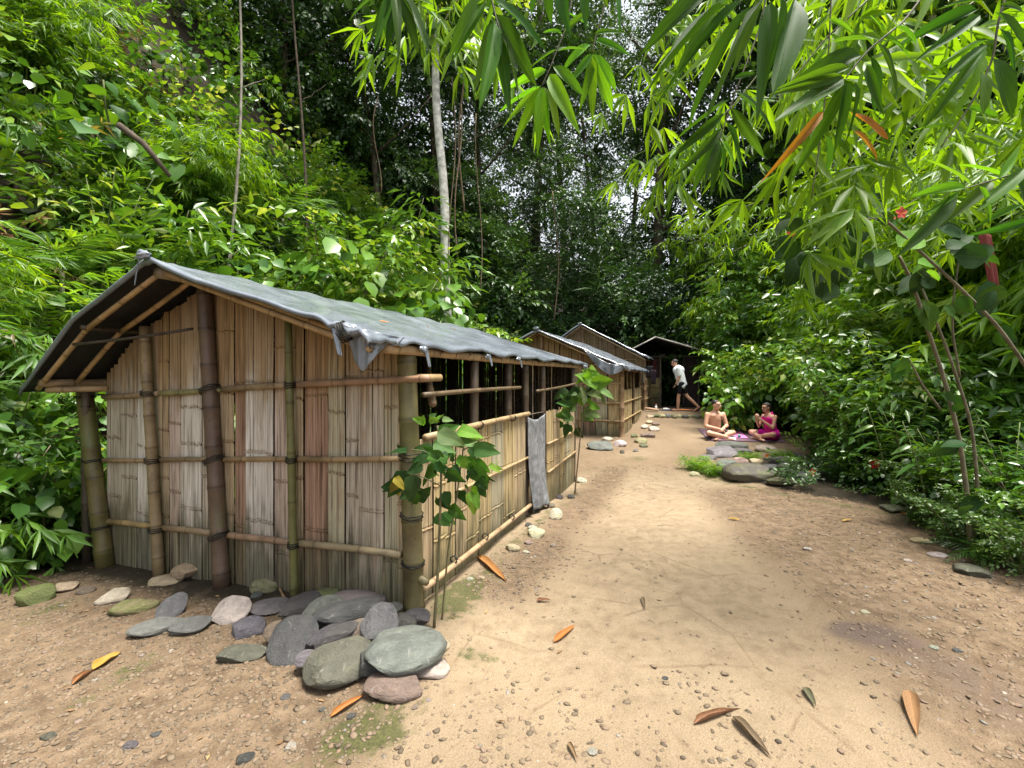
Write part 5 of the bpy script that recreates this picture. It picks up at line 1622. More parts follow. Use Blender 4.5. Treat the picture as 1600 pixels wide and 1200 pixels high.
# ------------------------------------------------------------------ garden plants right of the path (prototypes, then copies)
def proto_ginger(h, ns, seed, mat='leaf_broad', tint=.45, L=(.24, .40)):
    r = np.random.default_rng(seed); f = Fol(); st = MB()
    for k in range(ns):
        a = r.uniform(0, 6.28); lean = r.uniform(.1, .4) * h
        hh = h * r.uniform(.7, 1.05)
        t = np.linspace(0, 1, 9)
        P = np.stack([r.normal(0, .10) + math.cos(a) * lean * t ** 1.6, r.normal(0, .10) + math.sin(a) * lean * t ** 1.6, hh * t], 1)
        st.add(*tube(P, np.linspace(.014, .006, 9), 6))
        m = int(9 + hh * 4)
        q = np.linspace(.42, 1, m)
        pos = np.stack([np.interp(q, t, P[:, i]) for i in range(3)], 1)
        ph = r.uniform(0, 6.28)
        az = ph + np.where(np.arange(m) % 2, 0, math.pi) + r.normal(0, .35, m) + q * 1.2
        el = r.uniform(-.25, .5, m)
        d = np.stack([np.cos(az) * np.cos(el), np.sin(az) * np.cos(el), np.sin(el)], 1)
        f.leaves(lf_md(.24, .35, .45), pos, d, r.uniform(*L, m) * np.sin(q * 2.4 + .4), r.normal(0, .3, m), np.clip(r.normal(tint, .1, m) + .12 * (q - .5), 0, 1))
    return f.mesh('foliage', mat), make_mesh('stem', np.concatenate(st.v), st.f)
def proto_shrub(h, ns, seed, kind, mat, tint=.4, sc=1.0, per=7, spread=.45):
    r = np.random.default_rng(seed); f = Fol(); st = MB()
    for k in range(ns):
        a = k * 6.28 / ns + r.uniform(-.4, .4)
        hh = h * r.uniform(.6, 1.05)
        t = np.linspace(0, 1, 8)
        P = np.stack([math.cos(a) * spread * h * t ** 1.3 + .03 * np.sin(t * 9 + k), math.sin(a) * spread * h * t ** 1.3, hh * t], 1)
        st.add(*tube(P, np.linspace(.018, .005, 8), 6))
        for q in np.linspace(.28, 1, int(5 + 3 * h)):
            p = np.array([np.interp(q, t, P[:, i]) for i in range(3)])
            m = per // 2 + r.integers(0, 3)
            az = r.uniform(0, 6.28, m); el = r.uniform(-.3, .6, m)
            d = np.stack([np.cos(az) * np.cos(el), np.sin(az) * np.cos(el), np.sin(el)], 1)
            for v in range(m):
                f.put(SP[kind][r.integers(len(SP[kind]))], p[None], d[v:v + 1], sc * r.uniform(.7, 1.2), np.array([r.normal(0, .3)]), np.array([r.normal(tint, .1)]))
    return f.mesh('foliage', mat), make_mesh('stem', np.concatenate(st.v), st.f)
def proto_fern(n, L, seed, mat='leaf_broad', tint=.45, trunk=0.0, pairs=16, ll=.2, w=.14):
    r = np.random.default_rng(seed); f = Fol(); st = MB()
    st.add(*tube([[0, 0, -.05], [.02, 0, trunk * .5], [0, .02, trunk + .04]], [.03, .026, .03] if trunk else [.02, .02, .015], 6))
    for k in range(n):
        a = k * 2.4 + r.uniform(-.3, .3); el = r.uniform(.3, 1.0)
        d = np.array([[math.cos(a) * math.cos(el), math.sin(a) * math.cos(el), math.sin(el)]])
        f.put(sp_frond(seed * 50 + k, L * r.uniform(.7, 1.1), pairs, ll, w, .55), np.array([[0, 0, trunk]]), d, 1.0, np.array([r.normal(0, .2)]), np.array([r.normal(tint, .08)]))
    return f.mesh('foliage', mat), make_mesh('stem', np.concatenate(st.v), st.f)
def proto_bamboo(h, ns, seed, mat='leaf_lime', tint=.5, sc=1.1, dirbias=(-.4, -.3)):
    r = np.random.default_rng(seed); f = Fol(); st = MB()
    for k in range(ns):
        a = r.uniform(0, 6.28)
        t = np.linspace(0, 1, 12)
        lean = h * r.uniform(.25, .6)
        dx, dy = math.cos(a) * .6 + dirbias[0], math.sin(a) * .6 + dirbias[1]
        P = np.stack([r.normal(0, .15) + dx * lean * t ** 2, r.normal(0, .15) + dy * lean * t ** 2, h * r.uniform(.75, 1.0) * (t - .22 * t ** 3)], 1)
        st.add(*tube(P, np.linspace(.022, .004, 12), 6))
        for q in np.linspace(.30, 1, 15):
            p = np.array([np.interp(q, t, P[:, i]) for i in range(3)])
            m = r.integers(3, 6)
            az = r.uniform(0, 6.28, m); el = r.uniform(-.6, .4, m)
            d = np.stack([np.cos(az) * np.cos(el), np.sin(az) * np.cos(el), np.sin(el)], 1)
            for v in range(m):
                f.put(SP['bamboo'][r.integers(6)], p[None] + d[v:v + 1] * r.uniform(0, .25), d[v:v + 1], sc * r.uniform(.8, 1.3), np.array([r.normal(0, .3)]), np.array([r.normal(tint, .12)]))
    return f.mesh('foliage', mat), make_mesh('stem', np.concatenate(st.v), st.f)

PR = {'ginger_plant': [proto_ginger(2.2, 6, 1, tint=.6), proto_ginger(1.5, 7, 2, tint=.5), proto_ginger(2.8, 6, 3, tint=.72, L=(.3, .48))],
      'hibiscus_shrub': [proto_shrub(2.2, 6, 4, 'broad', 'leaf_broad', .5, 1.0), proto_shrub(1.3, 6, 5, 'broad', 'leaf_broad', .4, .9, 4), proto_shrub(2.9, 6, 6, 'broad', 'leaf_broad', .62, 1.2)],
      'rock_weed': [proto_shrub(.34, 6, 21, 'fine', 'leaf_lime', .45, .55, 4, .7)],
      'small_leaved_shrub': [proto_shrub(1.2, 7, 7, 'fine', 'leaf_fine', .45, .8, 3), proto_shrub(2.0, 7, 8, 'fine', 'leaf_fine', .5, 1.0)],
      'fern': [proto_fern(10, .75, 9), proto_fern(12, .55, 10, tint=.35, ll=.13)],
      'small_palm': [proto_fern(9, 1.1, 11, trunk=.7, ll=.34, w=.11, pairs=18), proto_fern(8, 1.0, 12, 'leaf_broad', .6, 1.6, 16, .32, .12)],
      'bamboo_clump': [proto_bamboo(5.2, 5, 13), proto_bamboo(4.2, 5, 14, tint=.6), proto_bamboo(6.2, 5, 15, tint=.45)],
      'long_leaved_shrub': [proto_shrub(1.7, 6, 16, 'long', 'leaf_broad', .42, .9), proto_shrub(2.5, 6, 17, 'long', 'leaf_broad', .6, 1.0)],
      'heart_leaved_plant': [proto_shrub(1.1, 5, 18, 'heart', 'leaf_broad', .5, .8, 5, .5), proto_shrub(1.9, 5, 19, 'heart', 'leaf_broad', .55, .9, 5, .4)]}
for k, lst in PR.items():
    for fo, stm in lst: stm.materials.append(M['stem'])
STEMC = {'ginger_plant': (.10, .13, .04), 'bamboo_clump': (.16, .19, .05), 'hibiscus_shrub': (.12, .095, .06)}
def plant(kind, var, px, Y, sc, label, group, rz=None, X=None, dz=0.0):
    X = (px - 800) / F_PX * Y if X is None else X
    fo, stm = PR[kind][var % len(PR[kind])]
    e = empty(kind, (X, Y, gz(X, Y) - .03 + dz), random.uniform(0, 6.28) if rz is None else rz)
    e.scale = (sc,) * 3
    tag(e, label, 'plant' if kind in ('fern', 'ginger_plant', 'heart_leaved_plant', 'rock_weed') else ('bamboo' if kind == 'bamboo_clump' else ('palm' if kind == 'small_palm' else 'shrub')), group)
    obj('foliage', fo, None, e)
    o = obj('stem', stm, None, e, STEMC.get(kind, (.11, .12, .05)))
    return e

GP = 'plants of the garden beside the path'
for kind, var, px, Y, sc, lab in [
        # front row along the path edge, from the rock bed to the right picture edge
        ('rock_weed', 0, 1088, 7.6, .7, 'low pale-green weed at the left tip of the rock bed'), ('rock_weed', 0, 1112, 7.2, .6, 'low weed in front of the mauve boulder'), ('rock_weed', 0, 1172, 8.5, .55, 'thin weed growing between the garden rocks'),
        ('rock_weed', 0, 1222, 8.4, .6, 'weed behind the rounded pink boulder'), ('hibiscus_shrub', 1, 1318, 6.9, .42, 'dark low shrub with the orange flower beside the rock bed'),
        ('fern', 0, 1325, 6.5, .75, 'spreading fern at the path edge, its fronds hanging over stems'), ('fern', 1, 1385, 6.0, .8, 'small dark fern at the path edge right of the spreading fern'), ('hibiscus_shrub', 1, 1362, 6.2, .6, 'shrub with the red flower at the path edge'),
        ('small_leaved_shrub', 0, 1440, 5.3, .6, 'low leafy weed where the path bends to the right'), ('fern', 1, 1490, 4.9, .8, 'fern under the forked stems at the right'), ('small_leaved_shrub', 0, 1530, 4.6, .65, 'low shrub at the right path border'),
        ('hibiscus_shrub', 1, 1450, 5.8, .7, 'dark shrub at the foot of the forked stems'), ('small_leaved_shrub', 0, 1580, 4.3, .75, 'low shrub at the right picture edge'), ('hibiscus_shrub', 1, 1560, 5.1, .7, 'dark leafy shrub at the right picture edge'),
        ('heart_leaved_plant', 0, 1425, 5.5, .5, 'small glossy plant hanging over the path border'), ('fern', 1, 1550, 4.35, .7, 'low fern at the lower right picture edge'), ('small_leaved_shrub', 0, 1500, 5.0, .7, 'tangled low shrub behind the lower right fern'),
        ('small_leaved_shrub', 0, 1500, 4.15, .5, 'low weed at the foot of the hibiscus stems'), ('fern', 1, 1545, 3.85, .75, 'dark fern spilling onto the path at the right'), ('small_leaved_shrub', 0, 1590, 3.6, .55, 'leafy weed low at the right picture edge'), ('hibiscus_shrub', 1, 1625, 3.9, .7, 'dark shrub rising at the right picture edge'),
        ('ginger_plant', 1, 1575, 4.2, .8, 'thin-stemmed plant right of the hibiscus stems'), ('ginger_plant', 1, 1480, 4.7, .75, 'thin-stemmed plant left of the hibiscus stems'), ('fern', 0, 1610, 4.3, .7, 'broad fern behind the right picture edge weeds'), ('small_leaved_shrub', 0, 1440, 4.75, .4, 'small weed on the path border left of the hibiscus stems'),
        ('heart_leaved_plant', 0, 1540, 4.3, .6, 'glossy plant between the hibiscus stems and the right edge'), ('ginger_plant', 1, 1420, 5.6, .8, 'thin-stemmed plant at the path bend'), ('ginger_plant', 1, 1340, 6.5, .7, 'thin-stemmed plant behind the spreading fern'),
        # second row
        ('hibiscus_shrub', 0, 1335, 7.9, .7, 'leafy shrub right behind the rock bed'), ('ginger_plant', 1, 1350, 7.4, .9, 'upright ginger plant behind the spreading fern'), ('hibiscus_shrub', 0, 1350, 7.0, .9, 'bushy shrub behind the red flower'),
        ('ginger_plant', 0, 1395, 6.6, .95, 'tall ginger plant with ladder-like bright leaves in the middle of the garden'), ('long_leaved_shrub', 0, 1440, 6.3, 1.0, 'long-leaved shrub left of the forked stems'), ('ginger_plant', 1, 1500, 5.8, 1.1, 'ginger plant behind the forked stems'),
        ('small_palm', 0, 1480, 6.6, .9, 'small palm among the garden shrubs at the right'), ('hibiscus_shrub', 0, 1545, 5.6, .85, 'dense shrub behind the right picture edge ferns'), ('long_leaved_shrub', 0, 1600, 5.6, 1.0, 'long-leaved shrub cut by the right picture edge'),
        ('heart_leaved_plant', 1, 1300, 9.0, .7, 'broad-leaved plant leaning over the seated woman'), ('hibiscus_shrub', 0, 1345, 9.4, .9, 'dark shrub close behind the seated woman'),
        # third row, behind the seated pair
        ('long_leaved_shrub', 1, 1205, 12.2, .8, 'long-leaved shrub right behind the picnic mat'), ('heart_leaved_plant', 1, 1150, 11.9, .85, 'broad-leaved plant between the two seated people'), ('heart_leaved_plant', 1, 1165, 12.9, .9, 'pale-leaved plant above the seated man'), ('hibiscus_shrub', 2, 1185, 13.4, 1.0, 'tall shrub behind the seated man'),
        ('ginger_plant', 2, 1255, 12.0, .9, 'tall leafy plant above the seated woman'), ('hibiscus_shrub', 2, 1300, 10.6, 1.0, 'tall dark shrub right of the seated woman'), ('ginger_plant', 2, 1330, 8.6, 1.0, 'tall ginger plant rising over the fern'), ('hibiscus_shrub', 2, 1385, 8.2, 1.0, 'tall hibiscus shrub in the middle of the garden'),
        ('small_palm', 1, 1310, 10.4, 1.2, 'slender palm rising behind the seated woman'), ('long_leaved_shrub', 1, 1440, 7.8, 1.1, 'tall long-leaved shrub behind the ladder-leaved ginger'), ('ginger_plant', 2, 1520, 7.3, 1.05, 'tall ginger plant at the right behind the forked stems'), ('hibiscus_shrub', 2, 1590, 6.8, 1.0, 'tall shrub at the right picture edge'),
        ('small_palm', 1, 1165, 15.4, 1.1, 'small palm behind the terrace on the right'), ('hibiscus_shrub', 2, 1150, 17.0, 1.0, 'dark shrub beside the far hut porch'), ('long_leaved_shrub', 1, 1175, 16.2, 1.2, 'long-leaved shrub at the back of the terrace'), ('small_palm', 1, 1105, 19.0, 1.6, 'feathery palm behind the far hut roof'),
        ('hibiscus_shrub', 2, 1200, 14.6, 1.2, 'tall shrub far behind the seated pair'), ('ginger_plant', 2, 1270, 12.6, 1.3, 'tall leafy plant far behind the seated woman')]:
    plant(kind, var, px, Y, sc, lab, GP)
GB2 = 'bamboo clumps over the garden'
for i, (var, px, Y, sc, lab) in enumerate([(0, 1300, 12.2, 1.05, 'lime bamboo leaning left over the seated pair'), (1, 1375, 10.0, 1.4, 'lime bamboo rising above the middle of the garden'), (2, 1440, 8.6, 1.3, 'lime bamboo arching over the garden at the upper right'), (0, 1540, 7.4, 1.4, 'lime bamboo at the upper right picture edge'),
        (1, 1235, 15.0, 1.5, 'bamboo behind the terrace, leaning over the path'), (2, 1400, 11.5, 1.5, 'tall bamboo far back over the garden'), (2, 1320, 14.5, 1.6, 'tall bamboo far back above the seated woman'), (1, 1610, 9.5, 1.7, 'tall bamboo beyond the right picture edge'), (0, 1650, 6.0, 1.35, 'bamboo overhanging from beyond the right picture edge')]):
    plant('bamboo_clump', var, px, Y, sc, lab, GB2)

# garden floor cover
zone_mass('garden_undergrowth', 'low dark groundcover under the garden shrubs', 'fine', 'leaf_fine', 260, 12, 411, (3.6, 10.5, 3.2, 16, .0, .30), (.15, .4), .7, (.35, .15), (-.3, -.6, .4), test=lambda c: (garden_d(c[:, 0], c[:, 1]) > .3) & ((c[:, 0] / c[:, 1] > .63) | (c[:, 1] > 11.3)))
zone_mass('garden_undergrowth', 'mixed broad leaves filling the garden between the stems', 'broad', 'leaf_broad', 200, 12, 412, (4.5, 11, 4.0, 16, .7, 2.1), (.3, .6), .9, (.36, .15), (-.5, -.6, .3), test=lambda c: (garden_d(c[:, 0], c[:, 1]) > 1.2) & ((c[:, 0] / c[:, 1] > .72) | (c[:, 1] > 11.8)))
# left foot of the bank, beside the hut
LB = 'plants at the bank foot left of the hut'
for kind, var, px, Y, sc, lab in [('heart_leaved_plant', 0, 60, 4.5, .9, 'glossy heart-leaved plant low at the left picture edge'), ('hibiscus_shrub', 1, 120, 5.0, .95, 'lime-leaved shrub right beside the left corner post'), ('heart_leaved_plant', 1, 10, 4.9, .8, 'leafy plant behind the mossy boulder'), ('fern', 0, 95, 4.75, .8, 'fern in the shade beside the left corner post'),
        ('ginger_plant', 1, 30, 5.6, .95, 'long-leaved plant over the left bushes'), ('hibiscus_shrub', 1, -40, 4.3, .9, 'shrub cut by the left picture edge'), ('bamboo_clump', 1, -60, 5.2, .55, 'thin bamboo reaching in from the left picture edge')]:
    plant(kind, var, px, Y, sc, lab, LB)

# single plants that stand out on the bank
BP = 'plants standing out on the bank'
for kind, var, px, Y, sc, lab in [('small_palm', 1, 95, 6.2, 1.0, 'drooping palm on the bank at the upper left'), ('small_palm', 0, 20, 5.8, 1.1, 'palm on the bank at the left picture edge'), ('bamboo_clump', 1, 300, 9.5, .8, 'bright bamboo high on the bank above the hut ridge'), ('heart_leaved_plant', 1, 385, 8.6, 1.5, 'large-leaved climber right above the hut ridge'), ('heart_leaved_plant', 1, 590, 11.0, 1.9, 'large-leaved climber above the hut roof left of the white trunk'),
        ('heart_leaved_plant', 1, 655, 11.3, 1.7, 'pale large-leaved climber at the foot of the white trunk'), ('hibiscus_shrub', 2, 720, 11.8, 1.1, 'bright bush right of the white trunk foot'), ('hibiscus_shrub', 2, 520, 10.4, 1.3, 'bush on the bank over the middle of the near roof'), ('small_palm', 1, 440, 10.4, 1.3, 'palm on the bank behind the near roof'), ('long_leaved_shrub', 1, 250, 8.0, 1.2, 'long-leaved bush on the bank over the roof tip'),
        ('ginger_plant', 2, 160, 7.0, 1.1, 'tall leafy plant on the bank left of the roof tip'), ('fern', 0, 330, 8.2, 1.6, 'big fern on the bank right above the roof tip'), ('bamboo_clump', 0, 60, 8.5, .8, 'bright bamboo high on the bank at the left'), ('heart_leaved_plant', 0, 220, 8.8, 2.2, 'large pale leaves high on the bank at the upper left'), ('long_leaved_shrub', 1, 620, 12.6, 1.6, 'dense bush on the bank behind the climber'), ('small_palm', 0, 760, 15.5, 1.6, 'palm behind the near hut roof end')]:
    plant(kind, var, px, Y, sc, lab, BP)

# forked stems of the old hibiscus in front of the garden, leaves built singly
def stems_thing(name, label, cat, Y, paths, leaves, leafmesh, wr=.5, col=(.13, .11, .06), jit=.15, group=None, leafname='leaf', rolls=.5, extra=0, shrink=1.0):
    """paths: list of (pixel polyline, radius); leaves: (base px, tip px, colour, depth offset)"""
    p0 = paths[0][0][0]
    base = at(p0[0], p0[1], Y)
    e = empty(name, tuple(base))
    tag(e, label, cat, group)
    for pts, r0 in paths:
        P = np.array([at(p[0], p[1], Y + (p[2] if len(p) > 2 else 0)) for p in pts])
        t = np.linspace(0, 1, len(P)); tt = np.linspace(0, 1, 4 * len(P))
        P2 = np.stack([np.interp(tt, t, P[:, i]) for i in range(3)], 1)
        P2[1:-1] = (P2[:-2] + 2 * P2[1:-1] + P2[2:]) / 4
        V, F = tube(P2 - base, np.linspace(r0, r0 * .6, len(P2)), 8)
        mk('stem', V, F, M['stem'], e, col)
    if extra:
        leaves = list(leaves) + [((b[0] + random.uniform(-14, 14), b[1] + random.uniform(-10, 14)), (t[0] * .75 + b[0] * .25 + random.uniform(-22, 22), t[1] * .75 + b[1] * .25 + random.uniform(-16, 22)), c) for b, t, c, *_ in leaves for _k in range(extra)]
    for k, lf in enumerate(leaves):
        (bx, by), (tx, ty), c = lf[:3]
        tx, ty = bx + (tx - bx) * shrink, by + (ty - by) * shrink
        w = lf[3] if len(lf) > 3 else wr
        d0 = random.uniform(-jit, jit); d1 = d0 + random.uniform(-.35, .35) * math.hypot(tx - bx, ty - by) / F_PX * Y
        b, t2 = at(bx, by, Y + d0), at(tx, ty, Y + d1)
        L = np.linalg.norm(t2 - b)
        me = leafmesh[k % len(leafmesh)]
        leaf_obj(leafname, me, b, t2, L * w, (random.uniform(-.4, .4), -1, random.uniform(.0, .7)), [q * random.uniform(.85, 1.15) for q in c], e, random.uniform(-rolls, rolls))
    return e
DK, MD, LT, PLE, YL, OR = (.022, .055, .016), (.05, .12, .025), (.11, .22, .03), (.10, .17, .07), (.17, .16, .03), (.27, .12, .022)
def c4(pts): return [((540 + a / 4, 640 + b / 4), (540 + c / 4, 640 + d / 4), col) + tuple(w) for a, b, c, d, col, *w in pts]
stems_thing('leafy_sapling', 'broad-leaved sapling growing at the near hut corner', 'plant', 2.80,
    [([(678, 985), (684, 900), (688, 800), (690, 720), (684, 665)], .010), ([(690, 975, .1), (700, 860, .1), (716, 760, .1), (724, 700, .1)], .007), ([(690, 760), (660, 745), (640, 740)], .004), ([(722, 705, .1), (745, 690, .1)], .004), ([(688, 720), (665, 705), (640, 702)], .004)],
    c4([(500, 75, 400, 50, LT), (520, 60, 592, 82, LT), (560, 55, 630, 38, PLE), (700, 130, 880, 155, LT), (710, 170, 862, 195, PLE), (600, 150, 700, 118, MD), (600, 165, 780, 232, PLE), (540, 250, 395, 215, DK), (600, 285, 488, 262, MD), (640, 290, 560, 240, DK),
        (520, 290, 398, 368, DK), (560, 375, 478, 475, MD), (385, 262, 212, 268, DK), (345, 420, 215, 545, DK), (325, 435, 345, 572, YL), (405, 440, 470, 585, DK), (440, 500, 388, 625, DK), (630, 380, 768, 478, DK), (770, 235, 832, 335, DK), (800, 240, 978, 282, MD), (790, 320, 928, 412, MD),
        (690, 312, 805, 325, LT), (840, 380, 942, 476, DK, .22), (790, 370, 836, 432, DK, .35), (810, 450, 892, 572, DK), (780, 510, 856, 642, LT), (615, 510, 662, 645, DK), (700, 500, 716, 582, DK), (650, 600, 772, 712, MD), (590, 690, 622, 732, MD), (930, 350, 986, 388, LT), (620, 240, 690, 330, MD), (560, 330, 640, 420, DK), (690, 400, 620, 470, DK), (480, 560, 530, 500, DK)]),
    LM_HEART, .60, (.11, .10, .05), .22, extra=2, rolls=.9, shrink=.85)
def c6(pts): return [((780 + a / 5, 480 + b / 5), (780 + c / 5, 480 + d / 5), col) for a, b, c, d, col in pts]
stems_thing('leafy_sapling', 'slim sapling with pale leaves against the far end of the near hut', 'plant', 6.1,
    [([(898, 772), (903, 720), (909, 660), (918, 600), (921, 582)], .010), ([(907, 680), (890, 650), (880, 640)], .005), ([(910, 655), (935, 625)], .005)],
    c6([(720, 510, 640, 490, LT), (700, 520, 785, 508, LT), (720, 560, 842, 545, LT), (740, 590, 832, 605, MD), (690, 560, 620, 590, MD), (640, 620, 590, 690, PLE), (690, 640, 800, 705, PLE), (790, 650, 915, 700, PLE), (620, 715, 665, 775, LT), (560, 760, 448, 738, MD), (600, 800, 498, 788, PLE), (560, 835, 438, 852, MD), (640, 830, 738, 892, PLE), (580, 860, 500, 885, PLE),
        (700, 760, 802, 792, LT), (560, 700, 500, 725, DK), (500, 900, 428, 945, DK), (540, 920, 572, 985, DK), (650, 740, 720, 700, MD), (690, 610, 760, 650, DK), (620, 640, 530, 690, DK), (720, 540, 680, 480, LT), (730, 530, 790, 560, LT)]),
    LM_HEART, .62, (.12, .09, .05), .15, extra=1)

# forked stems
hb = stems_thing('old_hibiscus', 'tall old hibiscus with forked bare stems at the right of the path', 'shrub', 3.95,
    [([(1518, 880), (1512, 780), (1500, 690), (1478, 600), (1448, 510), (1425, 440), (1405, 400)], .020), ([(1520, 870, .1), (1528, 760, .1), (1518, 660, .1), (1480, 545, .1), (1440, 450, .1)], .016), ([(1500, 590, .1), (1488, 520, .1), (1490, 460, .1), (1500, 400, .1)], .010),
     ([(1615, 590, -.3), (1560, 510, -.3), (1500, 450, -.3), (1440, 395, -.3), (1380, 340, -.3), (1320, 300, -.3)], .014), ([(1470, 640), (1440, 600), (1420, 560)], .010), ([(1380, 340, -.3), (1330, 345, -.3), (1290, 350, -.3)], .006)],
    [((1236, 372), (1205, 420), DK), ((1300, 360), (1262, 372), DK), ((1325, 350), (1285, 390), DK), ((1340, 370), (1300, 420), DK), ((1290, 400), (1240, 430), DK), ((1300, 420), (1240, 465), DK), ((1330, 420), (1290, 450), DK), ((1350, 400), (1390, 440), DK), ((1380, 400), (1340, 440), MD), ((1240, 340), (1200, 370), DK),
     ((1400, 350), (1350, 320), DK), ((1380, 320), (1330, 300), DK), ((1440, 430), (1390, 470), DK), ((1450, 440), (1400, 430), DK), ((1480, 390), (1540, 350), DK), ((1500, 400), (1590, 390), DK), ((1470, 360), (1530, 370), DK), ((1520, 470), (1600, 450), DK), ((1560, 510), (1600, 540), DK), ((1420, 560), (1390, 590), MD), ((1300, 440), (1260, 480), DK), ((1260, 400), (1225, 450), DK),
     ((1490, 470), (1530, 500), MD), ((1440, 470), (1470, 520), MD), ((1350, 345), (1370, 380), DK), ((1410, 380), (1460, 340), LT), ((1430, 420), (1490, 430), LT), ((1310, 330), (1270, 310), LT), ((1340, 310), (1380, 280), LT), ((1480, 620), (1520, 640), DK), ((1500, 690), (1460, 720), DK), ((1512, 780), (1560, 800), DK)],
    LM_OVATE, .62, (.12, .105, .065), .4, extra=3, rolls=.8, shrink=.72)

# leafy bamboo branches arching overhead, a little farther off than the sprays
def branch(label, Y, pts, ns, sc, seed, tint=.5):
    r = np.random.default_rng(seed)
    P = np.array([at(p[0], p[1], Y + (p[2] if len(p) > 2 else 0)) for p in pts])
    base = P[0]
    e = empty('bamboo_branch', tuple(base)); tag(e, label, 'bamboo', 'leafy bamboo branches overhead')
    t = np.linspace(0, 1, len(P)); tt = np.linspace(0, 1, 24)
    P2 = np.stack([np.interp(tt, t, P[:, i]) for i in range(3)], 1) - base
    mk('stem', *tube(P2, np.linspace(.009, .003, 24), 6), M['stem'], e, (.09, .085, .03))
    f = Fol()
    q = r.uniform(.15, 1, ns)
    pos = np.stack([np.interp(q, tt, P2[:, i]) for i in range(3)], 1)
    d = norm(r.normal(size=(ns, 3)) * [1, 1, .5] + norm(P2[-1] - P2[0]) * .5 + [0, 0, -.35])
    v = r.integers(0, 6, ns)
    for k in range(6):
        s = v == k
        if s.any(): f.put(SP['bamboo'][k], pos[s], d[s], sc * r.uniform(.8, 1.25, s.sum()), r.normal(0, .3, s.sum()), r.normal(tint, .12, s.sum()))
    f.build('foliage', 'leaf_lime', e)
for i, (Y, pts, ns, sc, lab) in enumerate([(2.6, [(1500, -160), (1400, -40), (1290, 60), (1210, 160)], 15, 1.25, 'lime bamboo branch behind the biggest dark spray'), (3.0, [(1700, 60), (1560, 110), (1430, 180), (1320, 260)], 16, 1.25, 'lime bamboo branch crossing the upper right below the orange leaves'), (4.8, [(1720, 180), (1600, 220), (1500, 270), (1400, 330)], 26, .95, 'lime bamboo branch low in the upper right'),
        (2.8, [(1650, -120), (1540, -10), (1440, 60), (1360, 110)], 14, 1.25, 'lime bamboo branch in the upper right corner'), (3.8, [(1380, -160), (1260, 20), (1150, 160), (1080, 230)], 18, 1.0, 'lime bamboo branch hanging left towards the sky gap'), (3.2, [(1250, -160), (1160, -60), (1080, 10), (1020, 60)], 16, .9, 'short lime bamboo branch at the top edge'),
        (6.5, [(1560, 60), (1400, 200), (1250, 290), (1120, 340)], 34, 1.0, 'long lime bamboo branch reaching over the path'), (9.0, [(1500, 180), (1380, 270), (1260, 340), (1130, 400)], 26, 1.0, 'lowest lime bamboo branch reaching towards the far hut'), (1.9, [(760, -150), (740, -60), (715, 0), (690, 40)], 8, .6, 'small lime bamboo branch at the top left of the middle')]):
    branch(lab, Y, pts, ns, sc, 900 + i)

# flowers
def flower(px, py, Y, r, color, label):
    e = empty('hibiscus_flower', tuple(at(px, py, Y)))
    tag(e, label, 'flower', 'red flowers in the garden')
    V, F = leaf_grid(lambda t: .5 * math.sin(min(1, .12 + .8 * t) ** .9 * math.pi) ** .6, 6, .25, .35, .08, 3, 5)
    me = make_mesh('petal', V, F); me.materials.append(M['petal'])
    for k in range(5):
        a = k * 6.283 / 5 + .3
        d = np.array([math.cos(a), -.45, math.sin(a)])
        leaf_obj('petal', me, at(px, py, Y), at(px, py, Y) + d * r, r * .9, (0, -1, 0.05), [c * random.uniform(.85, 1.1) for c in color], e)
    V, F = tube([[0, 0, 0], [.1 * r, -.9 * r, -.3 * r]], [.06 * r, .05 * r], 6)
    mk('pistil', V, F, M['petal'], e, (.7, .35, .05))
flower(1407, 333, 4.2, .050, (.50, .07, .045), 'large salmon-red flower high in the right shrubs')
flower(1392, 342, 4.75, .04, (.6, .08, .03), 'small red flower left of the large salmon one')
flower(1235, 366, 6.5, .06, (.55, .10, .03), 'orange-red flower high in the middle of the garden leaves')
flower(1366, 724, 5.75, .065, (.5, .03, .035), 'red flower low over the path edge')
flower(1269, 737, 6.35, .045, (.55, .10, .02), 'orange flower low beside the rock bed')
flower(1198, 712, 7.0, .03, (.4, .10, .04), 'dull orange flower among the garden rocks')
flower(1460, 430, 6.0, .05, (.6, .2, .2), 'pink blossom below the salmon flower')

# faded red cloth hung over a branch, half hidden in the leaves
_c = [at(1528, 366, 5.2), at(1538, 362, 5.16), at(1548, 367, 5.2)]
_o = drape(None, _c, .60, 91, 'red_cloth', 'cloth', 2, .014, .15, 14, 14, (.20, .05, .048), lean=(.10, 0, 0))
tag(_o, 'faded red cloth hanging half hidden in the leaves at the right', 'cloth')

# ------------------------------------------------------------------ bamboo sprays hanging in close to the camera
BS = 'bamboo sprays hanging into the top of the view'
BD, BM, BLm = (.030, .085, .012), (.055, .14, .016), (.11, .25, .02)  # shade and sunlight painted into one leaf's colour: dark, middle, lime
def r2(pts): return [((500 + a / 2.857, b / 2.857), (500 + c / 2.857, d / 2.857), col) + tuple(w) for a, b, c, d, col, *w in pts]
def r3(pts): return [((1000 + a / 2.667, b / 2.667), (1000 + c / 2.667, d / 2.667), col) + tuple(w) for a, b, c, d, col, *w in pts]
def spray(label, Y, paths, leaves, wr=.14, jit=.05):
    stems_thing('bamboo_spray', label, 'bamboo', Y, paths, leaves, LM_BAMBOO, wr, (.06, .055, .025), jit, BS, rolls=.6)
spray('dark drooping bamboo spray at the top left of the middle', 1.5, [([(640, -90), (622, -20), (618, -8)], .003)],
      r2([(320, -40, 205, 232, BD), (325, -40, 240, 212, BM), (330, -30, 300, 255, BD), (335, -30, 355, 212, BD), (345, -30, 445, 232, BD), (350, -40, 510, 215, BD), (310, -50, 110, 40, BM), (330, -40, 270, 180, BD), (340, -30, 400, 150, BD)]), .15)
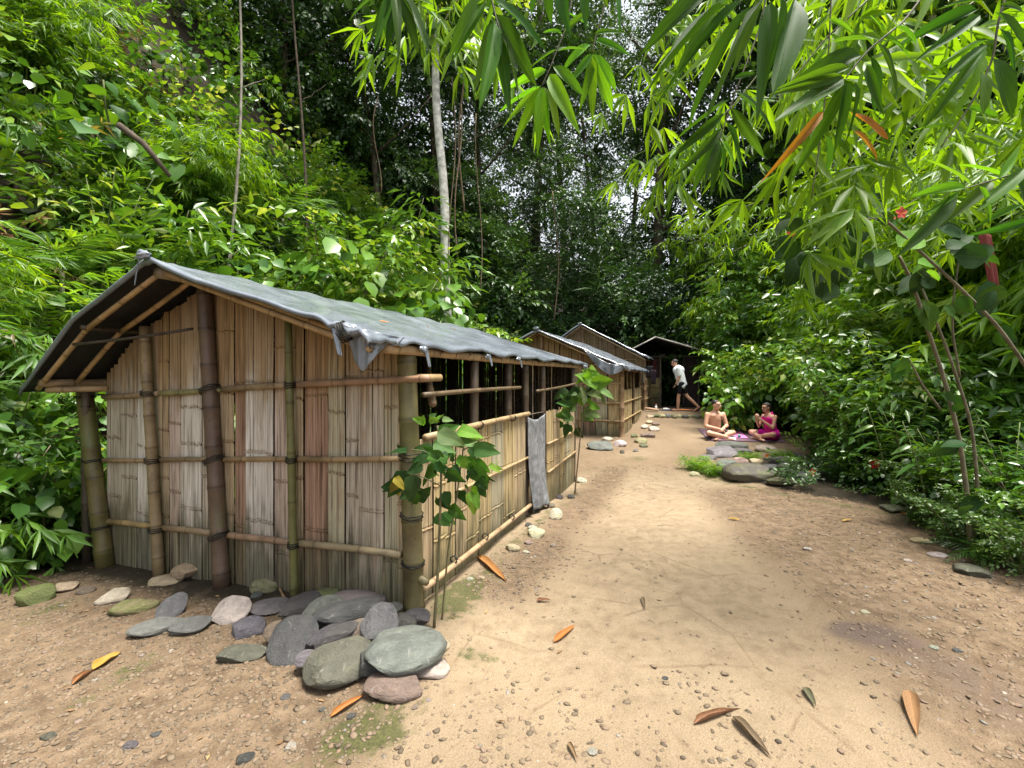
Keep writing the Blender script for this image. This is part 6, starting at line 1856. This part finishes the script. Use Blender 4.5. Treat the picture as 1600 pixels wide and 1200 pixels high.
spray('large dark bamboo spray at the top middle', 1.25, [([(764, -80), (768, 0), (776, 32), (784, 55)], .003)],
      r2([(780, 60, 970, 382, BD), (775, 0, 1022, 190, BD, .2), (735, 0, 600, 232, BM), (740, -10, 562, 182, BM), (770, 90, 688, 422, BM), (780, 100, 735, 465, BM), (800, 140, 842, 472, BD), (810, 150, 922, 432, BD), (760, -20, 640, 90, BLm), (750, -30, 700, 150, BLm), (770, 10, 720, 190, BLm)]), .15)
spray('bright lime bamboo spray fanning out in the top middle', 1.6, [([(905, -60), (885, 42), (871, 77), (858, 110), (846, 135)], .003)],
      r2([(985, 385, 798, 490, BLm), (985, 390, 812, 556, BLm), (988, 392, 858, 642, BLm), (990, 392, 970, 662, BLm), (995, 390, 1028, 658, BLm), (1000, 388, 1082, 602, BLm), (1025, 330, 1142, 566, BLm, .2), (1010, 310, 838, 380, BLm, .2), (1040, 295, 1180, 420, BM), (1060, 220, 930, 290, BM), (1055, 230, 1190, 190, BM), (1080, 150, 1000, 120, BLm), (1090, 140, 1200, 40, BM)]), .17)
spray('second lime bamboo spray right of the fanned one', 1.7, [([(960, -60), (942, 20), (930, 60), (925, 84)], .003)],
      r2([(1212, 240, 1100, 392, BM, .2), (1214, 245, 1168, 492, BLm), (1215, 248, 1216, 542, BLm), (1222, 245, 1276, 472, BLm), (1226, 240, 1326, 402, BLm), (1225, 180, 1392, 232, BM, .2), (1225, 150, 1372, 128, BM, .2), (1210, 200, 1080, 270, BLm, .18), (1216, 240, 1310, 500, BLm), (1200, 120, 1090, 30, BM)]), .17)
spray('dark blunt bamboo leaves hanging at the top edge', 1.1, [([(870, -90), (905, -40), (960, -60)], .003)],
      [((850, -40), (862, 38), BD), ((878, -40), (884, 51), BD), ((905, -40), (920, 41), BD), ((950, -45), (984, 38), BD), ((930, -40), (950, 10), BM), ((840, -40), (830, 20), BM), ((975, -50), (1010, -5), BM)], .26)
spray('biggest dark bamboo spray hanging at the top right of the middle', 1.15, [([(1215, -90), (1198, -10), (1190, 30)], .003)],
      r3([(512, 0, 258, 512, BD, .12), (432, -10, 48, 412, BD, .12), (472, 15, 160, 482, BD, .11), (545, 10, 498, 432, BD, .15), (645, -10, 572, 382, BD, .14), (350, 20, 0, 330, BD, .11), (400, -30, 120, 250, BM, .10), (300, -40, 30, 120, BD), (500, -20, 380, 330, BM, .1), (590, -20, 560, 300, BD, .12)]), .13)
spray('slender dark bamboo spray below the biggest one', 1.4, [([(1194, 20), (1180, 64), (1158, 120), (1140, 170), (1124, 220)], .0028)],
      r3([(372, 415, 150, 572, BD), (350, 470, 128, 662, BD), (340, 535, 150, 742, BD), (330, 580, 220, 782, BM), (330, 590, 264, 784, BD), (326, 600, 300, 812, BD), (340, 600, 352, 802, BM), (362, 510, 466, 762, BD), (382, 450, 522, 664, BD), (400, 385, 572, 520, BD, .2), (335, 590, 190, 760, BLm), (345, 585, 420, 720, BLm), (390, 330, 480, 300, BD, .2)]), .15)
spray('broad-fanned bamboo spray with dying orange leaves at the upper right', 1.3, [([(1445, -10), (1412, 34), (1385, 55), (1360, 75), (1338, 100), (1322, 122)], .0032)],
      r3([(850, 322, 565, 502, BD, .17), (845, 312, 540, 396, BM, .15), (872, 282, 600, 340, BM, .13), (922, 232, 655, 292, BD, .17), (950, 165, 800, 165, BM, .2), (858, 330, 640, 752, BM, .11), (868, 338, 820, 645, BD, .15), (898, 345, 902, 585, BD, .17), (960, 230, 988, 465, BD, .17), (988, 178, 1102, 382, BD, .18), (945, 270, 1010, 470, BD, .16),
          (762, 468, 560, 700, OR, .10), (880, 470, 1042, 575, OR, .16), (890, 545, 1012, 655, OR, .16), (1000, 150, 1160, 210, BM), (1060, 110, 1180, 150, BM), (1020, 130, 960, 60, BLm, .16), (1040, 120, 1010, 10, BLm)]), .15)
spray('dark bamboo spray at the right upper corner', 1.25, [([(1590, -60), (1560, 30), (1552, 90), (1530, 140), (1500, 190), (1470, 230)], .0032)],
      r3([(1450, 165, 1138, 345, BM, .14), (1445, 185, 1205, 385, BD, .13), (1440, 200, 1200, 505, BM, .1), (1432, 230, 1290, 560, BLm, .12), (1470, 240, 1562, 482, BD, .2), (1420, 60, 1170, 235, BD, .14), (1500, 120, 1610, 330, BD, .18), (1410, 40, 1130, 120, BD, .14), (1480, 50, 1620, 180, BD, .16), (1430, 0, 1240, 20, BD, .16), (1500, 20, 1640, 40, BD, .16), (1380, 430, 1400, 550, BLm, .2), (1420, 300, 1440, 470, BM, .15), (1300, 530, 1150, 520, BLm, .16), (1330, 490, 1270, 600, BLm, .16), (1440, 350, 1560, 440, BLm, .16), (1350, 450, 1500, 480, BLm, .15)]), .15)
spray('long hanging bamboo twig in the upper right', 1.6, [([(1300, -40), (1296, 60), (1290, 150), (1280, 230), (1268, 310)], .0028)],
      r3([(785, 60, 700, 150, BM), (785, 80, 900, 130, BLm), (780, 200, 690, 300, BLm), (770, 560, 820, 700, BD, .2), (780, 20, 640, 60, BLm), (790, 140, 880, 240, BM), (760, 420, 700, 520, BLm), (780, 300, 870, 350, BLm)]), .16)
spray('bamboo spray reaching in at the right picture edge', 1.45, [([(1640, 240), (1590, 270), (1540, 285), (1490, 300)], .003)],
      [((1600, 262), (1530, 330), BM), ((1570, 275), (1500, 250), BLm), ((1550, 283), (1480, 345), BM), ((1510, 295), (1440, 290), BLm), ((1500, 298), (1440, 340), BM), ((1492, 300), (1415, 400), BD), ((1530, 290), (1560, 350), BLm), ((1590, 270), (1610, 330), BD), ((1560, 280), (1600, 220), BLm), ((1520, 290), (1450, 240), BLm), ((1600, 320), (1520, 350), BM), ((1610, 345), (1530, 365), BD)], .16)
# ------------------------------------------------------------------ people: one continuous body each, grown from tapered limbs and fused
def cap(mb, p0, p1, r0, r1, n=14):
    """a tapered limb with round ends"""
    p0, p1 = np.asarray(p0, float), np.asarray(p1, float)
    d = p1 - p0
    L = np.linalg.norm(d) + 1e-9
    d = d / L
    ts = [(-r0 * math.cos(a), r0 * math.sin(a)) for a in np.linspace(.15, math.pi / 2, 4)] + [(L + r1 * math.sin(a), r1 * math.cos(a)) for a in np.linspace(0, math.pi / 2 - .15, 4)]
    V, F = tube([p0 + d * t for t, _ in ts], [r for _, r in ts], n)
    mb.add(V, F)
def ell(mb, c, s, rot=None):
    V, F = SPH2
    V = V * np.asarray(s)
    if rot is not None: V = V @ np.array(Matrix.Rotation(rot[1], 3, rot[0])).T
    mb.add(V + np.asarray(c), F)
def fuse(mb, name, mat, parent, voxel, color=None, smooth=4):
    o = mb.build(name, mat, parent, color)
    m = o.modifiers.new('fuse', 'REMESH'); m.mode = 'VOXEL'; m.voxel_size = voxel; m.use_smooth_shade = True
    s = o.modifiers.new('smooth', 'SMOOTH'); s.factor = .5; s.iterations = smooth
    return o
def hand(mb, wrist, palm_dir, palm_nrm, s=1.0, curl=.7):
    """palm, four fingers of different length bent at the knuckles, a thumb from the side"""
    d, n = norm(palm_dir), norm(palm_nrm)
    x = norm(np.cross(d, n)); n = np.cross(x, d)
    w = np.asarray(wrist, float)
    k = w + d * .085 * s
    for q in (-.026, -.009, .009, .026): cap(mb, w + x * q * .6 * s, k + x * q * s, .014 * s, .013 * s, 8)
    for q, L in zip((-.030, -.010, .010, .029), (.062, .078, .084, .074)):
        p = k + x * q * s
        a = curl * .5; d1 = d * math.cos(a) + n * math.sin(a)
        a2 = curl * 1.3; d2 = d * math.cos(a2) + n * math.sin(a2)
        m1 = p + d1 * L * .5 * s; m2 = m1 + d2 * L * .5 * s
        cap(mb, p, m1, .0095 * s, .009 * s, 8); cap(mb, m1, m2, .009 * s, .0075 * s, 8)
    t0 = w + d * .025 * s + x * .030 * s
    t1 = t0 + (x * .6 + d * .6 + n * .35) * .045 * s
    t2 = t1 + (d * .8 + n * .4 + x * .1) * .032 * s
    cap(mb, t0, t1, .012 * s, .011 * s, 8); cap(mb, t1, t2, .010 * s, .008 * s, 8)
def foot(mb, ankle, fwd, s=1.0):
    f = norm(fwd); a = np.asarray(ankle, float)
    heel = a + np.array([0, 0, -.045]) * s - f * .03 * s
    ball = heel + f * .16 * s + np.array([0, 0, -.012]) * s
    cap(mb, a, heel, .038 * s, .036 * s); cap(mb, heel, ball, .036 * s, .034 * s)
    x = norm(np.cross(f, [0, 0, 1.0]))
    for q, L in ((-.026, .05), (-.010, .052), (.006, .048), (.02, .042), (.032, .036)):
        cap(mb, ball + x * q * s, ball + x * q * s + f * L * s, .013 * s, .010 * s, 8)
def head(mb, c, fwd, up, s=1.0):
    """skull, jaw, nose, brow, lips, ears; c is the head centre"""
    f, u = norm(fwd), norm(up)
    x = norm(np.cross(f, u)); u = np.cross(x, f)
    B = np.stack([x, f, u], 1)
    def P(a, b, g): return np.asarray(c) + B @ np.array([a, b, g]) * s
    V, F = SPH2
    for cc, sz in (((0, -.012, .035), (.076, .094, .086)), ((0, .020, -.040), (.058, .070, .072)), ((0, .062, -.088), (.030, .026, .022))):
        mb.add((V * np.array(sz) * s) @ B.T + P(*cc), F)
    cap(mb, P(0, .088, .012), P(0, .112, -.028), .011 * s, .015 * s, 8)
    cap(mb, P(-.04, .078, .032), P(.04, .078, .032), .014 * s, .014 * s, 8)
    cap(mb, P(-.018, .088, -.060), P(.018, .088, -.060), .009 * s, .009 * s, 8)
    for sx in (-1, 1):
        mb.add((V * np.array([.012, .022, .034]) * s) @ B.T + P(sx * .078, -.005, -.008), F)
    return P, B
def face_bits(parent, P, B, s):
    """eyes, brows and lips as small parts set on the face"""
    V, F = sphere(1)
    for sx in (-1, 1):
        mk('eye', (V * np.array([.014, .008, .008]) * s) @ B.T + P(sx * .032, .086, .006), F, M['eye'], parent, (.04, .03, .03))
        mb = MB(); cap(mb, P(sx * .016, .094, .030), P(sx * .050, .082, .032), .006 * s, .004 * s, 6); mb.build('eyebrow', M['hair'], parent)
    mb = MB(); cap(mb, P(-.022, .093, -.060), P(.022, .093, -.060), .006 * s, .006 * s, 6); mb.build('lips', M['eye'], parent, (.42, .15, .13))
M['eye'] = objcol('eye_lip', .4, .4, 5, .05)
def hair_cap(parent, P, B, s, size=(.083, .098, .080), c=(0, -.022, .048), extra=(), mat='hair', name='hair'):
    V, F = SPH3
    k = (V[:, 1] < .55) | (V[:, 2] > .35)
    r = np.random.default_rng(4)
    W = V * (1 + .04 * waves(V, r, 9, 2)[:, None]) * np.array(size) * s
    F2 = F[k[F].all(1)]
    mb = MB(); mb.add(W @ B.T + P(*c), F2)
    for p0, p1, a, b in extra: cap(mb, P(*p0), P(*p1), a * s, b * s, 10)
    o = mb.build(name, M[mat], parent)
    o.modifiers.new('thickness', 'SOLIDIFY').thickness = .006
    return o

def walker():
    Y = 15.2
    b = at(1064, 641, Y)
    g = gz(b[0], Y)
    e = empty('person', (b[0], Y, g), .0)
    tag(e, 'person in white shirt and black shorts walking left towards the far hut', 'person')
    f = norm(np.array([-.92, .40, 0]))                      # walking direction
    r = np.array([f[1], -f[0], 0])                          # to the walker's right
    mb = MB()
    hip = np.array([.03, 0, .90]); chest = hip + f * .10 + [0, 0, .43]; neck = hip + f * .16 + np.array([0, 0, .57]); hd = neck + f * .07 + np.array([0, 0, .135])
    lh, rh = hip - r * .09, hip + r * .09
    # front (left) leg, almost straight; rear (right) leg, heel off the ground
    lk, la = lh + f * .10 + np.array([0, 0, -.42]), lh + f * .12 + np.array([0, 0, -.82])
    rk, ra = rh - f * .16 + np.array([0, 0, -.41]), rh - f * .50 + np.array([0, 0, -.74])
    for h, k, a in ((lh, lk, la), (rh, rk, ra)):
        cap(mb, h, k, .080, .056); cap(mb, k, k * .55 + a * .45, .054, .056); cap(mb, k * .55 + a * .45, a, .054, .037)
    foot(mb, la, f); foot(mb, ra, norm(f + np.array([0, 0, -.75])))
    ell(mb, hip, (.155, .115, .12)); cap(mb, hip, chest, .125, .135); ell(mb, chest + [0, 0, .03], (.17, .125, .15)); cap(mb, chest + [0, 0, .1], neck, .09, .055); cap(mb, neck, hd, .052, .055)
    ls, rs = chest - r * .185 + [0, 0, .09], chest + r * .185 + [0, 0, .09]
    le, lw = ls + np.array([.01, 0, -.29]) - f * .02, ls + f * .08 + np.array([0, 0, -.53])
    re, rw = rs - f * .05 + np.array([0, 0, -.29]), rs - f * .02 + np.array([0, 0, -.53])
    for s_, e_, w_ in ((ls, le, lw), (rs, re, rw)):
        cap(mb, s_, e_, .052, .042); cap(mb, e_, w_, .041, .028)
        hand(mb, w_, norm(w_ - e_), f, 1.0, .6)
    P, B = head(mb, hd, norm(f + np.array([0, 0, -.25])), (0, 0, 1))
    fuse(mb, 'body', M['skin'], e, .011)
    face_bits(e, P, B, 1.0)
    hair_cap(e, P, B, 1.0, mat='hair_grey')
    sh = MB()
    cap(sh, hip + [0, 0, .02], chest, .150, .162); ell(sh, chest + [0, 0, .03], (.195, .150, .165)); ell(sh, hip + [0, 0, .0], (.175, .135, .13)); cap(sh, hip - r * .06 - [0, 0, .06], hip + r * .06 - [0, 0, .06], .125, .125); cap(sh, chest + [0, 0, .12], neck - [0, 0, .03], .095, .066)
    for s_, e_ in ((ls, le), (rs, re)): cap(sh, s_, s_ * .25 + e_ * .75, .070, .066)
    fuse(sh, 'shirt', M['cloth'], e, .014, (.78, .84, .86))
    so = MB()
    ell(so, hip - [0, 0, .03], (.168, .130, .12))
    for h, k in ((lh, lk), (rh, rk)): cap(so, h, h * .35 + k * .65, .100, .088)
    fuse(so, 'shorts', M['cloth'], e, .014, (.012, .012, .015))
    for a, ff, nm in ((la, f, 'sandal'), (ra, norm(f + np.array([0, 0, -.75])), 'sandal')):
        m2 = MB(); u = norm(np.cross(np.cross(ff, [0, 0, 1.0]), ff))
        p = a - u * .092
        cap(m2, p - ff * .05, p + ff * .20, .040, .042); o = m2.build(nm, M['cloth'], e, (.10, .035, .03))
    wb = MB(); V, F = tube([lw - [0, 0, .012], lw + [0, 0, .014]], [.033, .034], 10); wb.add(V, F); wb.build('wristwatch', M['cloth'], e, (.03, .02, .02))
M['hair_grey'] = plain('greying_hair', (.055, .048, .045), .6, .3, 40, .6)
walker()

def sit_legs(mb, hip, f, r, s=1.0):
    """crossed legs; returns knees"""
    lh, rh = hip - r * .09 * s, hip + r * .09 * s
    lk, rk = hip + f * .30 * s - r * .30 * s + np.array([0, 0, .04]) * s, hip + f * .30 * s + r * .30 * s + np.array([0, 0, .04]) * s
    la, ra = hip + f * .36 * s + r * .06 * s + np.array([0, 0, -.045]) * s, hip + f * .42 * s - r * .07 * s + np.array([0, 0, -.045]) * s
    for h, k, a in ((lh, lk, la), (rh, rk, ra)):
        cap(mb, h, k, .086 * s, .060 * s); cap(mb, k, k * .55 + a * .45, .056 * s, .057 * s); cap(mb, k * .55 + a * .45, a, .055 * s, .038 * s)
    foot(mb, la, norm(r + f * .2), s * .9); foot(mb, ra, norm(-r + f * .2), s * .9)
    return lh, rh, lk, rk

def sitter_man():
    Y = 10.75
    b = at(1119, 684, Y)
    g = gz(b[0], Y)
    e = empty('person', (b[0], Y, g + .018))
    tag(e, 'bare-chested person in dark shorts sitting cross-legged on the mat', 'person')
    f = norm(np.array([.12, -1, 0])); r = np.array([f[1], -f[0], 0])
    mb = MB()
    hip = np.array([0, .12, .115]); chest = hip + f * .05 + np.array([0, 0, .37]); neck = hip + f * .06 + np.array([0, 0, .54]); hd = neck + f * .05 + np.array([0, 0, .135])
    lh, rh, lk, rk = sit_legs(mb, hip, f, r)
    ell(mb, hip, (.165, .125, .12)); cap(mb, hip, chest, .135, .14); ell(mb, chest + [0, 0, .03], (.185, .125, .15)); cap(mb, chest + [0, 0, .1], neck, .10, .06); cap(mb, neck, hd, .056, .056)
    for sx in (-1, 1): ell(mb, chest + r * .075 * sx + f * .085 + [0, 0, .05], (.075, .04, .055))
    ls, rs = chest - r * .20 + [0, 0, .085], chest + r * .20 + [0, 0, .085]
    le, lw = ls - r * .05 + f * .07 + np.array([0, 0, -.27]), hip + f * .30 - r * .06 + np.array([0, 0, .16])
    re, rw = rs + r * .07 + f * .05 + np.array([0, 0, -.27]), hip + f * .30 + r * .05 + np.array([0, 0, .13])
    for s_, e_, w_, sx in ((ls, le, lw, 1), (rs, re, rw, -1)):
        cap(mb, s_, e_, .056, .045); cap(mb, e_, w_, .044, .030)
        hand(mb, w_, norm(f * .5 + r * .7 * sx + np.array([0, 0, -.25])), (0, 0, -1), 1.0, .8)
    hf = norm(np.array([.55, -.8, .02]))
    P, B = head(mb, hd, hf, (0, 0, 1))
    fuse(mb, 'body', M['skin'], e, .011)
    face_bits(e, P, B, 1.0)
    hair_cap(e, P, B, 1.0, (.081, .096, .074), (0, -.024, .054))
    so = MB()
    ell(so, hip, (.178, .138, .115))
    for h, k in ((lh, lk), (rh, rk)): cap(so, h, h * .4 + k * .6, .098, .084)
    fuse(so, 'shorts', M['cloth'], e, .014, (.10, .075, .09))
sitter_man()

def sitter_woman():
    Y = 10.55
    b = at(1203, 688, Y)
    g = gz(b[0], Y)
    e = empty('person', (b[0], Y, g + .018))
    tag(e, 'person in a magenta dress sitting cross-legged, hands raised to the face', 'person')
    f = norm(np.array([-1, -.32, 0])); r = np.array([f[1], -f[0], 0])
    mb = MB(); s = .95
    hip = np.array([0.06, .05, .115]); chest = hip + f * .06 + np.array([0, 0, .35]); neck = hip + f * .10 + np.array([0, 0, .50]); hd = neck + f * .06 + np.array([0, 0, .13])
    lh, rh, lk, rk = sit_legs(mb, hip, f, r, .98)
    ell(mb, hip, (.165, .14, .12)); cap(mb, hip, chest, .118, .115); ell(mb, chest + [0, 0, .03], (.12, .155, .13)); cap(mb, chest + [0, 0, .09], neck, .078, .048); cap(mb, neck, hd, .046, .05)
    ls, rs = chest - r * .165 + [0, 0, .075], chest + r * .165 + [0, 0, .075]
    for s_, sx in ((ls, -1), (rs, 1)):
        e_ = s_ + f * .10 + r * .03 * sx + np.array([0, 0, -.25]); w_ = chest + f * .34 + r * .05 * sx + np.array([0, 0, .03])
        cap(mb, s_, e_, .044, .036); cap(mb, e_, w_, .035, .025)
        hand(mb, w_, norm(f * .45 - r * sx * .15 + np.array([0, 0, .8])), norm(-f * .6 - r * sx), .9, 1.0)
    P, B = head(mb, hd, norm(f + np.array([0, 0, -.12])), (0, 0, 1), .95)
    fuse(mb, 'body', M['skin'], e, .011)
    face_bits(e, P, B, .95)
    hair_cap(e, P, B, .97, (.084, .100, .086), (0, -.024, .040), extra=[((0, -.10, .02), (0, -.135, -.03), .045, .04), ((0, -.135, -.03), (0, -.12, -.16), .036, .018)])
    tp = MB()
    cap(tp, hip + [0, 0, .03], chest - [0, 0, .02], .135, .128); ell(tp, chest + [0, 0, .0], (.135, .165, .105))
    for sx in (-1, 1):
        cap(tp, chest + r * .085 * sx + f * .07 + [0, 0, .05], chest + r * .075 * sx + [0, 0, .17], .026, .018); cap(tp, chest + r * .085 * sx - f * .06 + [0, 0, .05], chest + r * .075 * sx + [0, 0, .17], .026, .018)
        ell(tp, chest + r * .07 * sx + f * .09 + [0, 0, .02], (.06, .06, .055))
    fuse(tp, 'top', M['cloth'], e, .013, (.62, .02, .26))
    sk = MB()
    ell(sk, hip - [0, 0, .01], (.195, .175, .125)); cap(sk, hip, hip - f * .06, .14, .15)
    for h, k in ((lh, lk), (rh, rk)): cap(sk, h, h * .55 + k * .45, .105, .098)
    fuse(sk, 'skirt', M['cloth'], e, .013, (.56, .012, .30))
sitter_woman()

# ------------------------------------------------------------------ mats and small things
def mat_sheet(name, pts, color, label, cat, lift=.008, n=14, thick=.006, wr=.01, seed=0, group=None):
    """a thin cloth or mat lying on the ground between four ground pixels"""
    c = [np.array(on_ground(*p)) if len(p) == 2 else np.array(p) for p in pts]
    u, v = np.meshgrid(np.linspace(0, 1, n), np.linspace(0, 1, n))
    P = (c[0][None, None] * ((1 - u) * (1 - v))[..., None] + c[1][None, None] * (u * (1 - v))[..., None] + c[2][None, None] * (u * v)[..., None] + c[3][None, None] * ((1 - u) * v)[..., None])
    P = P.reshape(-1, 3)
    P[:, 2] = ground_fine(P[:, 0], P[:, 1]) + lift + wr * fbm(P[:, 0] * 5, P[:, 1] * 5, seed)
    idx = np.arange(n * n).reshape(n, n)
    F = np.stack([idx[:-1, :-1], idx[:-1, 1:], idx[1:, 1:], idx[1:, :-1]], -1).reshape(-1, 4)
    o = mk(name, P, F, M['cloth'], None, color)
    o.modifiers.new('thickness', 'SOLIDIFY').thickness = thick
    return tag(o, label, cat, group)
mat_sheet('picnic_mat', [(1108, 690), (1226, 692), (1200, 668), (1090, 671)], (.16, .10, .13), 'purple-brown mat under the two seated people', 'mat', .012)
mat_sheet('pink_cloth', [(1148, 686), (1170, 687), (1150, 671), (1138, 671)], (.72, .22, .50), 'pink cloth spread on the mat between the seated people', 'cloth', .026)
mat_sheet('pink_towel', [(1122, 690), (1150, 690), (1150, 685.5), (1120, 685.5)], (.70, .42, .60), 'pale pink towel at the front edge of the mat', 'cloth', .03)
def small(name, px, py, parts, label, cat, lift=.03):
    x, y, z = on_ground(px, py)
    e = empty(name, (x, y, z + lift)); tag(e, label, cat)
    for nm, V, F, c in parts: mk(nm, V, F, M['cloth'], e, c)
def disc(r, z0, z1, r2=None, n=16): return tube([[0, 0, z0], [0, 0, z1]], [r, r2 or r], n)
small('plate', 1141, 683, [('dish', *disc(.06, 0, .015, .10), (.7, .7, .66)), ('food', *disc(.07, .012, .05, .02), (.30, .28, .08))], 'plate of food on the mat between the seated people', 'plate')
small('cup', 1155, 686, [('cup_body', *disc(.03, 0, .07, .036), (.10, .35, .35)), ('rim', *disc(.037, .066, .072), (.5, .6, .6))], 'small teal cup on the front of the mat', 'cup')
# door mats and litter before the far hut
def flat(name, px, py, Y, sx, sy, color, label, rot=0.0, group='mats before the far hut', n=8, wr=.006):
    p = at(px, py, Y); X = p[0]
    u, v = np.meshgrid(np.linspace(-.5, .5, n), np.linspace(-.5, .5, n))
    P = np.stack([u * sx, v * sy, 0 * u], -1).reshape(-1, 3)
    c, s = math.cos(rot), math.sin(rot)
    P = np.stack([P[:, 0] * c - P[:, 1] * s + X, P[:, 0] * s + P[:, 1] * c + Y, 0 * P[:, 0]], 1)
    P[:, 2] = ground_fine(P[:, 0], P[:, 1]) + .012 + wr * fbm(P[:, 0] * 4, P[:, 1] * 4, 3)
    idx = np.arange(n * n).reshape(n, n)
    F = np.stack([idx[:-1, :-1], idx[:-1, 1:], idx[1:, 1:], idx[1:, :-1]], -1).reshape(-1, 4)
    o = mk(name, P, F, M['cloth'], None, color)
    o.modifiers.new('thickness', 'SOLIDIFY').thickness = .012
    tag(o, label, 'mat', group)
flat('mat', 1042, 637, 15.6, .62, .55, (.07, .08, .10), 'dark blue-grey mat left of the walking man')
flat('mat', 1070, 637, 15.7, .52, .5, (.55, .22, .09), 'orange mat between the walking man\'s feet', .2)
flat('mat', 1096, 637, 15.8, .6, .35, (.05, .055, .06), 'dark mat right of the walking man')
flat('mat', 1052, 630, 16.5, .7, .3, (.30, .14, .08), 'reddish-brown mat at the far hut doorstep')
x, y = (1041 - 800) / F_PX * 15.5, 15.5
V, F = SPH2; r_ = np.random.default_rng(2)
tag(mk('white_cloth', V * (1 + .2 * waves(V, r_, 4, 2)[:, None]) * [.11, .08, .035] + [x, y, gz(x, y) + .05], F, M['cloth'], None, (.75, .77, .76)), 'crumpled white cloth on the dark mat', 'cloth')
x, y = (1025 - 800) / F_PX * 15.3, 15.3
e = empty('plastic_bottle', (x, y, gz(x, y))); tag(e, 'small clear bottle with a pink cap by the far hut', 'bottle')
mk('bottle_body', *disc(.035, 0, .17), M['cloth'], e, (.55, .55, .52)); mk('bottle_neck', *disc(.03, .165, .21, .014), M['cloth'], e, (.55, .55, .52)); mk('bottle_cap', *disc(.018, .208, .235), M['cloth'], e, (.6, .15, .2))
x, y = (1020 - 800) / F_PX * 15.0, 15.0
tag(mk('firewood_log', *tube([[x - .25, y, gz(x, y) + .10], [x + .15, y - .1, gz(x, y) + .05]], [.045, .04], 10), M['wood'], None, (.45, .30, .20)), 'short cut log lying by the far hut corner', 'log')
# laundry under the farther hut eave
def laundry(px, py, Y, w, h, color, label, seed):
    a, b = at(px - w / 2, py, Y), at(px + w / 2, py, Y)
    o = drape(None, [a, (a + b) / 2, b], h / F_PX * Y, seed, 'hanging_cloth', 'cloth', 3, .02, .25, 14, 10, color)
    tag(o, label, 'clothing', 'clothes hung under the farther eave')
laundry(1014, 572, 15.2, 13, 18, (.014, .014, .018), 'black cloth hanging under the farther hut eave', 71)
laundry(1021, 578, 15.1, 9, 22, (.02, .012, .018), 'dark plum cloth hanging lowest under the farther eave', 72)
laundry(1006, 576, 15.0, 3, 22, (.6, .62, .6), 'narrow pale cloth hanging beside the black one', 73)
laundry(1022, 562, 16.6, 8, 20, (.045, .01, .012), 'dark red cloth hanging beside the far hut door', 74)
